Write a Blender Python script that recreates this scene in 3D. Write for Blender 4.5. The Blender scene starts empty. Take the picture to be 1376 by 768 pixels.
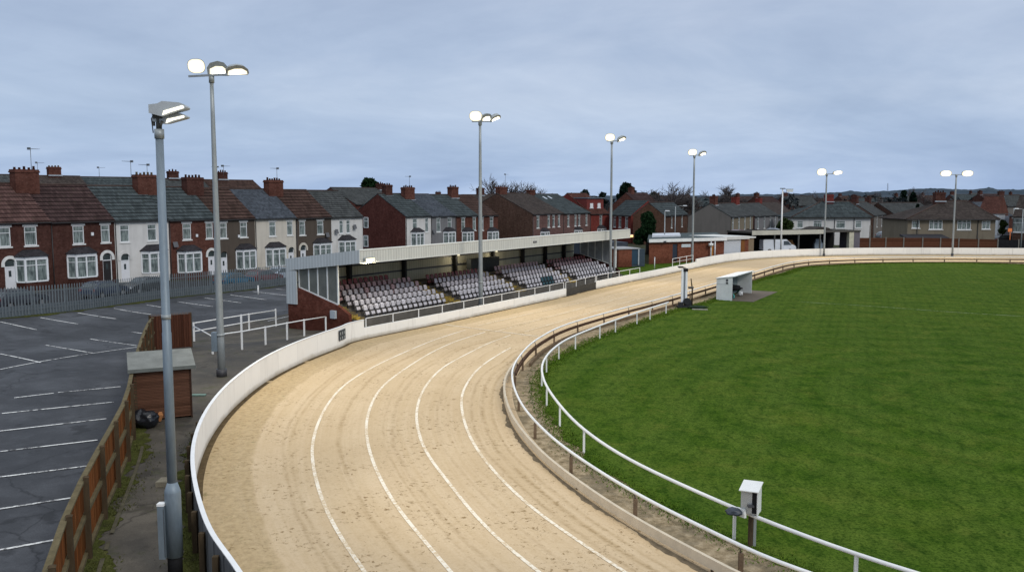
import bpy, math, random
import numpy as np
from mathutils import Vector, Matrix, noise as mn
random.seed(7); np.random.seed(7)
sc = bpy.context.scene
col = sc.collection
R = math.radians
# ------------------------------------------------------------------ camera
F, PITCH, HC = 1180.0, R(5.9), 8.5
cam = bpy.data.objects.new("camera", bpy.data.cameras.new("camera"))
cam.data.sensor_width = 36.0; cam.data.lens = 36.0 * F / 1376.0
cam.location = (0, 0, HC); cam.rotation_euler = (R(90) - PITCH, 0, 0)
cam.data.clip_start = 0.1; cam.data.clip_end = 20000
col.objects.link(cam); sc.camera = cam
sc.render.engine = 'CYCLES'
sc.view_settings.view_transform = 'Standard'; sc.view_settings.look = 'None'
sc.view_settings.exposure = 0; sc.view_settings.gamma = 1

def ray(u, v):
    a = (u - 688) / F; b = (384 - v) / F
    return (a, math.cos(PITCH) + b * math.sin(PITCH), -math.sin(PITCH) + b * math.cos(PITCH))
def at(u, v, z=0.0):
    d = ray(u, v); t = (z - HC) / d[2]
    return (d[0] * t, d[1] * t)
def atY(u, v, Y):
    d = ray(u, v); t = Y / d[1]
    return Vector((d[0] * t, Y, HC + d[2] * t))
def sm(t):
    t = max(0.0, min(1.0, t)); return t * t * (3 - 2 * t)
def gz(x, y):
    """height of the terrain"""
    p = (x + 8.85) * -.845 + (y - 51.6) * .535
    z = -0.85 * sm((y - 42) / 18) * sm((p - 1.5) / 8) * sm((x + 42) / 14) * (1 - sm((y - 95) / 40))
    if y > 128: z += -1.3 * sm((y - 128) / 50) - max(0, y - 178) * 0.010
    return z
def gat(u, v):
    z = 0.0
    for _ in range(12):
        x, y = at(u, v, z); z = gz(x, y)
    return (x, y, z)

# ------------------------------------------------------------------ tagging
def tag(o, label=None, cat=None, group=None, kind=None):
    if label: o['label'] = label
    if cat: o['category'] = cat
    if group: o['group'] = group
    if kind: o['kind'] = kind
    return o
def empty(name, loc=(0, 0, 0), rz=0.0):
    o = bpy.data.objects.new(name, None); col.objects.link(o)
    o.empty_display_size = .3
    o.location = loc; o.rotation_euler = (0, 0, rz); return o
def copy_tree(o, parent=None):
    c = o.copy(); col.objects.link(c); c.parent = parent
    for ch in list(o.children): copy_tree(ch, c)
    return c

# ------------------------------------------------------------------ mesh builder
class MB:
    def __init__(s): s.v = []; s.f = []; s.uv = []; s.smooth = []
    def poly(s, pts, uv=None, sm_=False):
        n = len(s.v); s.v += [tuple(p) for p in pts]
        s.f.append(tuple(range(n, n + len(pts))))
        s.uv.append(uv if uv else [(0, 0)] * len(pts)); s.smooth.append(sm_)
    def hexa(s, c):
        """8 corners: bottom 0-3 ccw, top 4-7"""
        for q in ((3, 2, 1, 0), (4, 5, 6, 7), (0, 1, 5, 4), (1, 2, 6, 5), (2, 3, 7, 6), (3, 0, 4, 7)):
            s.poly([c[i] for i in q])
    def box(s, x0, x1, y0, y1, z0, z1):
        s.hexa([(x0, y0, z0), (x1, y0, z0), (x1, y1, z0), (x0, y1, z0), (x0, y0, z1), (x1, y0, z1), (x1, y1, z1), (x0, y1, z1)])
    def frustum(s, c, a, b, h, w0, d0, w1, d1):
        """box tapering along h: base centre c, side axes a,b (unit), height vec h"""
        c = Vector(c); a = Vector(a); b = Vector(b); h = Vector(h)
        s.hexa([c - a * w0 - b * d0, c + a * w0 - b * d0, c + a * w0 + b * d0, c - a * w0 + b * d0,
                c + h - a * w1 - b * d1, c + h + a * w1 - b * d1, c + h + a * w1 + b * d1, c + h - a * w1 + b * d1])
    def bar(s, p, q, w, h, up=(0, 0, 1)):
        p = Vector(p); q = Vector(q); d = (q - p).normalized(); u = Vector(up)
        if abs(d.dot(u)) > .99: u = Vector((0, 1, 0))
        a = d.cross(u).normalized(); b = a.cross(d).normalized()
        s.frustum(p, a, b, q - p, w / 2, h / 2, w / 2, h / 2)
    def tube(s, pts, r, n=8, caps=True):
        pts = [Vector(p) for p in pts]; rs = r if isinstance(r, (list, tuple)) else [r] * len(pts)
        base = len(s.v); prev = None
        for i, p in enumerate(pts):
            d = (pts[min(i + 1, len(pts) - 1)] - pts[max(i - 1, 0)]).normalized()
            up = Vector((0, 0, 1)) if abs(d.z) < .95 else Vector((0, 1, 0))
            a = d.cross(up).normalized(); b = a.cross(d)
            for k in range(n):
                t = 2 * math.pi * k / n
                s.v.append(tuple(p + (a * math.cos(t) + b * math.sin(t)) * rs[i]))
        for i in range(len(pts) - 1):
            for k in range(n):
                k2 = (k + 1) % n; o = base + i * n
                s.f.append((o + k, o + k2, o + n + k2, o + n + k)); s.uv.append([(0, 0)] * 4); s.smooth.append(True)
        if caps:
            s.f.append(tuple(base + k for k in reversed(range(n)))); s.uv.append([(0, 0)] * n); s.smooth.append(False)
            o = base + (len(pts) - 1) * n
            s.f.append(tuple(o + k for k in range(n))); s.uv.append([(0, 0)] * n); s.smooth.append(False)
    def prism(s, prof, y0, y1, axis='y'):
        """profile polygon (a,b) extruded; axis y: (a,y,b); axis x: (x,a,b); axis z: (a,b,z)"""
        def P(a, b, t): return (a, t, b) if axis == 'y' else ((t, a, b) if axis == 'x' else (a, b, t))
        n = len(prof)
        A = [P(a, b, y0) for a, b in prof]; B = [P(a, b, y1) for a, b in prof]
        s.poly(A); s.poly(B[::-1])
        for i in range(n):
            j = (i + 1) % n; s.poly([A[j], A[i], B[i], B[j]])
    def build(s, name, mat, parent=None, fix=True):
        me = bpy.data.meshes.new(name); me.from_pydata(s.v, [], s.f)
        if any(s.smooth): me.polygons.foreach_set('use_smooth', s.smooth)
        if any(any(c != (0, 0) for c in q) for q in s.uv):
            ul = me.uv_layers.new(name='UVMap')
            ul.data.foreach_set('uv', [c for q in s.uv for p in q for c in p])
        if fix:
            import bmesh
            bm = bmesh.new(); bm.from_mesh(me)
            bmesh.ops.recalc_face_normals(bm, faces=bm.faces[:]); bm.to_mesh(me); bm.free()
        me.materials.append(mat); me.update()
        o = bpy.data.objects.new(name, me); col.objects.link(o)
        if parent is not None: o.parent = parent
        return o
def npmesh(name, V, Fc, mat, parent=None):
    me = bpy.data.meshes.new(name); V = np.asarray(V, np.float32); Fc = np.asarray(Fc, np.int32)
    k = Fc.shape[1]
    me.vertices.add(len(V)); me.vertices.foreach_set('co', V.ravel())
    me.loops.add(Fc.size); me.loops.foreach_set('vertex_index', Fc.ravel())
    me.polygons.add(len(Fc)); me.polygons.foreach_set('loop_start', np.arange(len(Fc), dtype=np.int32) * k)
    me.update(calc_edges=True); me.validate()
    me.materials.append(mat)
    o = bpy.data.objects.new(name, me); col.objects.link(o)
    if parent is not None: o.parent = parent
    return o

# ------------------------------------------------------------------ materials
MC = {}
class NT:
    def __init__(s, name):
        s.m = bpy.data.materials.new(name); s.m.use_nodes = True
        s.t = s.m.node_tree; s.bsdf = s.t.nodes['Principled BSDF']
    def n(s, typ, **kw):
        nd = s.t.nodes.new(typ)
        for k, v in kw.items():
            if k.startswith('i_'): nd.inputs[k[2:].replace('_', ' ')].default_value = v
            else: setattr(nd, k, v)
        return nd
    def l(s, a, b): s.t.links.new(a, b)
    def coord(s, which='Object', scale=(1, 1, 1)):
        tc = s.n('ShaderNodeTexCoord'); mp = s.n('ShaderNodeMapping'); mp.inputs['Scale'].default_value = scale
        s.l(tc.outputs[which], mp.inputs['Vector']); return mp.outputs[0]
    def noise(s, vec, scale, detail=3, rough=.55, dist=0):
        nd = s.n('ShaderNodeTexNoise'); nd.inputs['Scale'].default_value = scale
        nd.inputs['Detail'].default_value = detail; nd.inputs['Roughness'].default_value = rough
        nd.inputs['Distortion'].default_value = dist
        s.l(vec, nd.inputs['Vector']); return nd.outputs['Fac']
    def ramp(s, fac, stops):
        nd = s.n('ShaderNodeValToRGB'); e = nd.color_ramp.elements
        while len(e) < len(stops): e.new(.5)
        for el, (p, c) in zip(e, stops):
            el.position = p; el.color = (*c, 1) if not isinstance(c, (int, float)) else (c, c, c, 1)
        s.l(fac, nd.inputs[0]); return nd.outputs[0]
    def mix(s, fac, a, b, mode='MIX'):
        nd = s.n('ShaderNodeMix', data_type='RGBA', blend_type=mode)
        for val, sock in ((fac, nd.inputs[0]), (a, nd.inputs[6]), (b, nd.inputs[7])):
            if isinstance(val, (int, float)): sock.default_value = val
            elif isinstance(val, tuple): sock.default_value = (*val, 1)
            else: s.l(val, sock)
        return nd.outputs[2]
    def math(s, op, a, b=None, c=None):
        nd = s.n('ShaderNodeMath', operation=op)
        for i, v in enumerate((a, b, c)):
            if v is None: continue
            if isinstance(v, (int, float)): nd.inputs[i].default_value = v
            else: s.l(v, nd.inputs[i])
        return nd.outputs[0]
    def xyz(s, vec):
        nd = s.n('ShaderNodeSeparateXYZ'); s.l(vec, nd.inputs[0]); return nd.outputs
    def comb(s, x, y, z):
        nd = s.n('ShaderNodeCombineXYZ')
        for i, v in enumerate((x, y, z)):
            if isinstance(v, (int, float)): nd.inputs[i].default_value = v
            else: s.l(v, nd.inputs[i])
        return nd.outputs[0]
    def done(s, color, rough=.8, bump=None, bstr=.3, bdist=.02, metal=0, spec=.5):
        b = s.bsdf
        if isinstance(color, tuple): b.inputs['Base Color'].default_value = (*color, 1)
        else: s.l(color, b.inputs['Base Color'])
        if isinstance(rough, (int, float)): b.inputs['Roughness'].default_value = rough
        else: s.l(rough, b.inputs['Roughness'])
        b.inputs['Metallic'].default_value = metal
        if not isinstance(rough, (int, float)): spec *= .35
        elif rough > .55: spec *= .12
        b.inputs['Specular IOR Level'].default_value = spec
        if bump is not None:
            bp = s.n('ShaderNodeBump'); bp.inputs['Strength'].default_value = bstr; bp.inputs['Distance'].default_value = bdist
            s.l(bump, bp.inputs['Height']); s.l(bp.outputs[0], b.inputs['Normal'])
        return s.m
def sc3(c, k): return tuple(min(1, x * k) for x in c)
def plain(name, c, rough=.7, var=.25, scale=3.0, bump=.15, metal=0, spec=.4, fine=25.0, streak=False):
    if name in MC: return MC[name]
    t = NT(name); v = t.coord('Object', (1, 1, .25) if streak else (1, 1, 1))
    n1 = t.noise(v, scale, 4, .6); n2 = t.noise(v, fine, 3, .6)
    c1 = t.ramp(n1, [(.3, sc3(c, 1 - var)), (.7, sc3(c, 1 + var * .6))])
    c2 = t.mix(.35, c1, t.ramp(n2, [(.3, sc3(c, 1 - var)), (.7, sc3(c, 1 + var * .5))]))
    MC[name] = t.done(c2, rough, n2, bump, .01, metal, spec); return MC[name]
def brick(name, c, grime=.5, mortar=(.28, .25, .22)):
    if name in MC: return MC[name]
    t = NT(name); v = t.coord('Object'); x, y, z = t.xyz(v)
    w = t.comb(t.math('ADD', x, y), z, 0.0)
    b = t.n('ShaderNodeTexBrick'); t.l(w, b.inputs['Vector'])
    b.inputs['Scale'].default_value = 1.0; b.inputs['Brick Width'].default_value = .23; b.inputs['Row Height'].default_value = .078
    b.inputs['Mortar Size'].default_value = .008
    b.inputs['Color1'].default_value = (*sc3(c, .78), 1); b.inputs['Color2'].default_value = (*sc3(c, 1.2), 1)
    b.inputs['Mortar'].default_value = (*(x * .7 + .015 for x in sc3(c, 1.25)), 1)
    n1 = t.noise(v, .55, 5, .65); n2 = t.noise(v, 4, 4, .65)
    c1 = t.mix(t.ramp(n1, [(.38, 0.0), (.72, grime)]), b.outputs['Color'], sc3(c, .35))
    n4 = t.noise(v, 2.6, 6, .8); c1 = t.mix(t.ramp(n4, [(.34, .65), (.52, 0.0)]), c1, sc3(c, .35)); c1 = t.mix(t.ramp(n4, [(.54, 0.0), (.70, .5)]), c1, (c[0] * 1.5 + .015, c[1] * 1.9 + .012, c[2] * 2 + .012))
    c2 = t.mix(t.ramp(n2, [(.55, 0.0), (.8, .35)]), c1, sc3(c, 1.45))
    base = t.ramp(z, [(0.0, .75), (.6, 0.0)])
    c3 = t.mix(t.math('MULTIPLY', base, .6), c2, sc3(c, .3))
    MC[name] = t.done(c3, .9, b.outputs['Fac'], .15, .005, 0, .2); return MC[name]
def render_wall(name, c, grime=.4):
    if name in MC: return MC[name]
    t = NT(name); v = t.coord('Object'); vs = t.coord('Object', (1.6, 1.6, .18))
    n1 = t.noise(v, .6, 5, .65); n2 = t.noise(vs, 1.2, 4, .6); n3 = t.noise(v, 30, 2)
    c1 = t.mix(t.ramp(n1, [(.4, 0.0), (.75, grime * .7)]), sc3(c, 1.0), sc3(c, .55))
    c2 = t.mix(t.ramp(n2, [(.5, 0.0), (.8, grime)]), c1, sc3(c, .5))
    MC[name] = t.done(c2, .9, n3, .15, .01, 0, .2); return MC[name]
def roofing(name, c, course=.32, moss=(.10, .11, .05), mossy=.25, wav=.28):
    if name in MC: return MC[name]
    t = NT(name); uv = t.coord('UV'); x, y, z = t.xyz(uv); ob = t.coord('Object')
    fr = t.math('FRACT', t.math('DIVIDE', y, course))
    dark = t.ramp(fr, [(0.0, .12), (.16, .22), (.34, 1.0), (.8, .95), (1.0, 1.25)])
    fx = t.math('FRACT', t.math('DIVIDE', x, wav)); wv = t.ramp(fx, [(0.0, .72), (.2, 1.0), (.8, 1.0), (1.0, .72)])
    # per-tile tint
    cell = t.n('ShaderNodeTexWhiteNoise', noise_dimensions='2D')
    t.l(t.comb(t.math('FLOOR', t.math('DIVIDE', x, wav)), t.math('FLOOR', t.math('DIVIDE', y, course)), 0.0), cell.inputs['Vector'])
    tint = t.ramp(cell.outputs['Value'], [(0.0, sc3(c, .72)), (1.0, sc3(c, 1.28))])
    n1 = t.noise(ob, .5, 5, .65); n2 = t.noise(ob, 2.5, 4, .65)
    c1 = t.mix(t.ramp(n1, [(.4, 0.0), (.75, .65)]), tint, sc3(c, .5))
    c2 = t.mix(t.ramp(n2, [(.58, 0.0), (.78, mossy)]), c1, moss)
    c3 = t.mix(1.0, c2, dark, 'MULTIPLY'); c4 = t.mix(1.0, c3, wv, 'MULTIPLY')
    MC[name] = t.done(c4, .85, fr, .35, .03, 0, .25); return MC[name]
def corrugated(name, c, pitch=.25, axis='x', grime=.3):
    if name in MC: return MC[name]
    t = NT(name); v = t.coord('Object'); xs = t.xyz(v); a = xs[0] if axis == 'x' else xs[1]
    fr = t.math('FRACT', t.math('DIVIDE', a, pitch))
    k = t.ramp(fr, [(0.0, .78), (.2, 1.0), (.62, 1.0), (.85, .9), (1.0, .78)])
    vs = t.coord('Object', (1.5, 1.5, .3)); n = t.noise(vs, 1.0, 5, .65)
    c1 = t.mix(t.ramp(n, [(.45, 0.0), (.8, grime)]), c, sc3(c, .45))
    MC[name] = t.done(t.mix(1.0, c1, k, 'MULTIPLY'), .6, k, .5, .03, 0, .35); return MC[name]
def planks(name, c, pitch=.12, axis='x', rough=.85, var=.35, green=.0):
    if name in MC: return MC[name]
    t = NT(name); v = t.coord('Object'); xs = t.xyz(v)
    a = t.math('ADD', xs[0], t.math('MULTIPLY', xs[1], 1.0)) if axis == 'x' else xs[2]
    q = t.math('DIVIDE', a, pitch); fr = t.math('FRACT', q)
    gap = t.ramp(fr, [(0.0, .2), (.08, 1.0), (.92, 1.0), (1.0, .2)])
    wn = t.n('ShaderNodeTexWhiteNoise', noise_dimensions='1D'); t.l(t.math('FLOOR', q), wn.inputs['W'])
    tint = t.ramp(wn.outputs['Value'], [(0.0, sc3(c, 1 - var)), (1.0, sc3(c, 1 + var))])
    gr = t.noise(t.coord('Object', (6, 6, .6) if axis == 'x' else (.6, .6, 8)), 4, 4, .6)
    c1 = t.mix(t.ramp(gr, [(.35, .55), (.7, 0.0)]), tint, sc3(c, .45))
    n1 = t.noise(v, 1.3, 4, .6)
    c1 = t.mix(t.ramp(n1, [(.5, 0.0), (.75, max(green, .01))]), c1, (.07, .09, .03))
    MC[name] = t.done(t.mix(1.0, c1, gap, 'MULTIPLY'), rough, gap, .4, .01, 0, .2); return MC[name]
def emit(name, c, s):
    if name in MC: return MC[name]
    m = bpy.data.materials.new(name); m.use_nodes = True; nt = m.node_tree
    nt.nodes.remove(nt.nodes['Principled BSDF']); e = nt.nodes.new('ShaderNodeEmission')
    e.inputs[0].default_value = (*c, 1); e.inputs[1].default_value = s
    nt.links.new(e.outputs[0], nt.nodes['Material Output'].inputs[0]); MC[name] = m; return m
def glass(name, c, curtain=(.27, .32, .31), amt=.9):
    if name in MC: return MC[name]
    t = NT(name); v = t.coord('Object'); vs = t.coord('Object', (6, 6, .7)); z = t.xyz(v)[2]
    n = t.noise(vs, 1.6, 3, .5); n2 = t.noise(v, .9, 2)
    f = t.math('MULTIPLY', t.ramp(n, [(.36, .15), (.54, amt)]), t.ramp(n2, [(.30, .3), (.5, 1.0)]))
    MC[name] = t.done(t.mix(f, c, curtain), .12, None, spec=.6); return MC[name]
def foliage(name, c, var=.5, scale=.8, rough=.7):
    if name in MC: return MC[name]
    t = NT(name); v = t.coord('Object'); n = t.noise(v, scale, 4, .65); n2 = t.noise(v, scale * 9, 2)
    c1 = t.ramp(n, [(.3, sc3(c, 1 - var)), (.55, c), (.75, sc3(c, 1 + var * 1.2))])
    MC[name] = t.done(t.mix(.4, c1, t.ramp(n2, [(.3, sc3(c, .5)), (.7, sc3(c, 1.5))])), rough, spec=.2); return MC[name]

white_paint = plain('white_paint', (.78, .78, .76), .5, .12, 2.0)
upvc = plain('white_plastic_frame', (.72, .74, .76), .4, .08)
galv = plain('galvanised_steel', (.31, .335, .335), .45, .22, 5.0, metal=.25, streak=True)
bluegalv = plain('blue_grey_steel', (.19, .235, .27), .5, .25, 4.0, metal=.2, streak=True)
black = plain('black_rubber', (.015, .015, .016), .6, .3)
darkmetal = plain('dark_metal', (.05, .05, .055), .5, .3)
glass_m = glass('window_glass', (.035, .05, .052))
glass_d = glass('dark_window_glass', (.02, .03, .035), (.10, .12, .12), .4)
lens_m = emit('floodlight_lens', (1.0, .95, .80), 7)
lens_s = emit('soft_lamp_lens', (1.0, .90, .62), 1.0)
lens_o = emit('orange_lamp_lens', (1.0, .62, .28), 1.8)
lead = plain('lead_flashing', (.32, .36, .40), .5, .25)
soot = plain('sooty_render', (.10, .09, .085), .9, .4)
timber_m = planks('brown_fence_boards', (.22, .080, .028), .14, 'x', green=.22)
post_m = plain('weathered_post_wood', (.075, .055, .034), .9, .4, 6, streak=True)
mossy_m = plain('mossy_rail_wood', (.14, .115, .065), .9, .4, 4)

# ------------------------------------------------------------------ world + sun
SUN_EL, SUN_AZ = R(36), R(138)
w = bpy.data.worlds.new("World"); sc.world = w; w.use_nodes = True
nt = w.node_tree; bg = nt.nodes['Background']; bg.inputs[1].default_value = .106
sky = nt.nodes.new('ShaderNodeTexSky'); sky.sky_type = 'NISHITA'; sky.sun_disc = False
sky.sun_elevation = SUN_EL; sky.sun_rotation = SUN_AZ
tc = nt.nodes.new('ShaderNodeTexCoord'); sep = nt.nodes.new('ShaderNodeSeparateXYZ'); nt.links.new(tc.outputs['Generated'], sep.inputs[0])
def wm(op, a, b=None):
    nd = nt.nodes.new('ShaderNodeMath'); nd.operation = op
    for i, v in enumerate((a, b)):
        if v is None: continue
        if isinstance(v, (int, float)): nd.inputs[i].default_value = v
        else: nt.links.new(v, nd.inputs[i])
    return nd.outputs[0]
zz = wm('ADD', wm('MAXIMUM', sep.outputs[2], 0.0), .17)
cmb = nt.nodes.new('ShaderNodeCombineXYZ')
nt.links.new(wm('DIVIDE', sep.outputs[0], zz), cmb.inputs[0]); nt.links.new(wm('DIVIDE', sep.outputs[1], zz), cmb.inputs[1])
def wnoise(scale, detail, rough, dist, off):
    mp = nt.nodes.new('ShaderNodeMapping'); mp.inputs['Location'].default_value = off
    nt.links.new(cmb.outputs[0], mp.inputs[0])
    n = nt.nodes.new('ShaderNodeTexNoise'); n.inputs['Scale'].default_value = scale; n.inputs['Detail'].default_value = detail
    n.inputs['Roughness'].default_value = rough; n.inputs['Distortion'].default_value = dist
    nt.links.new(mp.outputs[0], n.inputs['Vector']); return n.outputs['Fac']
def wramp(f, stops):
    nd = nt.nodes.new('ShaderNodeValToRGB'); e = nd.color_ramp.elements
    while len(e) < len(stops): e.new(.5)
    for el, (p, c) in zip(e, stops): el.position = p; el.color = (*c, 1)
    nt.links.new(f, nd.inputs[0]); return nd.outputs[0]
def wmix(f, a, b, mode='MIX'):
    nd = nt.nodes.new('ShaderNodeMix'); nd.data_type = 'RGBA'; nd.blend_type = mode
    for v, s_ in ((f, nd.inputs[0]), (a, nd.inputs[6]), (b, nd.inputs[7])):
        if isinstance(v, (int, float)): s_.default_value = v
        elif isinstance(v, tuple): s_.default_value = (*v, 1)
        else: nt.links.new(v, s_)
    return nd.outputs[2]
n1 = wnoise(.40, 7, .56, .8, (3.1, 1.7, 0)); n2 = wnoise(1.5, 6, .62, .5, (7.3, 2.2, 0))
cl = wramp(n1, [(.30, (3.3, 4.15, 5.85)), (.46, (4.15, 5.05, 6.8)), (.60, (5.2, 6.0, 7.6)), (.74, (6.1, 6.8, 8.0))])
cl2 = wramp(n2, [(.3, (.91, .925, .95)), (.7, (1.08, 1.07, 1.055))])
cloud = wmix(1.0, cl, cl2, 'MULTIPLY')
hor = wramp(sep.outputs[2], [(0.0, (.82, .93, 1.05)), (.10, (.98, 1.0, 1.0)), (.25, (1.05, 1.02, .98)), (1.0, (2.6, 2.3, 1.85))])
cloud = wmix(1.0, cloud, hor, 'MULTIPLY')
nt.links.new(wmix(.90, sky.outputs[0], cloud), bg.inputs[0])
sd = bpy.data.lights.new('sun', 'SUN'); sd.energy = 1.25; sd.angle = R(14); sd.color = (1, .95, .88)
so = bpy.data.objects.new('sun', sd); col.objects.link(so)
so.rotation_euler = Vector((math.sin(SUN_AZ) * math.cos(SUN_EL), math.cos(SUN_AZ) * math.cos(SUN_EL), math.sin(SUN_EL))).to_track_quat('Z', 'Y').to_euler()

# ------------------------------------------------------------------ curves
def catmull(pts, step=1.0):
    P = [Vector(p) for p in pts]; out = []
    for i in range(len(P) - 1):
        p0 = P[max(i - 1, 0)]; p1 = P[i]; p2 = P[i + 1]; p3 = P[min(i + 2, len(P) - 1)]
        n = max(1, int((p2 - p1).length / step))
        for k in range(n):
            t = k / n
            out.append(.5 * ((2 * p1) + (p2 - p0) * t + (2 * p0 - 5 * p1 + 4 * p2 - p3) * t * t + (3 * p1 - p0 - 3 * p2 + p3) * t ** 3))
    out.append(P[-1]); return out
def resample(pts, n):
    d = [0]
    for a, b in zip(pts, pts[1:]): d.append(d[-1] + (b - a).length)
    L = d[-1]; out = []; j = 0
    for i in range(n):
        s = L * i / (n - 1)
        while j < len(d) - 2 and d[j + 1] < s: j += 1
        out.append(pts[j].lerp(pts[j + 1], 0 if d[j + 1] == d[j] else (s - d[j]) / (d[j + 1] - d[j])))
    return out, L
def smooth(pts, it=2):
    for _ in range(it):
        pts = [pts[0]] + [(pts[i - 1] + pts[i] * 2 + pts[i + 1]) / 4 for i in range(1, len(pts) - 1)] + [pts[-1]]
    return pts
def offset(pts, d):
    out = []
    for i, p in enumerate(pts):
        t = (pts[min(i + 1, len(pts) - 1)] - pts[max(i - 1, 0)]).normalized()
        out.append(p + Vector((-t.y, t.x)) * d)      # left of travel
    return out
V2 = lambda l: [Vector(p) for p in l]
outer = V2([(26, -4.5), (16, -2.5), (8, 1.2), (2, 6), (-2.4, 11.6), (-5.34, 16.6), (-6.9, 19.24), (-8.72, 23.42), (-9.9, 27.1), (-10.75, 31.1), (-11.2, 35.2), (-11.25, 39.8), (-10.7, 44.3), (-9.6, 48.9), (-8.87, 51.45),
            (-3.49, 60.06), (4.53, 73.69), (7.56, 79.5), (17.33, 95.6), (26.2, 110.3), (32, 117), (38.3, 121.2), (48.4, 124.8), (57, 125.6), (71.4, 124.6), (95, 121), (130, 112)])
inner = V2([(40, 7.2), (26, 8.2), (16, 10.6), (10, 13.8), (6.08, 17.47), (4.84, 19.29), (3.13, 22.54), (1.65, 26.39), (.9, 29.2), (.35, 32.2), (.03, 36), (.08, 39.6), (.73, 44.2), (1.63, 47.9), (3.32, 52.5), (7.14, 59.24), (11.9, 66.8), (17.84, 77.0), (24.84, 89.2), (29, 96.5), (33, 102.5), (38.23, 107.2), (47.6, 110.2), (62.2, 110.3), (90, 106.5), (125, 98)])
fence_in = V2([(40, 9.4), (26, 10.2), (16, 12.3), (11, 14.9), (8.28, 17.3), (6.72, 19.2), (5.43, 21.2), (3.46, 25), (2.37, 28.4), (1.76, 31.8), (1.36, 35.6), (1.35, 39.2), (1.76, 42.3), (2.44, 45.1), (3.24, 47.4), (4.7, 50.6), (6.2, 53.6), (9.4, 59.6), (11.3, 63.0)])
grass_px = [(914, 416), (964.6, 402.6), (1019, 377), (1060, 367), (1081, 359.5), (1120, 357), (1159, 355), (1220, 353.6), (1290, 353.6), (1376, 355.6)]
gedge = fence_in[:-1] + V2([at(*q) for q in grass_px]) + V2([(86, 96), (110, 90)])
OUT = smooth(catmull(outer, .8), 3); INN = smooth(catmull(inner, .8), 3); FEN = smooth(catmull(fence_in, .6), 3); GED = smooth(catmull(gedge, .8), 3)

def strip_mesh(name, A, B, z, mat, n=300, cross=10, kind='structure', tz=False):
    A, LA = resample(A, n); B, LB = resample(B, n)
    V = []; UV = []
    al = 0
    for i in range(n):
        if i: al += ((A[i] - A[i - 1]).length + (B[i] - B[i - 1]).length) / 2
        wdt = (A[i] - B[i]).length
        for k in range(cross + 1):
            t = k / cross; p = A[i].lerp(B[i], t)
            V.append((p.x, p.y, z + (gz(p.x, p.y) if tz else 0))); UV.append((t * wdt, al))
    Fc = [(i * (cross + 1) + k, i * (cross + 1) + k + 1, (i + 1) * (cross + 1) + k + 1, (i + 1) * (cross + 1) + k) for i in range(n - 1) for k in range(cross)]
    me = bpy.data.meshes.new(name); me.from_pydata(V, [], Fc)
    ul = me.uv_layers.new(name='UVMap')
    ul.data.foreach_set('uv', [c for f in Fc for i in f for c in UV[i]])
    me.materials.append(mat); o = bpy.data.objects.new(name, me); col.objects.link(o)
    if V[0] and me.polygons[0].normal.z < 0: me.flip_normals()
    if kind: o['kind'] = kind
    return o

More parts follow.
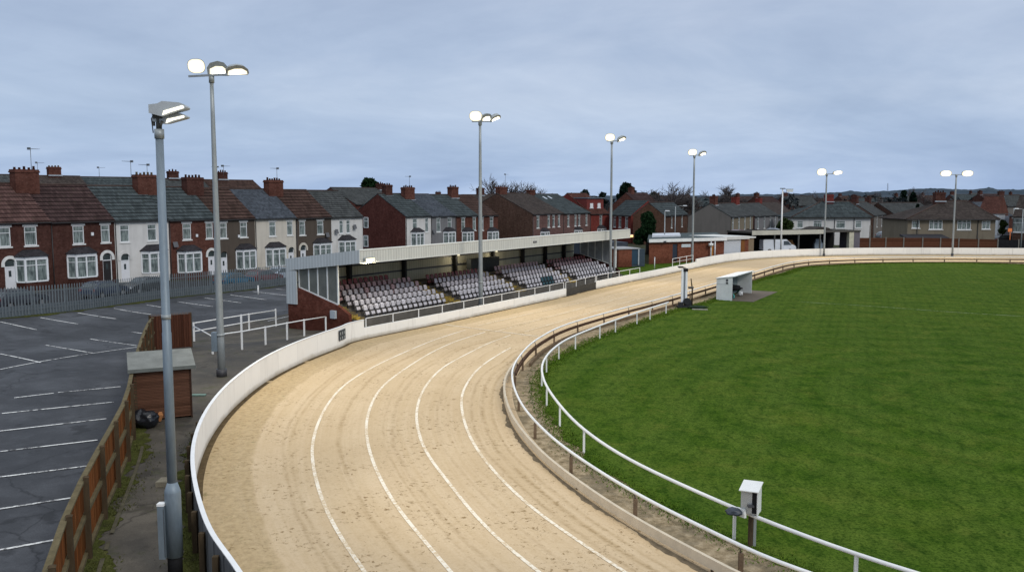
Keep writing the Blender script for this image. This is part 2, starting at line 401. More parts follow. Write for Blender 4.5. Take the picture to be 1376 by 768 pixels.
# --- sand material: UV = (metres from outer wall, metres along)
def sand_mat():
    t = NT('track_sand'); uv = t.coord('UV'); x, y, z = t.xyz(uv); ob = t.coord('Object')
    big = t.noise(ob, .16, 4, .6); med = t.noise(ob, 1.1, 5, .65); fin = t.noise(ob, 14, 4, .7)
    c = t.ramp(big, [(.3, (.535, .408, .258)), (.7, (.615, .482, .318))])
    # harrow streaks running along the track
    st = t.noise(t.comb(t.math('MULTIPLY', x, 2.6), t.math('MULTIPLY', y, .05), 0.0), 1.0, 4, .65)
    c = t.mix(t.ramp(st, [(.40, .30), (.58, 0.0)]), c, (.46, .335, .185))
    st2 = t.noise(t.comb(t.math('MULTIPLY', x, 9.0), t.math('MULTIPLY', y, .12), 3.0), 1.0, 3, .6)
    c = t.mix(t.ramp(st2, [(.36, .18), (.52, 0.0)]), c, (.42, .30, .17))
    c = t.mix(t.ramp(med, [(.45, 0.0), (.75, .22)]), c, (.62, .49, .32))
    gr = t.noise(ob, 5.0, 5, .75); c = t.mix(t.ramp(gr, [(.36, .28), (.50, 0.0)]), c, (.40, .285, .155))
    # wheel ruts at fixed distances from the wall
    wob = t.math('MULTIPLY', t.math('SUBTRACT', t.noise(t.comb(0.0, t.math('MULTIPLY', y, .12), 0.0), 1.0, 3, .6), .5), .7)
    xw = t.math('ADD', x, wob)
    rut_total = None
    for pos, wd, amt in ((2.75, .10, .45), (3.0, .10, .40), (4.75, .13, .55), (6.4, .08, .35), (6.75, .14, .5), (8.5, .10, .35), (9.9, .12, .55), (10.35, .14, .7), (10.75, .10, .5)):
        d = t.math('ABSOLUTE', t.math('SUBTRACT', xw, pos))
        m = t.math('MULTIPLY', t.math('SUBTRACT', 1.0, t.math('MINIMUM', t.math('DIVIDE', d, wd), 1.0)), amt)
        rut_total = m if rut_total is None else t.math('MAXIMUM', rut_total, m)
    brk = t.ramp(t.noise(t.comb(t.math('MULTIPLY', x, 1.2), t.math('MULTIPLY', y, .5), 9.0), 1.0, 5, .75), [(.36, .15), (.54, 1.0)])
    tread = t.ramp(t.noise(t.comb(t.math('MULTIPLY', x, 4.0), t.math('MULTIPLY', y, 5.0), 1.0), 1.0, 2, .6), [(.40, .35), (.58, 1.0)])
    rut = t.math('MULTIPLY', t.math('MULTIPLY', rut_total, brk), tread)
    c = t.mix(rut, c, (.27, .18, .085))
    # paw prints and kicked clods
    pr = t.noise(ob, 5.2, 3, .75, .4); zone = t.ramp(t.noise(ob, .42, 4, .65), [(.43, 0.0), (.58, 1.0)])
    prm = t.math('MULTIPLY', t.ramp(pr, [(.58, 0.0), (.65, 1.0)]), zone)
    c = t.mix(prm, c, (.25, .165, .08))
    dots = t.ramp(t.noise(ob, 6.0, 3, .7), [(.655, 0.0), (.70, .75)])
    c = t.mix(dots, c, (.22, .14, .07))
    # rough uncombed margin by the wall
    en = t.math('MULTIPLY', t.math('SUBTRACT', med, .5), 1.1)
    edge = t.ramp(t.math('ADD', x, en), [(0.0, 1.0), (.135, 1.0), (.165, 0.0)])
    edge_in = t.math('DIVIDE', x, 10.0)
    edge = t.ramp(t.math('DIVIDE', t.math('ADD', x, t.math('MULTIPLY', en, .55)), 10.0), [(.10, 1.0), (.165, .85), (.18, 0.0)])
    rough_c = t.ramp(t.noise(ob, 4.5, 5, .75), [(.34, (.17, .12, .05)), (.47, (.33, .24, .12)), (.62, (.46, .345, .185))])
    weeds = t.math('MULTIPLY', t.ramp(t.noise(ob, 2.2, 4, .7), [(.6, 0.0), (.7, .5)]), edge)
    c = t.mix(t.math('MULTIPLY', edge, .55), c, rough_c)
    c = t.mix(weeds, c, (.10, .11, .035))
    c = t.mix(t.ramp(fin, [(.3, .22), (.55, 0.0)]), c, (.33, .24, .13))
    h = t.math('ADD', t.math('MULTIPLY', fin, .35), t.math('SUBTRACT', med, t.math('ADD', t.math('MULTIPLY', prm, .9), rut)))
    return t.done(c, .95, h, .55, .035, 0, .15)
track = strip_mesh('track', OUT, INN, 0.0, sand_mat(), 500, 14)
def dirt_mat():
    t = NT('verge_dirt'); ob = t.coord('Object'); n = t.noise(ob, .5, 5, .7); m = t.noise(ob, 3.0, 5, .75); f = t.noise(ob, 22, 3, .7)
    c = t.ramp(m, [(.30, (.12, .092, .055)), (.48, (.27, .21, .13)), (.66, (.42, .34, .23))])
    c = t.mix(t.ramp(n, [(.40, .7), (.54, 0.0)]), c, (.13, .11, .075))
    c = t.mix(t.ramp(f, [(.62, 0.0), (.75, .6)]), c, (.05, .06, .02))
    return t.done(c, .95, t.math('ADD', m, t.math('MULTIPLY', f, .4)), .6, .05, 0, .15)
verge = strip_mesh('verge', offset(INN, .25), offset(GED, -1.2), -.012, dirt_mat(), 400, 6)
# --- pitch
def turf_colour(t, ob, gain=1.0, sat=1.0):
    """mown turf: clumps, worn yellow patches, faint mowing lines"""
    big = t.noise(ob, .06, 4, .6); pat = t.noise(ob, .33, 6, .72, .5); clump = t.noise(ob, 1.1, 5, .66, .3); x, y, z = t.xyz(ob)
    g3 = lambda c: sc3(c, gain)
    c = t.ramp(clump, [(.33, g3((.030, .070, .006))), (.47, g3((.052, .108, .009))), (.58, g3((.072, .130, .013))), (.72, g3((.110, .165, .024)))])
    c = t.mix(t.ramp(pat, [(.52, 0.0), (.70, .62)]), c, g3((.125, .150, .022)))
    c = t.mix(t.ramp(pat, [(.30, .60), (.47, 0.0)]), c, g3((.020, .056, .006)))
    c = t.mix(t.ramp(big, [(.40, 0.0), (.68, .35)]), c, g3((.030, .082, .010)))
    q = t.math('ADD', t.math('MULTIPLY', x, .93), t.math('MULTIPLY', y, -.37))
    band = t.math('SINE', t.math('ADD', t.math('MULTIPLY', q, 1.9), t.math('MULTIPLY', pat, 3.0)))
    c = t.mix(t.math('MULTIPLY', t.math('ADD', band, 1.0), .10), c, g3((.105, .165, .032)))
    rr = t.n('ShaderNodeVectorMath', operation='DISTANCE'); t.l(t.comb(x, y, 0.0), rr.inputs[0]); rr.inputs[1].default_value = (21, 36, 0)
    ring = t.math('SINE', t.math('ADD', t.math('MULTIPLY', rr.outputs['Value'], 2.6), t.math('MULTIPLY', pat, 3.5)))
    c = t.mix(t.math('MULTIPLY', t.math('ADD', ring, 1.0), .19), c, g3((.12, .175, .030)))
    lft = t.ramp(t.math('DIVIDE', t.math('SUBTRACT', rr.outputs['Value'], 6.0), 20.0), [(0.0, 0.0), (1.0, .42)]); c = t.mix(t.math('MULTIPLY', lft, t.ramp(pat, [(.35, .3), (.6, 1.0)])), c, g3((.115, .165, .022)))
    q2 = t.math('SINE', t.math('ADD', t.math('MULTIPLY', q, 11.0), t.math('MULTIPLY', clump, 4.0)))
    c = t.mix(t.math('MULTIPLY', t.math('MAXIMUM', q2, 0.0), .14), c, g3((.015, .040, .004)))
    return c
def grass_mat():
    t = NT('pitch_turf'); ob = t.coord('Object'); vf = t.noise(ob, 20, 3, .7); fin = t.noise(t.coord('Object', (1, .8, 1)), 4.5, 5, .72, .6)
    c = turf_colour(t, ob, .90); hf = t.noise(ob, 11, 4, .75); mf = t.noise(t.coord('Object', (1, .45, 1)), 2.4, 5, .7, .8); c = t.mix(t.ramp(mf, [(.34, .55), (.49, 0.0)]), c, (.010, .034, .003)); c = t.mix(t.ramp(hf, [(.36, .75), (.52, 0.0)]), c, (.010, .030, .003)); c = t.mix(t.ramp(hf, [(.56, 0.0), (.72, .55)]), c, (.105, .150, .022)); c = t.mix(t.ramp(fin, [(.32, .6), (.50, 0.0)]), c, (.011, .036, .003)); c = t.mix(t.ramp(fin, [(.54, 0.0), (.74, .35)]), c, (.090, .135, .018)); c = t.mix(t.ramp(vf, [(.3, .45), (.55, 0.0)]), c, (.008, .024, .003)); yp = t.noise(ob, .45, 6, .75, .6); c = t.mix(t.math('MULTIPLY', t.ramp(yp, [(.53, 0.0), (.68, .55)]), t.ramp(hf, [(.38, .25), (.58, 1.0)])), c, (.125, .145, .026))
    return t.done(c, .95, t.math('ADD', fin, t.math('MULTIPLY', vf, .7)), .18, .04, 0, .08)
gm = grass_mat()
bm_ = MB()
GE, _ = resample(offset(GED, .12), 420)
jit = [p + Vector((random.uniform(-.16, .16), random.uniform(-.16, .16))) for p in GE]
far_side = V2([(130, 60), (130, 20), (110, 9)])
bm_.poly([(p.x, p.y, .006) for p in jit + far_side])
pitch = bm_.build('pitch', gm); pitch['kind'] = 'structure'
if pitch.data.polygons[0].normal.z < 0: pitch.data.flip_normals()

def inside_poly(xs, ys, poly):
    px = np.array([p.x for p in poly]); py = np.array([p.y for p in poly]); r = np.zeros(len(xs), bool); j = len(px) - 1
    for i in range(len(px)):
        c = ((py[i] > ys) != (py[j] > ys)) & (xs < (px[j] - px[i]) * (ys - py[i]) / (py[j] - py[i] + 1e-12) + px[i])
        r ^= c; j = i
    return r
# grass blades (real geometry over the nearer turf and the ragged turf edge)
xx = np.empty(0); yy = np.empty(0)
ge = np.array([(p.x, p.y) for p in GE if p.y > 14 and p.y < 115 and p.x < 75]); k = np.random.randint(0, len(ge), 34000)
xe = ge[k, 0] + np.random.normal(-.02, .26, len(k)); ye = ge[k, 1] + np.random.normal(0, .26, len(k))
xx = np.concatenate([xx, xe]); yy = np.concatenate([yy, ye]); n = len(xx)
hgt = (.035 + .05 * np.random.rand(n)) * (.8 + yy * .006); ang = np.random.rand(n) * 6.283; wd = (.010 + .012 * np.random.rand(n)) * (.7 + yy * .02)
dx = np.cos(ang) * wd; dy = np.sin(ang) * wd; lx = np.random.normal(0, .04, n); ly = np.random.normal(0, .04, n)
V = np.empty((n * 3, 3)); V[0::3] = np.c_[xx - dx, yy - dy, np.full(n, .004)]; V[1::3] = np.c_[xx + dx, yy + dy, np.full(n, .004)]; V[2::3] = np.c_[xx + lx, yy + ly, hgt]
def sc_(t, c): return t.mix(1.0, c, (1.25, 1.25, 1.2), 'MULTIPLY')
def blade_mat():
    t = NT('grass_blades'); ob = t.coord('Object'); f = t.noise(ob, 9, 3, .7)
    c = turf_colour(t, ob, .85); c = t.mix(t.ramp(f, [(.34, .12), (.55, 0.0)]), c, (.022, .055, .004)); c = t.mix(t.ramp(f, [(.58, 0.0), (.76, .10)]), c, (.13, .18, .03))
    return t.done(sc_(t, c), .9, spec=.08)
g = npmesh('grass', V, np.arange(n * 3).reshape(-1, 3), blade_mat()); tag(g, 'short green turf blades covering the infield pitch', 'grass', kind='stuff')

# faint pitch line + lane markings
def line_strip(name, pts, wdt, z, mat, kind='structure', tz=False, gaps=0, ragged=.0):
    pts = [Vector(p[:2]) for p in pts]; b = MB(); L = offset(pts, wdt / 2); Rr = offset(pts, -wdt / 2)
    Z = lambda p: z + (gz(p.x, p.y) if tz else 0)
    for i in range(len(pts) - 1):
        if gaps and random.random() < gaps: continue
        q = [L[i], L[i + 1], Rr[i + 1], Rr[i]]
        b.poly([(p.x, p.y, Z(p)) for p in q])
    o = b.build(name, mat, fix=False)
    if o.data.polygons[0].normal.z < 0: o.data.flip_normals()
    if kind: o['kind'] = kind
    return o
def worn(name, c, thr=.45, under=None, scale=5):
    t = NT(name); ob = t.coord('Object'); n = t.noise(ob, scale, 5, .75); n2 = t.noise(ob, .7, 3, .6)
    f = t.math('ADD', n, t.math('MULTIPLY', t.math('SUBTRACT', n2, .5), .5))
    return t.done(t.mix(t.ramp(f, [(thr, 0.0), (thr + .15, 1.0)]), under, c), .85, spec=.2)
lane_m = worn('lane_chalk', (.80, .73, .60), .40, (.58, .455, .295), 9)
lanes = [
    [(626, 443), (592, 453.5), (560, 466), (509, 489), (466, 514.5), (440, 543), (424, 577.5), (419, 610), (425, 646), (436.6, 681.7), (460, 725), (489.6, 767)],
    [(652, 446), (615, 457.5), (577.5, 474.5), (529, 506), (506, 529), (493.5, 560), (493, 589), (504, 628), (531, 677.7), (566, 721), (605, 767)],
    [(686, 450), (655, 461.5), (635, 471.6), (597.6, 491.6), (574.7, 514.5), (562, 540), (560, 569), (572, 606), (601.4, 646), (640.7, 695), (684, 736.6), (723, 767)],
    [(686, 467), (663.5, 480), (640.5, 497), (623, 523), (620, 545), (626, 573), (640, 602), (672, 642), (719, 685.6), (770, 721), (800, 742.5), (840, 768)]]
for i, L in enumerate(lanes):
    P = V2([at(*q) for q in L]); e = P[-1] + (P[-1] - P[-2]).normalized() * 4
    line_strip('lane_line', smooth(catmull(P + [e], .5), 6), .105, .010, lane_m)
for q in ([(640, 438), (700, 424), (760, 411), (840, 392.5), (900, 379)], [(665, 445.5), (720, 430.5), (760, 420), (840, 399), (905, 383)], [(705, 445.5), (760, 429.5), (850, 404), (930, 385), (980, 373)]):
    line_strip('lane_line', smooth(catmull(V2([at(*p) for p in q]), .6), 3), .11, .010, worn('faint_chalk', (.74, .64, .48), .42, (.52, .40, .24)), gaps=.0)
line_strip('finish_line', catmull(V2([at(597.6, 436), at(660, 444), at(723.6, 452)]), .4), .13, .014, lane_m)
line_strip('pitch_line', catmull(V2([at(1076, 405.6), at(1180, 412), at(1276, 419), at(1376, 425)]), .8), .13, .016, worn('faint_pitch_chalk', (.26, .31, .17), .42, (.05, .09, .02)))

# ------------------------------------------------------------------ ground sheet
def ground_mat():
    t = NT('waste_ground'); ob = t.coord('Object'); n = t.noise(ob, .03, 5, .7); m = t.noise(ob, .6, 5, .7)
    c = t.ramp(n, [(.35, (.030, .042, .018)), (.5, (.060, .060, .040)), (.68, (.075, .070, .060))])
    return t.done(t.mix(t.ramp(m, [(.4, .5), (.7, 0.0)]), c, (.025, .030, .015)), .95, m, .3, .05, 0, .1)
ax = sorted(set([round(v, 2) for v in list(np.arange(-120, 161, 8.0)) + [-6000, -3000, -1500, -800, -450, -280, -190, 220, 320, 500, 900, 1800, 3500, 6000]]))
ay = sorted(set([round(v, 2) for v in list(np.arange(-40, 281, 8.0)) + [-3000, -600, -150, 340, 420, 520, 700, 1000, 1500, 2600, 5000, 9000]]))
Vg = []; Fg = []
for y in ay:
    for x in ax:
        z = gz(x, y) if y < 700 else gz(x, 700) - (y - 700) * .004
        if -130 < x < 160 and -50 < y < 128: z = gz(x, y) - .16
        Vg.append((x, y, z))
W_ = len(ax)
for j in range(len(ay) - 1):
    for i in range(W_ - 1): Fg.append((j * W_ + i, j * W_ + i + 1, (j + 1) * W_ + i + 1, (j + 1) * W_ + i))
gr = npmesh('ground', Vg, Fg, ground_mat()); gr['kind'] = 'structure'

def sheet(name, poly, z, mat, step=1.5):
    """flat-ish sheet filling a polygon, following the terrain"""
    xs = [p[0] for p in poly]; ys = [p[1] for p in poly]
    import bmesh
    bm = bmesh.new(); vs = [bm.verts.new((p[0], p[1], 0)) for p in poly]; bm.faces.new(vs)
    for a0, a1, ax_ in ((min(xs), max(xs), 0), (min(ys), max(ys), 1)):
        v = a0 + step
        while v < a1:
            no = (1, 0, 0) if ax_ == 0 else (0, 1, 0); co = (v, 0, 0) if ax_ == 0 else (0, v, 0)
            bmesh.ops.bisect_plane(bm, geom=bm.verts[:] + bm.edges[:] + bm.faces[:], plane_co=co, plane_no=no); v += step
    bmesh.ops.triangulate(bm, faces=bm.faces[:])
    for v in bm.verts: v.co.z = gz(v.co.x, v.co.y) + z
    bmesh.ops.recalc_face_normals(bm, faces=bm.faces[:])
    me = bpy.data.meshes.new(name); bm.to_mesh(me); bm.free()
    if me.polygons[0].normal.z < 0: me.flip_normals()
    me.materials.append(mat); o = bpy.data.objects.new(name, me); col.objects.link(o); o['kind'] = 'structure'; return o
def asphalt(name, c, dirt=(.09, .08, .06), moss=0.0, cracks=True):
    t = NT(name); ob = t.coord('Object'); n = t.noise(ob, .16, 6, .7); m = t.noise(ob, 1.2, 5, .7); f = t.noise(ob, 35, 3, .7)
    k = t.ramp(n, [(.36, sc3(c, .55)), (.5, c), (.64, sc3(c, 1.75))])
    k = t.mix(t.ramp(m, [(.52, 0.0), (.75, .45)]), k, sc3(c, 1.9))
    k = t.mix(t.ramp(f, [(.35, .4), (.55, 0.0)]), k, sc3(c, .4))
    k = t.mix(t.ramp(t.noise(ob, .55, 4, .6), [(.60, 0.0), (.66, .55)]), k, sc3(c, .35)); k = t.mix(t.ramp(t.noise(ob, 2.7, 3, .6), [(.68, 0.0), (.72, .5)]), k, sc3(c, .3))
    if moss:
        k = t.mix(t.ramp(t.noise(ob, .8, 5, .75), [(.56, 0.0), (.68, moss)]), k, (.055, .065, .018))
    if cracks:
        vo = t.n('ShaderNodeTexVoronoi', feature='DISTANCE_TO_EDGE'); vo.inputs['Scale'].default_value = .16
        dv = t.n('ShaderNodeVectorMath', operation='ADD'); t.l(ob, dv.inputs[0])
        nz = t.n('ShaderNodeTexNoise'); nz.inputs['Scale'].default_value = .9; nz.inputs['Detail'].default_value = 4; t.l(ob, nz.inputs['Vector'])
        t.l(nz.outputs['Color'], dv.inputs[1]); t.l(dv.outputs[0], vo.inputs['Vector'])
        k = t.mix(t.ramp(vo.outputs['Distance'], [(0.0, .65), (.006, 0.0)]), k, sc3(c, .35))
    rg = t.ramp(n, [(.4, .62), (.62, .88)])
    return t.done(k, rg, f, .35, .01, 0, .4)
park_m = asphalt('car_park_asphalt', (.055, .058, .064)); path_m = asphalt('path_asphalt', (.080, .071, .058), moss=.5)
road_m = asphalt('road_asphalt', (.024, .025, .028))
TF = V2([(-2.6, 3.0), (-6.2, 10.0)]) + V2([at(u, v, 1.9) for u, v in [(64.6, 751), (101, 658), (131, 602), (167, 536.6), (177, 496), (189, 456), (204.5, 418)]])
TFc = smooth(catmull(TF, .5), 4)
OUTr, _ = resample(OUT, 300)
# asphalt apron: path between the timber fence and the track wall, walkway and stand footing
apron = [(p.x, p.y) for p in TFc[::4]] + [(TFc[-1].x, TFc[-1].y), (-22.5, 56), (-17.5, 70), (-3, 92), (9, 101), (13, 98), (16.2, 94.9)] + \
        [(p.x - .0, p.y) for p in reversed([q for q in OUTr if -9.5 < q.x < 16.1 and q.y > 50 or (q.x < -2 and q.y > 8)])]
sheet('path', apron, -.010, path_m, 1.4)
PALpx = [(-60, 432), (0, 427.6), (52, 422.3), (105, 417), (165, 408.5), (227, 400), (285, 394), (342, 388.4), (390, 382)]
PAL = [gat(*q) for q in PALpx]
PAL = PAL + [(PAL[-1][0] + 3.3, PAL[-1][1] + 6, 0)]
carp = [(TF[0].x, TF[0].y)] + [(p.x, p.y) for p in TFc[4::4]] + [(TFc[-1].x, TFc[-1].y), (-22.5, 56), (-17.5, 70), (-15.5, 76)] + [(p[0], p[1]) for p in reversed(PAL)] + [(-55, 40), (-52, 3)]
sheet('car_park', carp, -.014, park_m, 1.4)
bay_m = worn('bay_paint', (.74, .74, .72), .37, (.10, .10, .105))
bays = [((19, 534), (72, 527.8)), ((78, 527), (162, 519)), ((2.5, 555), (153, 539.6)), ((-12, 580), (143, 562)), ((-20, 608.5), (131, 590.6)), ((-30, 644), (117, 625.5)), ((-40, 689), (97.5, 668)), ((-40, 745.5), (75, 724.4)),
        ((0, 496), (184, 466)), ((60, 463), (124, 474)), ((121, 455), (184, 464)), ((0, 475), (54.5, 486.6)), ((0, 432), (49, 442.6)), ((54.5, 426.5), (105, 435)), ((104.5, 420), (155.6, 428)), ((153, 414), (203, 422)), ((196, 409), (217, 412.5)),
        ((239, 405), (286, 411.6)), ((275, 400), (324, 406.7)), ((309.5, 396), (358, 402.5)), ((339.5, 391.5), (392, 397.5)), ((371, 388), (392, 390)), ((177, 445.7), (191, 447.5)), ((360, 431), (393, 423.5))]
for a, b in bays:
    A = gat(*a); B = gat(*b); n = max(2, int(math.dist(A, B) / .6))
    line_strip('bay_line', [Vector(A[:2]).lerp(Vector(B[:2]), i / n) for i in range(n + 1)], .11, .004, bay_m, tz=True)

# street behind the palisade fence
def palo(d): return [Vector((p[0], p[1])) for p in PAL], d
PV = [Vector((p[0], p[1])) for p in PAL]
PV = [PV[0] - (PV[1] - PV[0]) * 2.0] + PV
line_strip('pavement', offset(catmull(PV, 2), 1.2), 2.2, .03, asphalt('pavement_slabs', (.04, .04, .04), cracks=False), tz=True)
line_strip('road', offset(catmull(PV, 2), 6.0), 7.2, -.02, road_m, tz=True)

# ------------------------------------------------------------------ trackside walls
def wall_paint():
    t = NT('white_wall_paint'); ob = t.coord('Object'); z = t.xyz(ob)[2]
    n = t.noise(ob, .7, 5, .65); s = t.noise(t.coord('Object', (2.2, 2.2, .25)), 1.6, 4, .65)
    c = t.mix(t.ramp(n, [(.4, 0.0), (.75, .35)]), (.88, .86, .80), (.74, .72, .66))
    c = t.mix(t.ramp(s, [(.56, 0.0), (.78, .40)]), c, (.47, .45, .40))
    lo = t.ramp(t.math('ADD', z, t.math('MULTIPLY', t.math('SUBTRACT', n, .5), .35)), [(0.0, .75), (.10, .45), (.24, 0.0)])
    c = t.mix(lo, c, (.36, .29, .18))
    u = t.xyz(t.coord('UV'))[0]; q = t.math('DIVIDE', u, 2.44); fq = t.math('FRACT', q)
    wn = t.n('ShaderNodeTexWhiteNoise', noise_dimensions='1D'); t.l(t.math('FLOOR', q), wn.inputs['W'])
    c = t.mix(1.0, c, t.ramp(wn.outputs['Value'], [(0.0, .965), (1.0, 1.02)]), 'MULTIPLY')
    c = t.mix(t.ramp(fq, [(0.0, .22), (.008, .12), (.014, 0.0), (.99, 0.0), (1.0, .22)]), c, (.30, .29, .26))
    spl = t.math('MULTIPLY', t.ramp(t.noise(ob, 9, 4, .75), [(.58, 0.0), (.68, .6)]), t.ramp(z, [(.0, 1.0), (.45, 0.0)]))
    c = t.mix(spl, c, (.45, .36, .23))
    return t.done(c, .75, n, .1, .01, 0, .3)
wall_m = wall_paint(); board_m = planks('grey_hoarding_boards', (.20, .21, .22), .28, 'x', green=.2)
def seg(pts, a, b):
    """sub-curve of pts from the point nearest a to the point nearest b"""
    ia = min(range(len(pts)), key=lambda i: (pts[i] - Vector(a)).length); ib = min(range(len(pts)), key=lambda i: (pts[i] - Vector(b)).length)
    return pts[ia:ib + 1]
def curve_wall(name, pts, h, th, mat, parent=None, z0=0.0, off=0.0, hfun=None):
    b = MB(); A = offset(pts, off); B = offset(pts, off - th) ; H = hfun or (lambda p: h)
    # travel runs along the wall with the track on the right, so the thickness grows to the left
    B = offset(pts, off + th)
    al = 0.0
    for i in range(len(pts) - 1):
        a0, a1, b0, b1 = A[i], A[i + 1], B[i], B[i + 1]; h0, h1 = H(pts[i]), H(pts[i + 1]); l0 = al; al += (a1 - a0).length
        P = lambda p, z: (p.x, p.y, z)
        b.poly([P(a0, z0), P(a1, z0), P(a1, h1), P(a0, h0)], [(l0, z0 + .01), (al, z0 + .01), (al, h1), (l0, h0)], sm_=True); b.poly([P(b1, z0), P(b0, z0), P(b0, h0), P(b1, h1)], sm_=True)
        b.poly([P(a0, h0), P(a1, h1), P(b1, h1), P(b0, h0)])
    b.poly([(A[0].x, A[0].y, z0), (B[0].x, B[0].y, z0), (B[0].x, B[0].y, H(pts[0])), (A[0].x, A[0].y, H(pts[0]))])
    b.poly([(A[-1].x, A[-1].y, z0), (B[-1].x, B[-1].y, z0), (B[-1].x, B[-1].y, H(pts[-1])), (A[-1].x, A[-1].y, H(pts[-1]))])
    return b.build(name, mat, parent, fix=False)
E1, E2, E3, E4 = (-8.87, 51.45), (4.53, 73.69), (7.56, 79.7), (21.4, 103.2)
OUTf = smooth(catmull(outer, .35), 3)
s1 = seg(OUTf, (8, 1.2), E1)
o = empty('perimeter_wall', (s1[-1].x, s1[-1].y, 0)); tag(o, 'tall curving white hoarding round the near bend, timber posts behind', 'wall')
def pc(ob, root):
    ob.parent = root; ob.matrix_parent_inverse = Matrix.Translation(-root.location); return ob
pc(curve_wall('wall_panel', s1, 1.14, .05, wall_m), o)
pc(curve_wall('coping', s1, 1.17, .11, plain('white_coping_paint', (.80, .80, .78), .5, .1), z0=1.143, off=-.03), o)
pc(curve_wall('backing_board', s1, 1.12, .03, board_m, z0=.02, off=.053), o)
r1, L1_ = resample(s1, 40)
for p in offset(r1, .17)[2:-1:1]:
    b = MB(); b.box(p.x - .06, p.x + .06, p.y - .06, p.y + .06, -.1, 1.02); pc(b.build('post', post_m), o)
s2 = seg(OUTf, E1, E2)
o = tag(curve_wall('perimeter_wall', s2, .66, .16, wall_m), 'low white wall with stained foot running beneath the long stand rail', 'wall')
s3 = seg(OUTf, E2, E3)
o = tag(curve_wall('gate_panel', s3, .62, .08, plain('dark_gate_paint', (.075, .07, .06), .8, .35)), 'dark panel closing the gap between two low white walls', 'gate')
s4 = seg(OUTf, E3, E4)
tag(curve_wall('perimeter_wall', s4, .68, .16, wall_m), 'low white wall past the dark gap, beside the small lawn', 'wall')
s5 = seg(OUTf, E4, (118, 115.5))
tag(curve_wall('perimeter_wall', s5, 1.02, .16, wall_m), 'tall white wall around the far bend below the houses', 'wall')
# dark brown strip along the joint between wall foot and sand
line_strip('wall_foot_strip', offset(seg(OUTf, (8, 1.2), (118, 115.5)), -.10), .22, .006, plain('wall_foot_brown', (.12, .085, .045), .95, .5, 3), gaps=.04)

# rails on top of the low wall
def railing(name, pts, z0, z1, step, label, rr=.024, mat=white_paint, group=None, mids=()):
    L = [Vector(p) for p in pts]; o = empty(name, (L[0].x, L[0].y, 0)); tag(o, label, 'railing', group)
    Z = lambda p, z: (p.x, p.y, z)
    b = MB(); b.tube([Z(p, z1) for p in L], rr, 6); pc(b.build('top_rail', mat), o)
    for m in mids:
        b = MB(); b.tube([Z(p, m) for p in L], rr * .8, 6); pc(b.build('mid_rail', mat), o)
    d = sum((a - b_).length for a, b_ in zip(L, L[1:])); R_, _ = resample(L, max(2, int(round(d / step)) + 1))
    for p in R_:
        b = MB(); b.box(p.x - .028, p.x + .028, p.y - .028, p.y + .028, z0, z1 - .01); pc(b.build('post', mat), o)
    return o
railing('railing', offset(s2, .08)[1:-1], .665, 1.2, 2.55, 'white tube railing along the low wall before the stand seats')
railing('railing', offset(s3, .06), .625, 1.18, 2.0, 'short white railing above the dark gap panel')
s4a = seg(OUTf, E3, (13.0, 88.7))
railing('railing', offset(s4a, .08)[1:], .685, 1.2, 2.3, 'white railing past the gap, ending beside the small lawn')
s4b = seg(OUTf, (17.7, 96.3), (21.0, 102.2))
railing('railing', offset(s4b, .08), .685, 1.55, 2.0, 'short white railing before the brick clubhouse', mids=(1.15,))
# notice on the wall
def on_wall(u, v, pts, z): return None
b = MB(); _c = min(range(len(s1)), key=lambda i: (s1[i] - Vector(at(440.5, 450.5, .6))).length); _t = (s1[_c + 1] - s1[_c - 1]).normalized(); pA = s1[_c] - _t * .46; pB = s1[_c] + _t * .46; dd = (pB - pA).normalized(); nn = Vector((dd.y, -dd.x))
q0 = pA + nn * .045; q1 = pB + nn * .045
o = empty('notice_board', (q0.x, q0.y, 0)); tag(o, 'dark notice board with small pale cards on the white hoarding', 'notice board')
P3 = lambda p, z: Vector((p.x, p.y, z))
b.frustum(P3((q0 + q1) / 2, .40), (dd.x, dd.y, 0), (nn.x, nn.y, 0), (0, 0, .58), (q1 - q0).length / 2, .012, (q1 - q0).length / 2, .012); pc(b.build('board', plain('notice_dark', (.03, .04, .05), .5)), o)
for r_ in range(2):
    for c_ in range(3):
        b = MB(); ctr = q0.lerp(q1, (c_ + .5) / 3) + nn * .016
        b.frustum(P3(ctr, .44 + r_ * .27), (dd.x, dd.y, 0), (nn.x, nn.y, 0), (0, 0, .16), .05, .004, .05, .004); pc(b.build('card', plain('notice_card', (.35, .37, .36), .6, .3)), o)

# ------------------------------------------------------------------ inner running rail + hare rail
o = empty('running_rail', (0, 36, 0)); tag(o, 'white tube running rail over brown hare rail along the inner track edge', 'rail')
INf = smooth(catmull(inner, .5), 3)
si = seg(INf, (26, 8.2), (118, 100))
b = MB(); b.tube([(p.x, p.y, .75) for p in si], .045, 6); pc(b.build('top_rail', white_paint), o)
def beam(name, pts, wd, z0, z1, mat, root):
    b = MB(); L = offset(pts, wd / 2); R_ = offset(pts, -wd / 2)
    for i in range(len(pts) - 1):
        c = [L[i], R_[i], R_[i + 1], L[i + 1]]
        for (p, q) in ((0, 3), (1, 2)): b.poly([(c[p].x, c[p].y, z0), (c[q].x, c[q].y, z0), (c[q].x, c[q].y, z1), (c[p].x, c[p].y, z1)], sm_=True)
        b.poly([(p.x, p.y, z1) for p in c]); b.poly([(p.x, p.y, z0) for p in c])
    for i, j in ((0, 0), (-1, -1)): b.poly([(L[i].x, L[i].y, z0), (R_[i].x, R_[i].y, z0), (R_[i].x, R_[i].y, z1), (L[i].x, L[i].y, z1)])
    return pc(b.build(name, mat, fix=False), root)
rust = plain('rusty_brown_timber', (.085, .050, .032), .85, .45, 2.5); creamboard = plain('sandy_cream_board', (.60, .52, .40), .85, .2, 2)
greypipe = plain('dull_grey_steel', (.20, .18, .16), .6, .3)
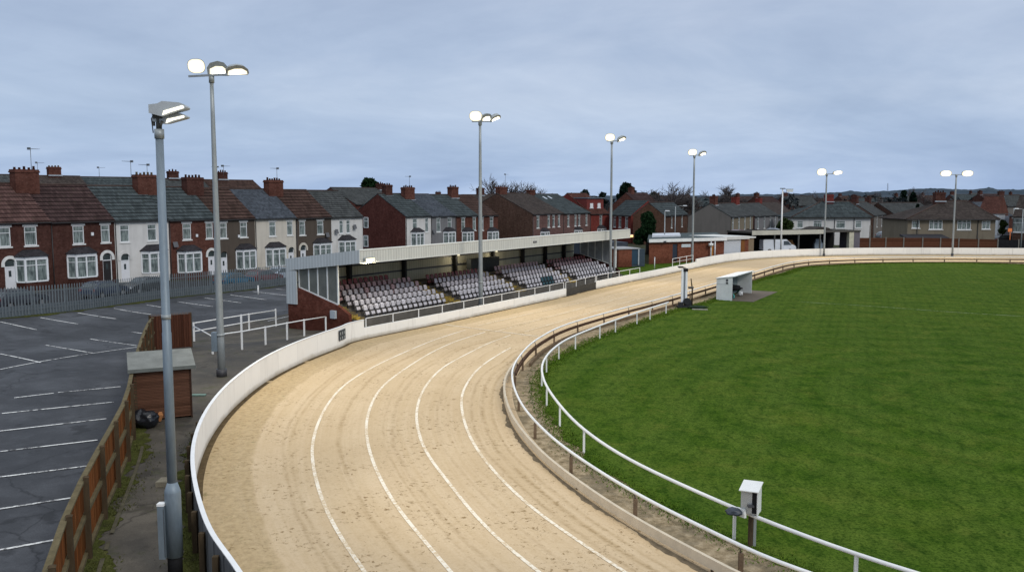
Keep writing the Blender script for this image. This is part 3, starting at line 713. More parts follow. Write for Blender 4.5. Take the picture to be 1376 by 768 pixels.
beam('hare_rail', offset(seg(INf, (.05, 39), (118, 100)), -.10), .12, .38, .52, rust, o)
beam('kerb_board', offset(seg(INf, (26, 8.2), (.3, 43)), .34), .09, .09, .33, creamboard, o)
beam('kerb_board', offset(seg(INf, (.3, 43), (118, 100)), -.34), .10, .02, .17, plain('weathered_kerb_timber', (.17, .12, .075), .9, .4), o)
rp, Ls = resample(si, 52)
for i, p in enumerate(offset(rp, -.12)):
    if p.x > 80: continue
    t = rp[i]; b = MB()
    b.box(p.x - .05, p.x + .05, p.y - .05, p.y + .05, -.02, .52)
    pc(b.build('post', plain('brown_rail_post', (.17, .12, .08), .9, .4)), o)
    b = MB(); b.tube([(p.x, p.y, .5), ((p.x + t.x) / 2, (p.y + t.y) / 2, .74), (t.x, t.y, .75)], .022, 5); pc(b.build('bracket', greypipe), o)
# dark ground shadow gap of the boarded kerb: real board uprights
kb, _ = resample(offset(seg(INf, (26, 8.2), (.3, 43)), .30), 9)
for p in kb:
    b = MB(); b.box(p.x - .03, p.x + .03, p.y - .03, p.y + .03, -.02, .135); pc(b.build('kerb_stub', rust), o)

# ------------------------------------------------------------------ pitch rail
o = empty('pitch_rail', (1.36, 36, 0)); tag(o, 'white post and rail barrier around the edge of the turf', 'barrier')
fr_ = FEN; b = MB(); b.tube([(p.x, p.y, .80) for p in fr_], .05, 8); pc(b.build('top_rail', white_paint), o)
for p in [at(*q) for q in [(980, 723.5), (784.7, 610), (752, 573.5), (731.7, 545), (730, 520), (737.5, 499), (751, 482), (769, 470), (796, 455), (825, 445.6), (848, 436), (872, 428.7), (890, 421)]] + [(7.53, 18.15), (11, 14.9), (16, 12.3)]:
    q = min(fr_, key=lambda f: (f - Vector(p)).length)
    b = MB(); b.box(q.x - .035, q.x + .035, q.y - .035, q.y + .035, -.02, .77); pc(b.build('post', white_paint), o)
# ------------------------------------------------------------------ floodlights
def head(parent, c, nrm, axis, ln=.8, wd=.45, dp=.22, lm=None, stad=False, hm=None):
    """lamp head: tapered housing with a lit lens on its open face"""
    n = Vector(nrm).normalized(); a = Vector(axis); a = (a - n * a.dot(n)).normalized(); b = n.cross(a); c = Vector(c)
    hb = MB(); seg_ = 16
    rim = []; back = []
    for i in range(seg_):
        t = 2 * math.pi * (i + .5) / seg_; ct, st = math.cos(t), math.sin(t)
        f = lambda q: math.copysign(abs(q) ** .78, q)
        rim.append(c + a * f(ct) * ln / 2 + b * f(st) * wd / 2)
        back.append(c - n * dp - a * .10 * ln + a * f(ct) * ln * .36 + b * f(st) * wd * .33)
    for i in range(seg_):
        j = (i + 1) % seg_; hb.poly([rim[i], rim[j], back[j], back[i]], sm_=True)
    hb.poly(back); hb.poly(rim)
    h = hb.build('lamp_head', hm or galv, parent)
    lb = MB(); q = [c + (p - c) * .94 for p in rim]; r2 = [c + (p - c) * .70 + n * .02 for p in rim]
    for i in range(seg_): j = (i + 1) % seg_; lb.poly([q[i] + n * .012, q[j] + n * .012, r2[j], r2[i]])
    lb.build('lens', lens_rim, h); lb = MB(); lb.poly(r2); lb.build('lens_core', lm or lens_m, h); return h
lens_rim = emit('floodlight_lens_rim', (1.0, .88, .62), 1.55)
def cowled(parent, c, nrm, axis, ln=.9, wd=.5, dp=.3):
    """hooded head: lens slung low in the front of a domed cowl"""
    n = Vector(nrm).normalized(); a = Vector(axis).normalized(); up = Vector((0, 0, 1)); a = (a - n * a.dot(n)).normalized(); b = a.cross(n); b = b if b.z > 0 else -b; c = Vector(c)
    hb = MB(); prof = [(-.5, -.5), (-.52, .2), (-.36, .62), (0, .8), (.30, .66), (.5, .22), (.55, -.25), (.50, -.5)]
    A_ = [c + a * x * ln + b * y * wd for x, y in prof]; B_ = [c - n * dp + a * x * ln * .8 + b * (y * .7 + .05) * wd for x, y in prof]
    hb.poly(A_); hb.poly(B_[::-1])
    for i in range(8): j = (i + 1) % 8; hb.poly([A_[i], A_[j], B_[j], B_[i]])
    h = hb.build('lamp_head', galv, parent); m = h.modifiers.new('bevel', 'BEVEL'); m.width = .03; m.segments = 2
    L_ = [(-.40, -.42), (-.38, .10), (-.1, .34), (.22, .32), (.44, -.02), (.47, -.40)]
    lb = MB(); lb.poly([c + n * .012 + a * x * ln + b * y * wd for x, y in L_]); lb.build('lens', lens_rim, h)
    lb = MB(); lb.poly([c + n * .022 + a * (.03 + (x - .03) * .8) * ln + b * (-.08 + (y + .08) * .76) * wd for x, y in L_]); lb.build('lens_core', lens_m, h); return h
def spot(loc, target, e, size=R(95)):
    l = bpy.data.lights.new('floodlight_lamp', 'SPOT'); l.energy = e; l.spot_size = size; l.spot_blend = .8; l.color = (1, .90, .70); l.shadow_soft_size = .25
    ob = bpy.data.objects.new('floodlight_lamp', l); col.objects.link(ob); ob.location = loc
    ob.rotation_euler = (Vector(target) - Vector(loc)).to_track_quat('-Z', 'Y').to_euler()
SP = 3900
def mast(u, vb, vt, label, rb, rt, heads, bar_, target, box=False, e=SP):
    x, y, z = gat(u, vb); ztop = atY(u, vt, y).z; H_ = ztop - z
    o = empty('floodlight_mast', (x, y, z)); tag(o, label, 'floodlight', 'floodlight masts round the track')
    b = MB(); n = 8; b.tube([(0, 0, -.1 + (H_ + .1) * i / n) for i in range(n + 1)], [rb + (rt - rb) * (i / n) for i in range(n + 1)], 12); b.build('pole', galv, o)
    b = MB(); b.tube([(0, 0, -.05), (0, 0, .35)], rb * 1.35, 10); b.build('base_collar', darkmetal, o)
    b = MB(); b.tube([(0, 0, H_ * .11 + .4), (0, 0, H_ * .11 + .5)], rb * 1.12, 10); b.build('collar', galv, o)
    if box:
        b = MB(); b.box(-rb - .2, -rb * .6, -.16, .16, 1.2, 2.1); b.build('control_box', bluegalv, o)
    (bx0, by0), (bx1, by1) = bar_
    b = MB(); b.bar((bx0, by0, H_ + .03), (bx1, by1, H_ + .03), .07, .09); b.build('crossbar', galv, o)
    b = MB(); b.tube([(0, 0, H_ - .25), (0, 0, H_ + .1)], rt * 1.5, 10); b.build('spigot', galv, o)
    for i, (c, nr, axx, ln, wd, *dp) in enumerate(heads): (head if i == 0 or abs(nr[0]) < .4 and len(heads) == 2 else cowled)(o, (c[0], c[1], H_ + c[2]), nr, axx, ln, wd, dp[0] if dp else .25)
    if e: spot((x + bx1 * .3, y - .5, ztop - .5), target, e)
    return o
mast(298, 505, 104, 'tall floodlight mast with three lit heads, standing behind the white hoarding', .185, .085,
     [((-.62, -.15, .48), (.05, -1, -.28), (1, 0, 0), .80, .66), ((.36, -.15, .30), (.25, -.9, -.35), (1, .2, 0), .92, .52), ((1.18, -.05, .26), (.35, -.6, -.62), (1, .12, -.2), 1.0, .42, .22)],
     ((-1.0, -.1), (.95, -.75)), (-3, 38, 0), box=True, e=SP)
mast(646, 414, 164, 'floodlight mast rising in front of the stand\'s second seat block', .175, .09,
     [((-.32, -.1, .42), (-.05, -1, -.28), (1, 0, 0), .95, .78), ((.5, -.1, .25), (.5, -.8, -.5), (1, .2, 0), .9, .5), ((1.15, 0, .25), (.55, -.4, -.75), (1, .1, -.2), .9, .45)], ((-.6, 0), (.9, -.3)), (3, 58, 0))
mast(820, 378, 190, 'floodlight mast before the glazed far end of the stand', .15, .095,
     [((-.2, -.1, .38), (0, -1, -.3), (1, 0, 0), .98, .78), ((1.0, 0, .2), (.5, -.5, -.7), (1, .1, -.15), 1.0, .5)], ((-.5, 0), (.8, -.2)), (14, 76, 0))
mast(930, 358, 209, 'slim floodlight mast before the brick clubhouse, beside the short railing', .14, .10,
     [((-.25, -.1, .38), (.05, -1, -.3), (1, 0, 0), 1.1, .8), ((1.0, 0, .2), (.5, -.6, -.6), (1, .1, -.12), 1.1, .5)], ((-.6, 0), (.8, -.2)), (24, 92, 0))
mast(1107, 344, 234, 'floodlight mast in front of the open shelter, one head far brighter', .13, .10,
     [((-.75, -.1, .3), (-.05, -1, -.15), (1, 0, 0), 1.3, 1.0), ((1.5, -.1, .2), (.3, -1, -.3), (1, 0, 0), 1.5, .55)], ((-.7, 0), (1.3, 0)), (44, 112, 0))
mast(1279.5, 344, 235, 'floodlight mast with two equal bright heads before the brown semi-detached house', .13, .10,
     [((-1.5, -.1, .2), (0, -1, -.28), (1, 0, 0), 1.6, .85), ((1.5, -.1, .2), (0, -1, -.28), (1, 0, 0), 1.6, .85)], ((-1.3, 0), (1.3, 0)), (60, 110, 0))
# smaller unlit column at 1049
x, y, z = gat(1049, 343); H_ = atY(1049, 254, y).z - z
o = empty('lamp_column', (x, y, z)); tag(o, 'thin white lamp column with a small unlit head beside the white van', 'lamp post')
b = MB(); b.tube([(0, 0, -.1), (0, 0, H_)], [.14, .09], 10); b.build('pole', white_paint, o)
b = MB(); b.box(-.35, .3, -.16, .16, H_ + .02, H_ + .14); b.build('lamp_head', darkmetal, o)
b = MB(); b.box(.30, 1.5, -.05, .05, H_ - .05, H_ + .03); h = b.build('arm', galv, o)
b = MB(); b.frustum((1.0, 0, H_ - .42), (1, 0, 0), (0, 1, 0), (0, 0, .36), .42, .10, .46, .14); b.build('lamp_shade', plain('pale_lamp_glass', (.62, .68, .72), .3, .05), o)

# nearest lamp column (left foreground)
x, y = at(236, 772); ztop = atY(213.5, 166, y).z
xt = atY(213.5, 166, y).x
o = empty('floodlight_column', (x, y, 0)); tag(o, 'nearest grey-blue lamp column with two stacked lit heads beside the path', 'floodlight', 'floodlight masts round the track')
lean = (xt - x); H_ = ztop
pt = lambda zq: (lean * zq / H_, 0, zq)
zs_ = atY(228, 660, y).z
b = MB(); b.tube([pt(.45), pt(zs_), pt(zs_ + .02), pt(zs_ + .22)], [.180, .175, .172, .106], 20); b.build('base_sleeve', bluegalv, o)
b = MB(); b.tube([pt(zs_ + .2), pt(H_ * .55), pt(H_ * .55 + .01), pt(H_ - .25)], [.106, .098, .090, .082], 20); b.build('pole', bluegalv, o)
b = MB(); b.tube([pt(-.1), pt(.5)], .16, 18); b.build('base_collar', black, o)
b = MB(); b.tube([pt(H_ * .58), pt(H_ * .58 + .10)], .100, 18); b.build('band', galv, o)
b = MB(); b.box(-.275, -.13, -.20, -.05, .45, 1.66); q = b.build('junction_box', bluegalv, o)
q.modifiers.new('bevel', 'BEVEL').width = .015
b = MB(); b.box(-.28, -.125, -.205, -.045, 1.665, 1.72); b.build('box_cap', white_paint, q)
b = MB(); b.box(-.14, -.132, -.207, -.201, .5, 1.6); b.build('box_seam', darkmetal, q)
tx = lean
b = MB(); b.tube([(tx, 0, H_ - .32), (tx, 0, H_ - .12)], [.100, .100], 16); b.build('top_band', galv, o)
b = MB(); b.tube([(tx, 0, H_ - .12), (tx, 0, H_ + .26)], .062, 10)
b.box(tx - .10, tx + .10, -.06, .06, H_ + .10, H_ + .18); b.box(tx - .13, tx - .09, -.03, .03, H_ - .05, H_ + .2); b.tube([(tx - .12, -.02, H_ - .2), (tx - .14, -.04, H_ + .1), (tx - .02, -.08, H_ + .25)], .012, 5)
b.tube([(tx + .06, -.07, H_ - .06), (tx + .1, -.07, H_ + .05)], .03, 8)
b.build('bracket', plain('dark_cast_bracket', (.10, .10, .09), .6, .4), o)
def cowl(cz, ln, ht, dp, y0):
    """streetlight-like cowl: flat box rounded at the nose, lens strip slung under its camera-side edge"""
    hb = MB(); prof = [(-.12, .0), (-.12, ht * .72), (ln * .10, ht * .80), (ln * .25, ht), (ln * .80, ht * .88), (ln * .97, ht * .70), (ln, ht * .50), (ln * .97, ht * .36), (.16, -.07)]
    P0 = [(tx + a, y0, cz + c_) for a, c_ in prof]; P1 = [(tx + a * .97, y0 + dp, cz + c_ * .8 + .02) for a, c_ in prof]
    hb.poly(P0); hb.poly(P1[::-1])
    for i in range(len(prof)):
        j = (i + 1) % len(prof); hb.poly([P0[i], P0[j], P1[j], P1[i]])
    h = hb.build('lamp_head', plain('pale_lamp_housing', (.44, .47, .48), .4, .15), o)
    m = h.modifiers.new('bevel', 'BEVEL'); m.width = .025; m.segments = 3
    lb = MB(); f = -.014
    A = [(.17, -.045), (.20, .045), (ln * .60, ht * .40), (ln * .90, ht * .62), (ln * .955, ht * .55), (ln * .94, ht * .40), (ln * .55, ht * .10)]
    lb.poly([(tx + a, y0 + f, cz + c_) for a, c_ in A]); lb.build('lens', lens_n, h)
lens_n = emit('near_lamp_lens', (1.0, .94, .76), 2.2)
cowl(H_ + .20, .66, .25, .34, -.22); cowl(H_ + .045, .60, .19, .30, -.05)
spot((x + .5, y - .15, H_ - .1), (2, 26, 0), 1500, R(66))
# concrete blocks by its foot
for u, v, s_ in ((221, 650, .34), (222, 700, .26)):
    x, y = at(u, v); b = MB(); b.box(x - s_ / 2, x + s_ / 2, y - s_ * .7, y + s_ * .7, -.02, .14)
    q = b.build('concrete_block', plain('mossy_concrete', (.24, .22, .17), .95, .4)); tag(q, 'pale concrete block by the path, ' + ('larger and farther up the path' if s_ > .3 else 'smaller and closer to the column foot'), 'concrete block')
    q.modifiers.new('bevel', 'BEVEL').width = .02

# ------------------------------------------------------------------ timber fence by the path
o = empty('timber_fence', (TF[3].x, TF[3].y, 0)); tag(o, 'long brown close-board fence with mossy rails between car park and path', 'fence')
Lf, Ltot = resample(TFc, int(sum((a - b_).length for a, b_ in zip(TFc, TFc[1:])) / 2.55) + 1)
# post positions follow the photo where seen
for i in range(len(Lf) - 1):
    a, c = Lf[i], Lf[i + 1]
    za, zc = gz(a.x, a.y), gz(c.x, c.y); d = (c - a).normalized(); nr = Vector((d.y, -d.x))   # towards the path
    P = lambda p, k, z: (p.x + nr.x * k, p.y + nr.y * k, z)
    b = MB()
    nb = 16
    for j in range(nb):
        p0 = a.lerp(c, j / nb); p1 = a.lerp(c, (j + .97) / nb); zz0 = za + (zc - za) * j / nb; tp = 1.86 + random.uniform(-.012, .012); k = random.uniform(-.008, .008)
        b.hexa([P(p0, -.012 + k, zz0 + .06), P(p1, -.012 + k, zz0 + .06), P(p1, .012 + k, zz0 + .06), P(p0, .012 + k, zz0 + .06),
                P(p0, -.012 + k, zz0 + tp), P(p1, -.012 + k, zz0 + tp), P(p1, .012 + k, zz0 + tp), P(p0, .012 + k, zz0 + tp)])
    pc(b.build('panel', timber_m), o)
    for zr in (.12, 1.02, 1.86):
        b = MB(); b.bar(P(a, .055 if zr < 1.8 else .02, za + zr), P(c, .055 if zr < 1.8 else .02, zc + zr), .085 if zr < 1.8 else .13, .10 if zr < 1.8 else .05); pc(b.build('fence_rail', mossy_m), o)
    b = MB(); q = Vector(P(a, .12, za)); b.frustum(q - Vector((0, 0, .1)), (d.x, d.y, 0), (nr.x, nr.y, 0), (0, 0, 2.06), .06, .06, .055, .055); b.frustum(q + Vector((0, 0, 1.96)), (d.x, d.y, 0), (nr.x, nr.y, 0), (0, 0, .03), .07, .07, .03, .03)
    pc(b.build('post', post_m), o)
# mossy soil band along the fence foot
def moss_mat():
    t = NT('mossy_soil'); ob = t.coord('Object'); m = t.noise(ob, 2.2, 5, .75); f = t.noise(ob, 18, 3, .7)
    c = t.ramp(m, [(.32, (.045, .040, .022)), (.5, (.075, .085, .022)), (.7, (.13, .125, .05))])
    return t.done(t.mix(t.ramp(f, [(.35, .5), (.6, 0.0)]), c, (.02, .022, .008)), .95, t.math('ADD', m, f), .8, .06, 0, .1)
msm = moss_mat()
def ragged_band(name, pts, w0, w1, z, mat, tz=True):
    b = MB(); pts, _ = resample(pts, max(8, int(sum((p - q).length for p, q in zip(pts, pts[1:])) / .09)))
    A = offset(pts, w0); B = []
    for i, p in enumerate(offset(pts, 0)):
        pass
    j = [w1 * max(.12, .55 + .75 * mn.noise(Vector((i * .05, w1, 0))) + .35 * mn.noise(Vector((i * .23, w1, 3))) + .15 * mn.noise(Vector((i * .8, w1, 6)))) for i in range(len(pts))]
    for i in range(len(pts)):
        t = (pts[min(i + 1, len(pts) - 1)] - pts[max(i - 1, 0)]).normalized(); B.append(pts[i] + Vector((-t.y, t.x)) * j[i])
    for i in range(len(pts) - 1):
        b.poly([(p.x, p.y, z + (gz(p.x, p.y) if tz else 0)) for p in (A[i], A[i + 1], B[i + 1], B[i])])
    q = b.build(name, mat, fix=False)
    if q.data.polygons[0].normal.z < 0: q.data.flip_normals()
    q['kind'] = 'structure'; return q
ragged_band('kerb_shadow_strip', offset(seg(INf, (26, 8.2), (.3, 43)), .38), 0.0, .26, .007, plain('shadow_stained_sand', (.19, .15, .10), .95, .6, 3), tz=False)  # kerb board's shadow, with some staining, painted as a dark strip on the sand
ragged_band('moss_strip', seg(TFc, (-7.5, 13), (-14.2, 32)), 0.0, -.75, .006, msm)
ragged_band('soil_strip', s1[len(s1) // 3: int(len(s1) * .72)], .06, 1.0, .008, msm)
line_strip('kerb_edging', [p for p in offset(seg(TFc, (-7.5, 13), (-13, 29)), -.42)], .10, .03, plain('kerb_concrete', (.105, .095, .065), .95, .5), gaps=.2)
# moss tufts as real clumps
T = []
for src, off in ((seg(TFc, (-7.5, 13), (-14.2, 32)), -1), (s1[len(s1) // 3: int(len(s1) * .72)], 1)):
    for _ in range(5200):
        p = random.choice(src); i = src.index(p); t = (src[min(i + 1, len(src) - 1)] - src[max(i - 1, 0)]).normalized(); n_ = Vector((-t.y, t.x)) * off
        k = abs(random.gauss(0, .32)) + .12; q = p + n_ * k + t * random.uniform(-.3, .3)
        if math.sin(q.x * 2.1) + math.cos(q.y * 1.3) > -.1: T.append((q.x, q.y))
T = np.array(T); n = len(T); an = np.random.rand(n) * 6.28; hh = .02 + .04 * np.random.rand(n); ww = .008 + .012 * np.random.rand(n)
V = np.empty((n * 3, 3)); V[0::3] = np.c_[T[:, 0] - np.cos(an) * ww, T[:, 1] - np.sin(an) * ww, np.zeros(n)]; V[1::3] = np.c_[T[:, 0] + np.cos(an) * ww, T[:, 1] + np.sin(an) * ww, np.zeros(n)]
V[2::3] = np.c_[T[:, 0] + np.random.normal(0, .04, n), T[:, 1] + np.random.normal(0, .04, n), hh]
g = npmesh('weeds', V, np.arange(n * 3).reshape(-1, 3), foliage('weed_green', (.075, .080, .025), .5, 3)); tag(g, 'mossy weeds growing along the path edges', 'weeds', kind='stuff')

# dark timber gate panel crossing at the fence end
A = Vector((-20.75, 49.9)); B = Vector((-18.9, 51.2)); d = (B - A).normalized(); nr = Vector((d.y, -d.x)); z0 = gz(-19.8, 50.5)
o = empty('fence_panel', (A.x, A.y, z0)); tag(o, 'short dark timber fence panel topped with spikes behind the shed', 'fence')
L_ = (B - A).length; o.rotation_euler = (0, 0, math.atan2(d.y, d.x))
b = MB()
for j in range(14): b.box(L_ * j / 14, L_ * (j + .95) / 14, -.015, .015, 0, 1.95)
b.build('panel', planks('dark_red_boards', (.085, .035, .022), .14, 'x'), o)
for xx_ in (0, L_): b = MB(); b.box(xx_ - .06, xx_ + .06, .02, .14, -.1, 2.02); b.build('post', post_m, o)
b = MB()
for j in range(26): b.frustum((L_ * (j + .5) / 26, 0, 1.955), (1, 0, 0), (0, 1, 0), (0, 0, .13), .02, .02, .004, .004)
b.build('spike_strip', plain('spike_plastic', (.17, .12, .09), .8), o)

# ------------------------------------------------------------------ shed
A = Vector(at(181, 567)); B = Vector(at(258, 559.5)); d = (B - A).normalized(); L_ = (B - A).length
o = empty('garden_shed', (A.x, A.y, 0), math.atan2(d.y, d.x)); tag(o, 'small brown lapboard shed with grey-green felt roof beside the fence', 'shed')
lap = planks('shed_lapboards', (.125, .062, .040), .115, 'z', var=.25)
DP = 1.55
b = MB()
for j in range(17): b.hexa([(0, -.006, .06 + j * .115), (L_, -.006, .06 + j * .115), (L_, .03, .06 + j * .115), (0, .03, .06 + j * .115), (0, .012, .17 + j * .115), (L_, .012, .17 + j * .115), (L_, .03, .17 + j * .115), (0, .03, .17 + j * .115)])
b.build('front_wall', lap, o)
for nme, x0, x1 in (('side_wall', .0, .04), ('side_wall', L_ - .04, L_)):
    b = MB(); b.prism([(.035, 0), (DP, 0), (DP, 2.28), (.035, 2.0)], x0, x1, 'x'); b.build(nme, lap, o)
b = MB(); b.box(.045, L_ - .045, DP - .04, DP, 0, 2.2); b.build('back_wall', lap, o)
for xx_ in (-.03, L_ - .03): b = MB(); b.box(xx_, xx_ + .06, -.035, .03, 0, 2.0); b.build('corner_trim', plain('dark_shed_trim', (.05, .028, .02), .9), o)
b = MB(); b.hexa([(-.16, -.22, 1.985), (L_ + .18, -.22, 1.985), (L_ + .18, DP + .15, 2.33), (-.16, DP + .15, 2.33), (-.16, -.22, 2.05), (L_ + .18, -.22, 2.05), (L_ + .18, DP + .15, 2.40), (-.16, DP + .15, 2.40)])
rf = b.build('roof', plain('roof_felt', (.205, .212, .195), .9, .3, 2.0), o); rf.modifiers.new('bevel', 'BEVEL').width = .015
b = MB(); b.box(-.17, L_ + .19, -.245, -.222, 1.92, 2.05); b.build('fascia_board', plain('felt_edge', (.13, .14, .13), .9), rf)
# bin bag
x, y = at(197, 573)
import bmesh
bm = bmesh.new(); bmesh.ops.create_icosphere(bm, subdivisions=4, radius=1)
for v in bm.verts:
    p = v.co.copy(); k = 1 + .22 * mn.noise(p * 1.6) + .10 * mn.noise(p * 4.5); v.co = Vector((p.x * .50 * k, p.y * .40 * k, max(-.02, .26 + p.z * .33 * k + (.10 if p.x < -.3 and p.z > 0 else 0))))
me = bpy.data.meshes.new('bin_bag'); bm.to_mesh(me); bm.free()
for p in me.polygons: p.use_smooth = True
me.materials.append(plain('black_bag_plastic', (.012, .014, .018), .28, .4, 5, .5))
q = bpy.data.objects.new('bin_bag', me); col.objects.link(q); q.location = (x, y, .02); tag(q, 'bulging black bin bag slumped against the shed corner', 'bin bag')
x2, y2 = at(214, 566); b = MB(); b.frustum((x2, y2, .02), (.9, .3, 0), (-.3, .9, 0), (.05, -.03, .24), .07, .06, .12, .08); b.frustum((x2 + .05, y2 - .03, .265), (.9, .3, 0), (-.3, .9, 0), (.02, 0, .12), .11, .075, .05, .03)
q = b.build('cardboard_scrap', plain('orange_scrap', (.42, .19, .08), .8)); tag(q, 'crumpled orange scrap beside the black bin bag', 'rubbish'); q.modifiers.new('bevel', 'BEVEL').width = .02
x2, y2 = at(267, 531); b = MB(); b.box(x2 - .3, x2 + .3, y2 - .12, y2 + .12, .0, .05); q = b.build('pale_board', plain('green_tinted_board', (.16, .24, .21), .7)); tag(q, 'pale greenish board lying on the path right of the shed', 'board'); q.modifiers.new('bevel', 'BEVEL').width = .012

# ------------------------------------------------------------------ palisade fence
pal_m = plain('palisade_steel', (.135, .158, .172), .5, .3, 4, metal=.15, streak=True)
PP = smooth(catmull([Vector((p[0], p[1])) for p in PAL], .5), 3)
o = empty('palisade_fence', (PP[0].x, PP[0].y, 0)); tag(o, 'grey-blue steel palisade fence with pointed pales along the car park edge', 'fence')
PF, PL = resample(PP, int(sum((a - c).length for a, c in zip(PP, PP[1:])) / 2.75) + 1)
HP = 2.2
for i in range(len(PF) - 1):
    a, c = PF[i], PF[i + 1]; za, zc = gz(a.x, a.y), gz(c.x, c.y); d = (c - a).normalized(); nr = Vector((d.y, -d.x))
    b = MB(); k = 11
    for j in range(k):
        p = a.lerp(c, (j + .5) / k); zb = za + (zc - za) * (j + .5) / k; w_ = .056
        A_ = Vector((p.x - d.x * w_, p.y - d.y * w_, zb + .06)); B_ = Vector((p.x + d.x * w_, p.y + d.y * w_, zb + .06)); up = Vector((0, 0, HP - .18)); tip = Vector((p.x, p.y, zb + HP))
        n3 = Vector((nr.x, nr.y, 0)) * .02; M_ = Vector((p.x, p.y, zb + .06)) + n3
        b.poly([A_, M_, M_ + up, A_ + up]); b.poly([M_, B_, B_ + up, M_ + up]); b.poly([A_ + up, M_ + up, tip]); b.poly([M_ + up, B_ + up, tip])
    pc(b.build('pale_panel', pal_m, fix=False), o)
    for zr in (.45, 1.75):
        b = MB(); b.bar((a.x - nr.x * .04, a.y - nr.y * .04, za + zr), (c.x - nr.x * .04, c.y - nr.y * .04, zc + zr), .04, .06); pc(b.build('fence_rail', pal_m), o)
    b = MB(); b.box(a.x - nr.x * .08 - .05, a.x - nr.x * .08 + .05, a.y - nr.y * .08 - .05, a.y - nr.y * .08 + .05, za - .1, za + HP - .05); pc(b.build('post', pal_m), o)
    b = MB(); b.bar((a.x - nr.x * .09, a.y - nr.y * .09, za + .35), (c.x - nr.x * .09, c.y - nr.y * .09, zc + .35), .05, .85); pc(b.build('gravel_board', plain('low_steel_sheet', (.12, .145, .165), .6, .3), ), o)
ragged_band('weed_strip', offset(PP, -.05), 0.1, -.55, .008, msm)

# ------------------------------------------------------------------ white guard rails on the apron
def grail(name, pxs, posts, label, rails, rr=.035):
    P = [gat(*q) for q in pxs]; o = empty(name, P[0]); tag(o, label, 'railing', 'white guard rails on the apron')
    for zr in rails:
        b = MB(); b.tube([(p[0], p[1], p[2] + zr) for p in P], rr, 8); pc(b.build('guard_rail', white_paint), o)
    for q, h in posts:
        x, y, z = gat(*q); b = MB(); b.box(x - .045, x + .045, y - .045, y + .045, z - .05, z + h); pc(b.build('post', white_paint), o)
grail('guard_railing', [(261, 458), (335, 444), (370.6, 438)], [((261, 458), 1.2), ((335, 444), 1.2), ((371, 438), 1.26)], 'white two-rail barrier at the car park edge behind the tall mast', (1.15, .62))
grail('guard_railing', [(286, 475), (325.4, 469), (357, 462.5), (386, 456), (409, 451), (438, 445)], [((286, 475), 1.12), ((325.4, 469), 1.95), ((357, 462.5), 1.05), ((386, 456), 1.05), ((409, 451), 1.05), ((438, 445), 1.0)], 'white single-rail barrier leading to the stand\'s brick end wall', (1.0,))
grail('guard_railing', [(286, 475), (261, 458)], [], 'short white return rail joining the two barriers by the mast', (.95,))
x, y, z = gat(347, 396); b = MB(); b.tube([(x, y, z), (x, y, z + .8)], .07, 8); b.tube([(x, y, z + .80), (x, y, z + .9)], [.09, .05], 8)
q = b.build('bollard', white_paint); tag(q, 'small white bollard at the palisade fence foot', 'bollard')

# ------------------------------------------------------------------ grandstand
A0 = math.atan2(.845, .535); O0 = Vector((-8.85, 51.6))
def S(s, p): return (O0.x + s * .535 - p * .845, O0.y + s * .845 + p * .535)
G = empty('grandstand', (*O0, 0), A0); tag(G, 'long low covered stand with cream corrugated roof edge and brick ends', 'grandstand')
S0, S1 = 4.9, 46.7; PB = 11.0
conc = plain('stand_concrete', (.13, .12, .105), .95, .4, 1.5); rows = []
ROWP = [5.35 + .82 * i for i in range(6)]; ROWZ = [.12 + .27 * i for i in range(6)]
b = MB(); pr = [(4.95, -.9), (4.95, ROWZ[0])]
for i in range(6):
    if i: pr += [(ROWP[i] - .30, ROWZ[i - 1]), (ROWP[i] - .30, ROWZ[i])]
pr += [(PB, ROWZ[5]), (PB, -.9)]
b.prism(pr, S0 + .25, S1 - .25, 'x'); b.build('terrace', conc, G)
yel = worn('yellow_step_paint', (.42, .29, .05), .46, (.11, .09, .055), 3)
for sa, sb in ((5.2, 6.0), (15.55, 17.2), (25.45, 27.25), (35.3, 36.7)):
    b = MB()
    for i in range(6):
        b.box(sa, sb, ROWP[i] - .302, ROWP[i] + .515, ROWZ[i] + .002, ROWZ[i] + .008)
        if i: b.box(sa, sb, ROWP[i] - .306, ROWP[i] - .3015, ROWZ[i - 1] + .01, ROWZ[i])
        b.box(sa, sb, ROWP[i] - .1, ROWP[i] + .25, ROWZ[i] + .008, ROWZ[i] + .13)
    b.build('aisle_steps', yel, G)
cor_in = corrugated('olive_back_sheeting', (.46, .44, .33), .3, 'x', .6)
b = MB(); b.box(S0, S1, PB, PB + .06, -1, 4.0); b.build('back_wall', cor_in, G)
for zr in (2.3, 3.1): b = MB(); b.box(S0 + .1, S1 - .1, PB - .10, PB - .003, zr, zr + .12); b.build('sheeting_rail', darkmetal, G)
for s_ in (10.5, 17.0, 24.1, 30.2, 35.5, 40.0, 44):
    b = MB(); b.box(s_ - .14, s_ + .14, PB - .42, PB - .105, ROWZ[5], 3.85); b.build('column', plain('dark_stanchion', (.03, .03, .03), .6), G)
    b = MB(); zf, zb = 4.42, 3.78; b.hexa([(s_ - .06, 4.7, zf - .25), (s_ + .06, 4.7, zf - .25), (s_ + .06, PB - .11, zb - .35), (s_ - .06, PB - .11, zb - .35), (s_ - .06, 4.7, zf), (s_ + .06, 4.7, zf), (s_ + .06, PB - .11, zb), (s_ - .06, PB - .11, zb)]); b.build('rafter', plain('dark_rafter', (.06, .06, .055), .7), G)
cream = corrugated('cream_fascia_sheet', (.60, .60, .54), .28, 'x', .25); greys = corrugated('pale_grey_end_sheet', (.50, .54, .55), .28, 'y', .25)
PF0 = 4.45
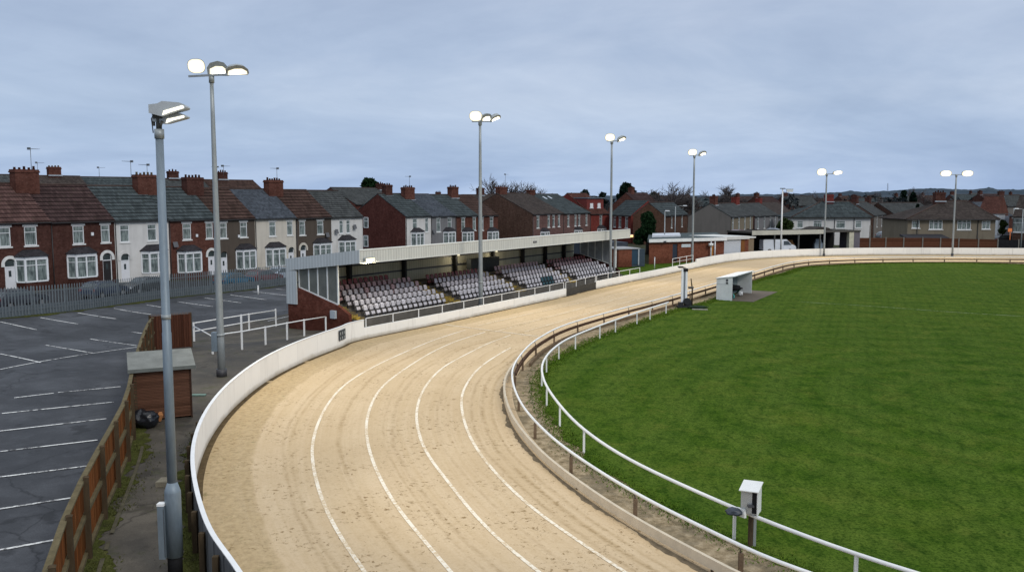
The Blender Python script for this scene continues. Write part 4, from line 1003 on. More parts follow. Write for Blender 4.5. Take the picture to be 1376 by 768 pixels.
b = MB(); b.hexa([(S0 - .25, PF0, 4.78), (S1 + .25, PF0, 4.78), (S1 + .25, PB + .25, 3.95), (S0 - .25, PB + .25, 3.95), (S0 - .25, PF0, 4.88), (S1 + .25, PF0, 4.88), (S1 + .25, PB + .25, 4.05), (S0 - .25, PB + .25, 4.05)])
rf = b.build('roof', corrugated('roof_sheet', (.46, .46, .43), .3, 'x', .4), G)
b = MB(); b.box(S0 - .25, S1 + .25, PF0 - .08, PF0 - .004, 4.02, 4.80); b.build('fascia', cream, rf)
b = MB(); b.tube([(S0 - .27, PF0 - .03, 4.86), (S1 + .27, PF0 - .03, 4.86)], .075, 8); b.build('roof_trim', plain('cream_trim', (.66, .66, .60), .5, .1), rf)
b = MB(); b.box(S0 - .25, S1 + .25, PF0 - .11, PF0 - .082, 3.98, 4.05); b.build('fascia_foot', plain('cream_trim'  , (.66, .66, .60)), rf)
def end_fascia(x):
    b = MB(); b.hexa([(x - .03, PF0 - .08, 4.02), (x + .03, PF0 - .08, 4.02), (x + .03, PB + .25, 3.22), (x - .03, PB + .25, 3.22), (x - .03, PF0 - .08, 4.90), (x + .03, PF0 - .08, 4.90), (x + .03, PB + .25, 4.06), (x - .03, PB + .25, 4.06)]); return b
end_fascia(S0 - .285).build('end_fascia', greys, rf); end_fascia(S1 + .285).build('end_fascia', greys, rf)
b = MB(); b.box(S0 - .31, S0 - .22, PB - .75, PB + .25, .9, 3.25); b.build('corner_sheet', greys, G)
stand_brick = brick('red_stand_brick', (.145, .050, .034), .5)
def end_wall(xa, xb, mat):
    b = MB(); b.prism([(5.45, -1.2), (PB + .2, -1.2), (PB + .2, 2.05), (PB - .9, 2.05), (6.35, 1.0), (5.45, .5)], xa, xb, 'x'); return b.build('end_wall', mat, G)
end_wall(S0 - .22, S0 + .05, stand_brick); end_wall(S1 - .05, S1 + .22, brick('maroon_stand_brick', (.06, .02, .017), .5))
def end_glaze(x, gm_, nm):
    wfr = plain('white_screen_frame', (.70, .72, .70), .5, .1); ps = [6.55, 7.5, 8.4, 9.25, 10.2]
    bot = lambda p: 1.08 + (2.11 - 1.08) * max(0, min(1, (p - 6.35) / (PB - .9 - 6.35)))
    top = lambda p: 4.02 + (3.22 - 4.02) * (p - PF0) / (PB + .25 - PF0)
    fr = MB()
    for p in ps: fr.box(x - .05, x + .05, p - .05, p + .05, bot(p), top(p) + .05)
    fr.bar((x, ps[0], bot(ps[0]) - .02), (x, ps[-1], bot(ps[-1]) - .02), .12, .09)
    f = fr.build('screen_frame', wfr, G)
    for p, q in zip(ps, ps[1:]):
        g_ = MB(); g_.hexa([(x - .008, p + .05, bot(p)), (x + .008, p + .05, bot(p)), (x + .008, q - .05, bot(q)), (x - .008, q - .05, bot(q)), (x - .008, p + .05, top(p)), (x + .008, p + .05, top(p)), (x + .008, q - .05, top(q)), (x - .008, q - .05, top(q))]); g_.build('pane', gm_, f)
end_glaze(S0 - .05, plain('smoked_screen_glass', (.15, .16, .145), .15, .3, 1.5, 0, spec=.6), 'near')
end_glaze(S1 + .05, plain('pale_screen_glass', (.34, .37, .40), .2, .3, 1.5, 0, spec=.6), 'far')
b = MB(); b.box(S1 - .07, S1 + .2, 5.9, 6.1, 0, 4.0); b.build('end_post', plain('white_screen_frame', (.7, .72, .7)), G)
b = MB(); b.box(19.9, 20.5, PF0 - .115, PF0 - .085, 4.32, 4.47)
b = MB(); xs0 = 27.2
b.box(xs0 - .28, xs0 + .28, PF0 - .11, PF0 - .083, 4.34, 4.50); q = b.build('sign_plate', darkmetal, G)
b = MB()
for k_, (x0, x1, z0_, z1_) in enumerate([(-.2, -.16, .36, .48), (-.1, -.06, .36, .48), (-.16, -.1, .41, .43), (0, .04, .36, .48), (.1, .2, .36, .39), (.1, .2, .45, .48)]): b.box(xs0 + x0, xs0 + x1, PF0 - .118, PF0 - .112, 4 + z0_, 4 + z1_)
b.build('sign_mark', plain('sign_grey', (.35, .36, .36)), q)
# electrical box on brick end
x, y = S(S0 - .22, 6.9); b = MB(); b.box(S0 - .42, S0 - .225, 6.55, 7.0, .18, .72); q = b.build('electrical_box', plain('pale_box_grey', (.42, .47, .50), .5, .15), None); q.location = (*O0, 0); q.rotation_euler = (0, 0, A0); tag(q, 'pale grey electrical box on the stand\'s brick end wall', 'electrical box'); q.modifiers.new('bevel', 'BEVEL').width = .03
def bulk(s_, p, z, lm, label, w_=.42):
    o = empty('bulkhead_lamp', (*S(s_, p), z), A0); tag(o, label, 'lamp')
    b = MB(); b.frustum((0, 0, 0), (1, 0, 0), (0, 0, 1), (0, -.16, 0), w_, .16, w_ * .9, .13); h = b.build('housing', galv, o)
    b = MB(); b.poly([(-w_ * .86, -.168, -.12), (w_ * .86, -.168, -.12), (w_ * .86, -.168, .12), (-w_ * .86, -.168, .12)]); b.build('lens', lm, o)
    b = MB(); b.box(-.04, .04, 0, .10, .05, .12); b.build('bracket', darkmetal, o)
bulk(S0 + .55, PF0 - .13, 4.20, emit('warm_bulkhead', (1.0, .85, .5), 2.4), 'warm lit flood lamp under the stand roof\'s near corner', .5)
bulk(S1 + .6, PF0 + .05, 4.15, lens_o, 'orange lamp glowing at the stand roof\'s far corner', .42)

for s_ in (24.1, 30.2):
    bulk(s_, PB - .46, 3.30, lens_s, 'dim lamp on the stand back wall column, ' + ('nearer of two' if s_ < 25 else 'farther of two'), .2)
    l = bpy.data.lights.new('stand_lamp', 'POINT'); l.energy = 55; l.color = (1, .88, .66); l.shadow_soft_size = .3; lo_ = bpy.data.objects.new('stand_lamp', l); col.objects.link(lo_); lo_.location = (*S(s_, PB - 1.1), 3.2)
l = bpy.data.lights.new('stand_lamp', 'SPOT'); l.energy = 260; l.spot_size = R(150); l.color = (1, .86, .6); l.shadow_soft_size = .2; lo_ = bpy.data.objects.new('stand_lamp', l); col.objects.link(lo_); lo_.location = (*S(S0 + .55, PF0 - .5), 4.1); lo_.rotation_euler = (R(25), 0, A0)
# seats
def seat_mesh(name, mat):
    b = MB(); n = 7; W2, H2 = .235, .40
    # tip-up seat: curved rounded-top back and folded pan in front of it, on a stub bracket
    def shell(y0, z0, w2, h, bow, th, lean, rad):
        prof = [(-w2, 0), (w2, 0), (w2, h - rad), (w2 - rad * .3, h - rad * .3), (w2 - rad, h), (-w2 + rad, h), (-w2 + rad * .3, h - rad * .3), (-w2, h - rad)]
        f = lambda a, c, k: (a, y0 + lean * c - bow * (1 - (a / w2) ** 2) * .0 + k + bow * (a / w2) ** 2 * -1, z0 + c)
        A = [f(a, c, 0) for a, c in prof]; B_ = [f(a, c, th) for a, c in prof]
        b.poly(A); b.poly(B_[::-1])
        for i in range(8): b.poly([A[(i + 1) % 8], A[i], B_[i], B_[(i + 1) % 8]])
    shell(0.10, .50, W2 * .92, .37, .05, .035, .22, .10)
    shell(-.10, .20, W2 * .86, .24, .02, .05, .30, .06)
    b.box(-.05, .05, -.02, .14, 0, .30)
    o = b.build(name, mat); return o
def seat_paint(name, c):
    t = NT(name); ob = t.coord('Object'); inf = t.n('ShaderNodeObjectInfo'); z = t.xyz(ob)
    c1 = t.mix(inf.outputs['Random'], sc3(c, .72), sc3(c, 1.12)); n = t.noise(ob, 7, 4, .7)
    c2 = t.mix(t.ramp(n, [(.44, .65), (.58, 0.0)]), c1, sc3(c, .38))
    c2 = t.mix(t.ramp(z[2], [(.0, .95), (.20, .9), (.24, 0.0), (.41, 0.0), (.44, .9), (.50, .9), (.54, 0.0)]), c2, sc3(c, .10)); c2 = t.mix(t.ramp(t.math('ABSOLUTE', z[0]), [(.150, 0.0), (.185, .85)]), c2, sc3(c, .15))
    return t.done(c2, .45, n, .1, .01, 0, .4)
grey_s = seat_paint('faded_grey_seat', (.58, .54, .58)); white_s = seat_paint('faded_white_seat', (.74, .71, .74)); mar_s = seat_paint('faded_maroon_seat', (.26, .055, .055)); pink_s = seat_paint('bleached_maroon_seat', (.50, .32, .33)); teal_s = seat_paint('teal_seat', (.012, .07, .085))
protos = {}
def seat(s_, p, z, m, label, group):
    if m.name not in protos: protos[m.name] = seat_mesh('stadium_seat', m); o = protos[m.name]
    else: o = protos[m.name].copy(); col.objects.link(o)
    o.location = (*S(s_, p), z); o.rotation_euler = (0, 0, A0)
    o['label'] = label; o['category'] = 'seat'; o['group'] = group
    return o
BN = ['nearest', 'second', 'third', 'farthest']
blocks = [(6.1, 15.45, 16, 6), (17.3, 25.35, 14, 5), (27.35, 35.2, 14, 5), (36.8, 45.2, 14, 5)]
for bi, (sa, sb, n, nr_) in enumerate(blocks):
    for r_ in range(nr_):
        off = .0
        for k_ in range(n):
            s_ = sa + (sb - sa) * (k_ + .5) / n
            if bi == 0 and r_ == 5 and k_ > 12: continue
            if bi in (0, 3): mcol = [white_s, white_s, grey_s, grey_s if k_ % 5 else pink_s, pink_s, mar_s][r_ + (0 if bi == 0 else 1 if r_ > 2 else 0)]
            else: mcol = [white_s, white_s, grey_s, grey_s, mar_s if bi == 1 else pink_s][r_]
            nm = {white_s.name: 'pale white', grey_s.name: 'dull grey', pink_s.name: 'faded pink-maroon', mar_s.name: 'dark maroon'}[mcol.name]
            if bi == 2 and r_ == 0 and 5 <= k_ <= 8: mcol = teal_s; nm = 'dark teal'
            rn = ['front', 'second', 'third', 'fourth', 'fifth', 'back'][r_] if nr_ == 6 else ['front', 'second', 'third', 'fourth', 'back'][r_]
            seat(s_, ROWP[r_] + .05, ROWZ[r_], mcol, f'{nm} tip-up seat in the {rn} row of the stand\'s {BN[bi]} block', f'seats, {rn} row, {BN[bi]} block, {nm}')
# blue-grey bundle on the terrace at the back
x, y = S(24.6, 9.6); b = MB()
for k_ in range(4): b.frustum((x + .42 * k_ * .535, y + .42 * k_ * .845, ROWZ[4]), (.535, .845, 0), (-.845, .535, 0), (0, 0, .55 + .12 * (k_ % 2)), .19, .28, .15, .2)
q = b.build('stacked_crates', plain('pale_teal_plastic', (.16, .24, .24), .6)); tag(q, 'pale teal stacked crates at the back of the terrace', 'crates')
b = MB(); b.box(0, 4.6, 0, .5, 0, 1.35); b.box(.2, 2.1, -.02, 0, .3, 1.15); b.box(2.4, 4.3, -.02, 0, .3, 1.15)
q = b.build('press_box', plain('dark_kiosk_paint', (.06, .065, .065), .6)); q.location = (*S(25.2, PB - 1.2), ROWZ[5]); q.rotation_euler = (0, 0, A0); tag(q, 'dark kiosk cabinet against the back wall between middle seat blocks', 'kiosk')
# ------------------------------------------------------------------ houses
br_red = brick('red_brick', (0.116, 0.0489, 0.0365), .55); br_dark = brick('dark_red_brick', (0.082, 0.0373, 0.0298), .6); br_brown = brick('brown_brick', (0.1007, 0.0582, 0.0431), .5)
br_bright = brick('bright_red_brick', (0.176, 0.0406, 0.0332), .3); br_pink = brick('pinkish_brick', (0.1548, 0.0897, 0.0805), .5); br_gable = brick('maroon_gable_brick', (0.0973, 0.0352, 0.029), .5)
w_white = render_wall('white_render', (.60, .59, .57)); w_cream = render_wall('cream_render', (.56, .52, .45)); w_grey = render_wall('grey_pebbledash', (0.1586, 0.1448, 0.1311)); w_tan = render_wall('tan_pebbledash', (0.187, 0.1596, 0.1185))
w_brown = render_wall('brown_pebbledash', (0.092, 0.0751, 0.0616)); w_lgrey = render_wall('light_grey_render', (0.1752, 0.1752, 0.1808))
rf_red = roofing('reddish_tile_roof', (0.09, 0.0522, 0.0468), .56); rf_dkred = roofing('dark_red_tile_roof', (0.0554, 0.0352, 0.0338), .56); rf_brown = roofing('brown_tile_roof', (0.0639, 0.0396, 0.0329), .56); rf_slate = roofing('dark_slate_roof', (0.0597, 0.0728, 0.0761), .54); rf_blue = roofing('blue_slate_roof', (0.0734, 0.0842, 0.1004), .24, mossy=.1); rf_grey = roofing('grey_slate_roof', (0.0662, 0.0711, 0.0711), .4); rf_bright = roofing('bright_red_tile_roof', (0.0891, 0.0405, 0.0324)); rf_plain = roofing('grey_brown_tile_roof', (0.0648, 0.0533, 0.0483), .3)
stone = plain('painted_stone', (.66, .66, .64), .7, .2); wood_dark = plain('dark_gutter', (.025, .024, .024), .5)
pot_m = plain('clay_pot', (.11, .045, .03), .85, .35); pot_y = plain('buff_pot', (.30, .27, .18), .85, .3)
door_w = plain('white_door', (.66, .67, .70), .4, .08); door_d = plain('dark_door', (.018, .016, .016), .5); bayroof = roofing('bay_roof_slate', (.045, .042, .046), .16)
aer = plain('aerial_metal', (.14, .15, .16), .4, .2, metal=.5)

def window(root, xc, z0, w_, h_, sill=True, lintel=True, mull=0, gm_=None, frame=None, y=0.0, tr=.70, detail=True):
    frame = frame or upvc; fw = .075; ya, yb = y + .02, y + .09; b = MB(); x0, x1, z1 = xc - w_ / 2, xc + w_ / 2, z0 + h_
    b.box(x0, x0 + fw, ya, yb, z0, z1); b.box(x1 - fw, x1, ya, yb, z0, z1); b.box(x0 + fw, x1 - fw, ya, yb, z0, z0 + fw); b.box(x0 + fw, x1 - fw, ya, yb, z1 - fw, z1)
    if tr: b.box(x0 + fw, x1 - fw, ya - .01, yb - .01, z0 + h_ * tr - .03, z0 + h_ * tr + .03)
    for i in range(mull):
        xm = x0 + w_ * (i + 1) / (mull + 1); b.box(xm - .035, xm + .035, ya - .012, yb - .012, z0 + fw, z1 - fw)
    f = b.build('window', frame, root)
    g_ = MB(); g_.poly([(x0 + fw, yb - .03, z0 + fw), (x1 - fw, yb - .03, z0 + fw), (x1 - fw, yb - .03, z1 - fw), (x0 + fw, yb - .03, z1 - fw)]); g_.build('pane', gm_ or glass_m, f)
    if sill: s_ = MB(); s_.box(x0 - .12, x1 + .12, y - .09, y + .06, z0 - .14, z0 - .004); s_.build('sill', stone, f)
    if lintel: s_ = MB(); s_.box(x0 - .14, x1 + .14, y - .035, y + .03, z1 + .004, z1 + .20); s_.build('lintel', stone, f)
    return f
def chimney(root, x, y, z0, z1, w_, d_, mat, npots=4, potm=None, flash=True):
    b = MB(); b.box(x - w_ / 2, x + w_ / 2, y - d_ / 2, y + d_ / 2, z0, z1 - .3); b.box(x - w_ / 2 - .07, x + w_ / 2 + .07, y - d_ / 2 - .07, y + d_ / 2 + .07, z1 - .3, z1 - .16); b.box(x - w_ / 2 - .02, x + w_ / 2 + .02, y - d_ / 2 - .02, y + d_ / 2 + .02, z1 - .16, z1)
    c = b.build('chimney', mat, root)
    for i in range(npots):
        px = x - w_ / 2 + w_ * (i + .5) / npots; hh = random.uniform(.18, .36)
        p = MB(); p.tube([(px, y, z1), (px, y, z1 + hh * .85), (px, y, z1 + hh * .86), (px, y, z1 + hh)], [.13, .10, .125, .12], 8); p.build('chimney_pot', potm or pot_m, c)
    if flash:
        p = MB(); p.box(x - w_ / 2 - .10, x + w_ / 2 + .12, y - d_ / 2 - .16, y - d_ / 2 - .005, z0 + .42, z0 + .60); p.build('flashing', lead, c)
    return c
def aerial(root, x, y, z, h_=1.5, flip=1):
    b = MB(); b.tube([(x, y, z), (x, y, z + h_)], .028, 5); b.tube([(x - .1 * flip, y, z + h_ - .08), (x + .9 * flip, y + .2, z + h_ - .05)], .018, 4)
    for k in range(5): q = .1 + .18 * k; b.tube([(x + q * flip, y - .22, z + h_ - .06), (x + q * flip, y + .28, z + h_ - .06)], .014, 4)
    b.box(x - .14 * flip - .1, x - .14 * flip + .1, y - .14, y + .14, z + h_ - .16, z + h_ + .06)
    return b.build('tv_aerial', aer, root)
def house(loc, rz, w_, d_, e, rise, wall, roof, label, wins=(), bays=(), doors=(), chim=(), aerials=(), group=None, gl=None, cat='house', low=False, name='terraced_house', base=-2.5, pipe=True, dishes=(), rooflights=(), alarm=None, lint=True, ov=.22):
    o = empty(name, loc, rz); tag(o, label, cat, group)
    holes = [(x - w2 / 2, x + w2 / 2, z, z + h2) for x, z, w2, h2, *_ in wins] + [(x - w2 / 2, x + w2 / 2, 0.0, 2.75) for x, w2, *_ in doors]
    b = MB(); xs = sorted({0, w_, *[h[0] for h in holes], *[h[1] for h in holes]}); zs = sorted({base, e, *[h[2] for h in holes], *[h[3] for h in holes]})
    for i in range(len(xs) - 1):
        for j in range(len(zs) - 1):
            cx, cz = (xs[i] + xs[i + 1]) / 2, (zs[j] + zs[j + 1]) / 2
            if any(h[0] < cx < h[1] and h[2] < cz < h[3] for h in holes): continue
            b.poly([(xs[i], 0, zs[j]), (xs[i + 1], 0, zs[j]), (xs[i + 1], 0, zs[j + 1]), (xs[i], 0, zs[j + 1])])
    for x0, x1, z0, z1 in holes:
        r_ = .16
        b.poly([(x0, 0, z0), (x0, 0, z1), (x0, r_, z1), (x0, r_, z0)]); b.poly([(x1, 0, z1), (x1, 0, z0), (x1, r_, z0), (x1, r_, z1)]); b.poly([(x0, 0, z1), (x1, 0, z1), (x1, r_, z1), (x0, r_, z1)]); b.poly([(x1, 0, z0), (x0, 0, z0), (x0, r_, z0), (x1, r_, z0)])
    b.poly([(w_, d_, base), (0, d_, base), (0, d_, e), (w_, d_, e)])
    gw = None
    for x in (0, w_): b.poly([(x, 0, base), (x, 0, e), (x, d_ / 2, e + rise), (x, d_, e), (x, d_, base)])
    b.build('wall', wall, o, fix=False)
    if gl is not None:   # exposed gable face in another material
        g_ = MB(); x = -.03; g_.hexa([(x, 0.0, base), (x + .028, 0.0, base), (x + .028, d_, base), (x, d_, base), (x, 0.0, e), (x + .028, 0.0, e), (x + .028, d_, e), (x, d_, e)]); g_.prism([(0.0, e), (d_, e), (d_ / 2, e + rise)], x, x + .028, 'x'); g_.build('gable', gl, o)
    # roof
    sl = math.hypot(d_ / 2, rise); k = rise / (d_ / 2); th = .10; vx = .06 if gl is not None else 0.0
    rb = MB()
    for sgn in (0, 1):
        f = lambda y: y if not sgn else d_ - y
        ya = -ov; za = e - ov * k + .03; yb = d_ / 2; zb = e + rise + .03
        x0, x1 = -vx, w_
        top = [(x0, f(ya), za + th), (x1, f(ya), za + th), (x1, f(yb), zb + th), (x0, f(yb), zb + th)]
        uv = [(x0, 0), (x1, 0), (x1, sl), (x0, sl)]
        if sgn: top = top[::-1]; uv = uv[::-1]
        rb.poly(top, uv)
        rb.poly([(x0, f(ya), za), (x1, f(ya), za), (x1, f(ya), za + th), (x0, f(ya), za + th)], [(x0, .2), (x1, .2), (x1, .25), (x0, .25)])
        for x in (x0, x1): rb.poly([(x, f(ya), za), (x, f(yb), zb), (x, f(yb), zb + th), (x, f(ya), za + th)], [(x, .2), (x, .21), (x, .22), (x, .2)])
        rb.poly([(x0, f(ya), za), (x1, f(ya), za), (x1, f(yb), zb), (x0, f(yb), zb)], [(0, .2)] * 4)
    rf_ = rb.build('roof', roof, o, fix=False)
    rt = MB(); rt.tube([(-vx, d_ / 2, e + rise + .12), (w_, d_ / 2, e + rise + .12)], .10, 6); rt.build('ridge_tiles', plain('ridge_clay', (.075, .052, .045), .9, .4), rf_)
    g_ = MB(); g_.box(0, w_, -ov - .10, -ov - .005, e - ov * k - .03, e - ov * k + .07); g_.box(0, w_, -.03, .0 - .004, e - .22, e - .05); g_.build('gutter', wood_dark, o)
    for x, z, w2, h2, *r_ in wins: window(o, x, z, w2, h2, sill=lint, lintel=lint, mull=r_[0] if r_ else 0, gm_=(r_[1] if len(r_) > 1 else None), y=.02)
    for x, w2, dm, arch, *r_ in doors:
        am = r_[0] if r_ else None
        b = MB(); b.box(x - w2 / 2 + .08, x + w2 / 2 - .08, .10, .14, 0, 2.05); dd = b.build('door', dm, o)
        b = MB(); b.box(x - .12, x + .12, .088, .098, 1.2, 1.75); b.build('door_pane', glass_d, dd)
        b = MB(); b.box(x - w2 / 2, x - w2 / 2 + .08, .07, .15, 0, 2.75); b.box(x + w2 / 2 - .08, x + w2 / 2, .07, .15, 0, 2.75); b.box(x - w2 / 2, x + w2 / 2, .068, .15, 2.05, 2.13); b.build('door_frame', upvc, dd)
        b = MB(); b.box(x - w2 / 2 + .08, x + w2 / 2 - .08, .11, .13, 2.14, 2.75); b.build('fanlight', glass_d, dd)
        if arch:
            b = MB(); r0, r1 = w2 / 2 + .02, w2 / 2 + .30; zc = 2.30; n = 12
            for q in range(n):
                a0, a1 = math.pi * q / n, math.pi * (q + 1) / n
                P = lambda r, a, y: (x + r * math.cos(a), y, zc + r * math.sin(a))
                b.hexa([P(r0, a0, -.05), P(r1, a0, -.05), P(r1, a0, .05), P(r0, a0, .05), P(r0, a1, -.05), P(r1, a1, -.05), P(r1, a1, .05), P(r0, a1, .05)])
            for sx in (-1, 1): b.box(x + sx * (r0 + r1) / 2 - .14, x + sx * (r0 + r1) / 2 + .14, -.05, .05, zc - .18, zc)
            b.build('door_arch', am or stone, dd)
    for x, w2, *r_ in bays:
        fm = r_[0] if r_ else upvc; pj = .72; zt = 2.72; z0 = .72; a = w2 / 2; ai = a - .42
        b = MB(); pl = [(x - a, 0), (x - ai, -pj), (x + ai, -pj), (x + a, 0)]
        q = MB(); q.prism(pl, base, z0 - .10, 'z'); 
        bb = MB(); q2 = MB()
        # frame: posts at the corners, head, sill, two mullions, transom
        def bars(mb, p, r2, y_off=0):
            (ax_, ay_), (bx_, by_) = p, r2
            mb.bar((ax_, ay_, z0 - .04), (bx_, by_, z0 - .04), .14, .12); mb.bar((ax_, ay_, zt + .08), (bx_, by_, zt + .08), .16, .32); mb.bar((ax_, ay_, z0 + (zt - z0) * .72), (bx_, by_, z0 + (zt - z0) * .72), .07, .06)
        for p, r2 in zip(pl, pl[1:]): bars(bb, p, r2)
        for p in pl: bb.box(p[0] - .09, p[0] + .09, p[1] - .07, p[1] + .07, z0, zt)
        bb.box(x - .07, x + .07, -pj - .05, -pj + .04, z0, zt)
        f = bb.build('bay_window', fm, o)
        q.build('bay_base', wall, f, fix=True)
        for p, r2 in zip(pl, pl[1:]):
            g_ = MB(); g_.poly([(p[0], p[1] + .02, z0), (r2[0], r2[1] + .02, z0), (r2[0], r2[1] + .02, zt), (p[0], p[1] + .02, zt)]); g_.build('pane', glass_m, f)
        rb = MB(); ra = a + .22; ri = ai + .14; pr = pj + .24; zr0, zr1 = zt + .26, zt + .85
        rb.poly([(x - ri, -pr, zr0), (x + ri, -pr, zr0), (x + ai * .75, 0, zr1), (x - ai * .75, 0, zr1)], [(0, 0), (2 * ri, 0), (2 * ri, 1), (0, 1)])
        rb.poly([(x - ra, 0, zr0), (x - ri, -pr, zr0), (x - ai * .75, 0, zr1)], [(0, 0), (1, 0), (1, 1)]); rb.poly([(x + ri, -pr, zr0), (x + ra, 0, zr0), (x + ai * .75, 0, zr1)], [(0, 0), (1, 0), (0, 1)])
        rb.poly([(x - ra, 0, zr0 - .02), (x + ra, 0, zr0 - .02), (x + ri, -pr, zr0 - .02), (x - ri, -pr, zr0 - .02)], [(0, .1)] * 4)
        rb.poly([(x - ri, -pr, zr0 - .02), (x + ri, -pr, zr0 - .02), (x + ri, -pr, zr0), (x - ri, -pr, zr0)], [(0, .1)] * 4)
        rb.build('bay_roof', bayroof, f, fix=False)
    for x, y, dz0, dz1, cw, cd, *r_ in chim: chimney(o, x, y, e + dz0, e + dz1, cw, cd, r_[0] if r_ else br_dark, r_[1] if len(r_) > 1 else 4, r_[2] if len(r_) > 2 else None)
    for x, y, z, h_, fl in aerials: aerial(o, x, y, e + z, h_, fl)
    if pipe:
        b = MB(); b.tube([(.09, -.07, base), (.09, -.07, e - .3)], .05, 6); b.build('drainpipe', wood_dark, o)
    for x, z in dishes:
        b = MB(); b.tube([(x, -.02, z), (x, -.22, z + .02)], .02, 4); b.frustum((x, -.22, z), (1, 0, 0), (0, .3, .95), (0.02, -.06, .02), .2, .2, .30, .30); b.build('satellite_dish', plain('dish_grey', (.10, .10, .105), .5), o)
    if alarm:
        b = MB(); b.box(alarm[0] - .13, alarm[0] + .13, -.08, -.004, alarm[1], alarm[1] + .3); b.build('alarm_box', upvc, o)
    for x, t in rooflights:
        y = d_ / 2 * t; z = e + rise * t + .16; b = MB(); dy = .45; b.hexa([(x - .35, y - dy, z - dy * k), (x + .35, y - dy, z - dy * k), (x + .35, y + dy, z + dy * k), (x - .35, y + dy, z + dy * k), (x - .35, y - dy, z - dy * k + .05), (x + .35, y - dy, z - dy * k + .05), (x + .35, y + dy, z + dy * k + .05), (x - .35, y + dy, z + dy * k + .05)]); b.build('rooflight', plain('rooflight_glass', (.45, .5, .55), .15, .1, spec=.8), rf_)
    return o
class Row:
    def __init__(s, u0, v0, Y0, u1, v1, Y1):
        s.a = atY(u0, v0, Y0); s.b = atY(u1, v1, Y1)
    def pt(s, u):
        """point of the eaves line under image column u"""
        k = (u - 688) / F; d = s.b - s.a
        # x = k * depth, depth measured along the camera axis (y cos + (H - z) sin)
        dep = lambda p: p.y * math.cos(PITCH) + (HC - p.z) * math.sin(PITCH)
        f = lambda t: (s.a + d * t).x - k * dep(s.a + d * t)
        lo, hi = -1.5, 2.5
        t = 0.0
        f0, f1 = f(0.0), f(1.0); t = -f0 / (f1 - f0)
        return s.a + d * t
    def place(s, ua, ub, eav=None):
        A, B = s.pt(ua), s.pt(ub); w_ = math.hypot(B.x - A.x, B.y - A.y); rz = math.atan2(B.y - A.y, B.x - A.x)
        ev = (A.z + B.z) / 2
        g_ = gz((A.x + B.x) / 2, (A.y + B.y) / 2); e = eav or (ev - g_)
        return (A.x, A.y, ev - e), rz, w_, e

# ---- first terrace (left)
R1 = Row(0, 298, 78, 487, 290.6, 120)
def t1(ua, ub, wall, roof, label, mirror, winsf, bayf, doorf, arch=None, dm=None, **kw):
    loc, rz, w_, e = R1.place(ua, ub)
    up = e - .48 - 1.72
    wins = [(w_ * f, up, ww, 1.72) for f, ww in winsf]
    bays = [(w_ * bayf, min(2.9, w_ * .47))] if bayf else []
    doors = [(w_ * doorf, 1.0, dm or door_w, True, arch)] if doorf else []
    h = house(loc, rz, w_, 8.6, e, 3.35, wall, roof, label, wins=wins, bays=bays, doors=doors, group='bay-fronted terrace behind the car park', **kw); return h, w_, e
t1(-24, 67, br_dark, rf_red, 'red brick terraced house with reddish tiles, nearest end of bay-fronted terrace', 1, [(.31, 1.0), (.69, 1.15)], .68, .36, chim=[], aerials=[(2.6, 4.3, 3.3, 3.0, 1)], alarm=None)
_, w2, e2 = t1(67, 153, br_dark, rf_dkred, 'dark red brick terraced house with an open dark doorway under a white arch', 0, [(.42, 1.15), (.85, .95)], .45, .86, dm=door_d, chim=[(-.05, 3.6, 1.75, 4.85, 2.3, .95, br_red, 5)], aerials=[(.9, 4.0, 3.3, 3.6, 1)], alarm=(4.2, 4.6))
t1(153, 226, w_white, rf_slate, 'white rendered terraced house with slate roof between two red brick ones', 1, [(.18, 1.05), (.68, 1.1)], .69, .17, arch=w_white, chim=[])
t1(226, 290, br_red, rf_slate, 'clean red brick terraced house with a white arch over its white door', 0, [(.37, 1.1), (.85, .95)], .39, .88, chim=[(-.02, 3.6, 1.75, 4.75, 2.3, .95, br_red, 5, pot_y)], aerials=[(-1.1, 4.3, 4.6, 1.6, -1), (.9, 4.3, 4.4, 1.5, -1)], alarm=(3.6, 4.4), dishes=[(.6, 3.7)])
t1(290, 342, w_brown, rf_brown, 'drab brown terraced house with brown tiles, right of clean red brick house', 1, [(.18, 1.0), (.7, 1.05)], .72, .17, arch=w_brown, chim=[(-.02, 3.6, 1.75, 4.65, 2.3, .95, br_dark, 5)], alarm=(3.2, 4.3))
t1(342, 397, w_cream, rf_blue, 'cream rendered terraced house with smooth blue slate roof', 0, [(.42, 1.05), (.85, .95)], .46, .87, arch=w_cream, chim=[], aerials=[(-.6, 4.3, 4.6, 1.6, 1)])
t1(397, 445, w_brown, rf_brown, 'drab brown terraced house with pale door arch beside the white end house', 1, [(.18, 1.0), (.68, 1.15)], .7, .19, arch=w_cream, chim=[(-.02, 3.6, 1.75, 4.65, 2.4, .95, br_red, 6)], aerials=[(1.3, 4.3, 4.3, 1.9, -1)], dishes=[(.9 * 6, 3.9)])
t1(445, 487, w_white, rf_grey, 'white end house of the first terrace with two narrow windows', 0, [(.31, .75), (.53, .75)], .45, None, chim=[], dishes=[(.12 * 6, 4.1), (.72 * 6, 4.6)], pipe=False)
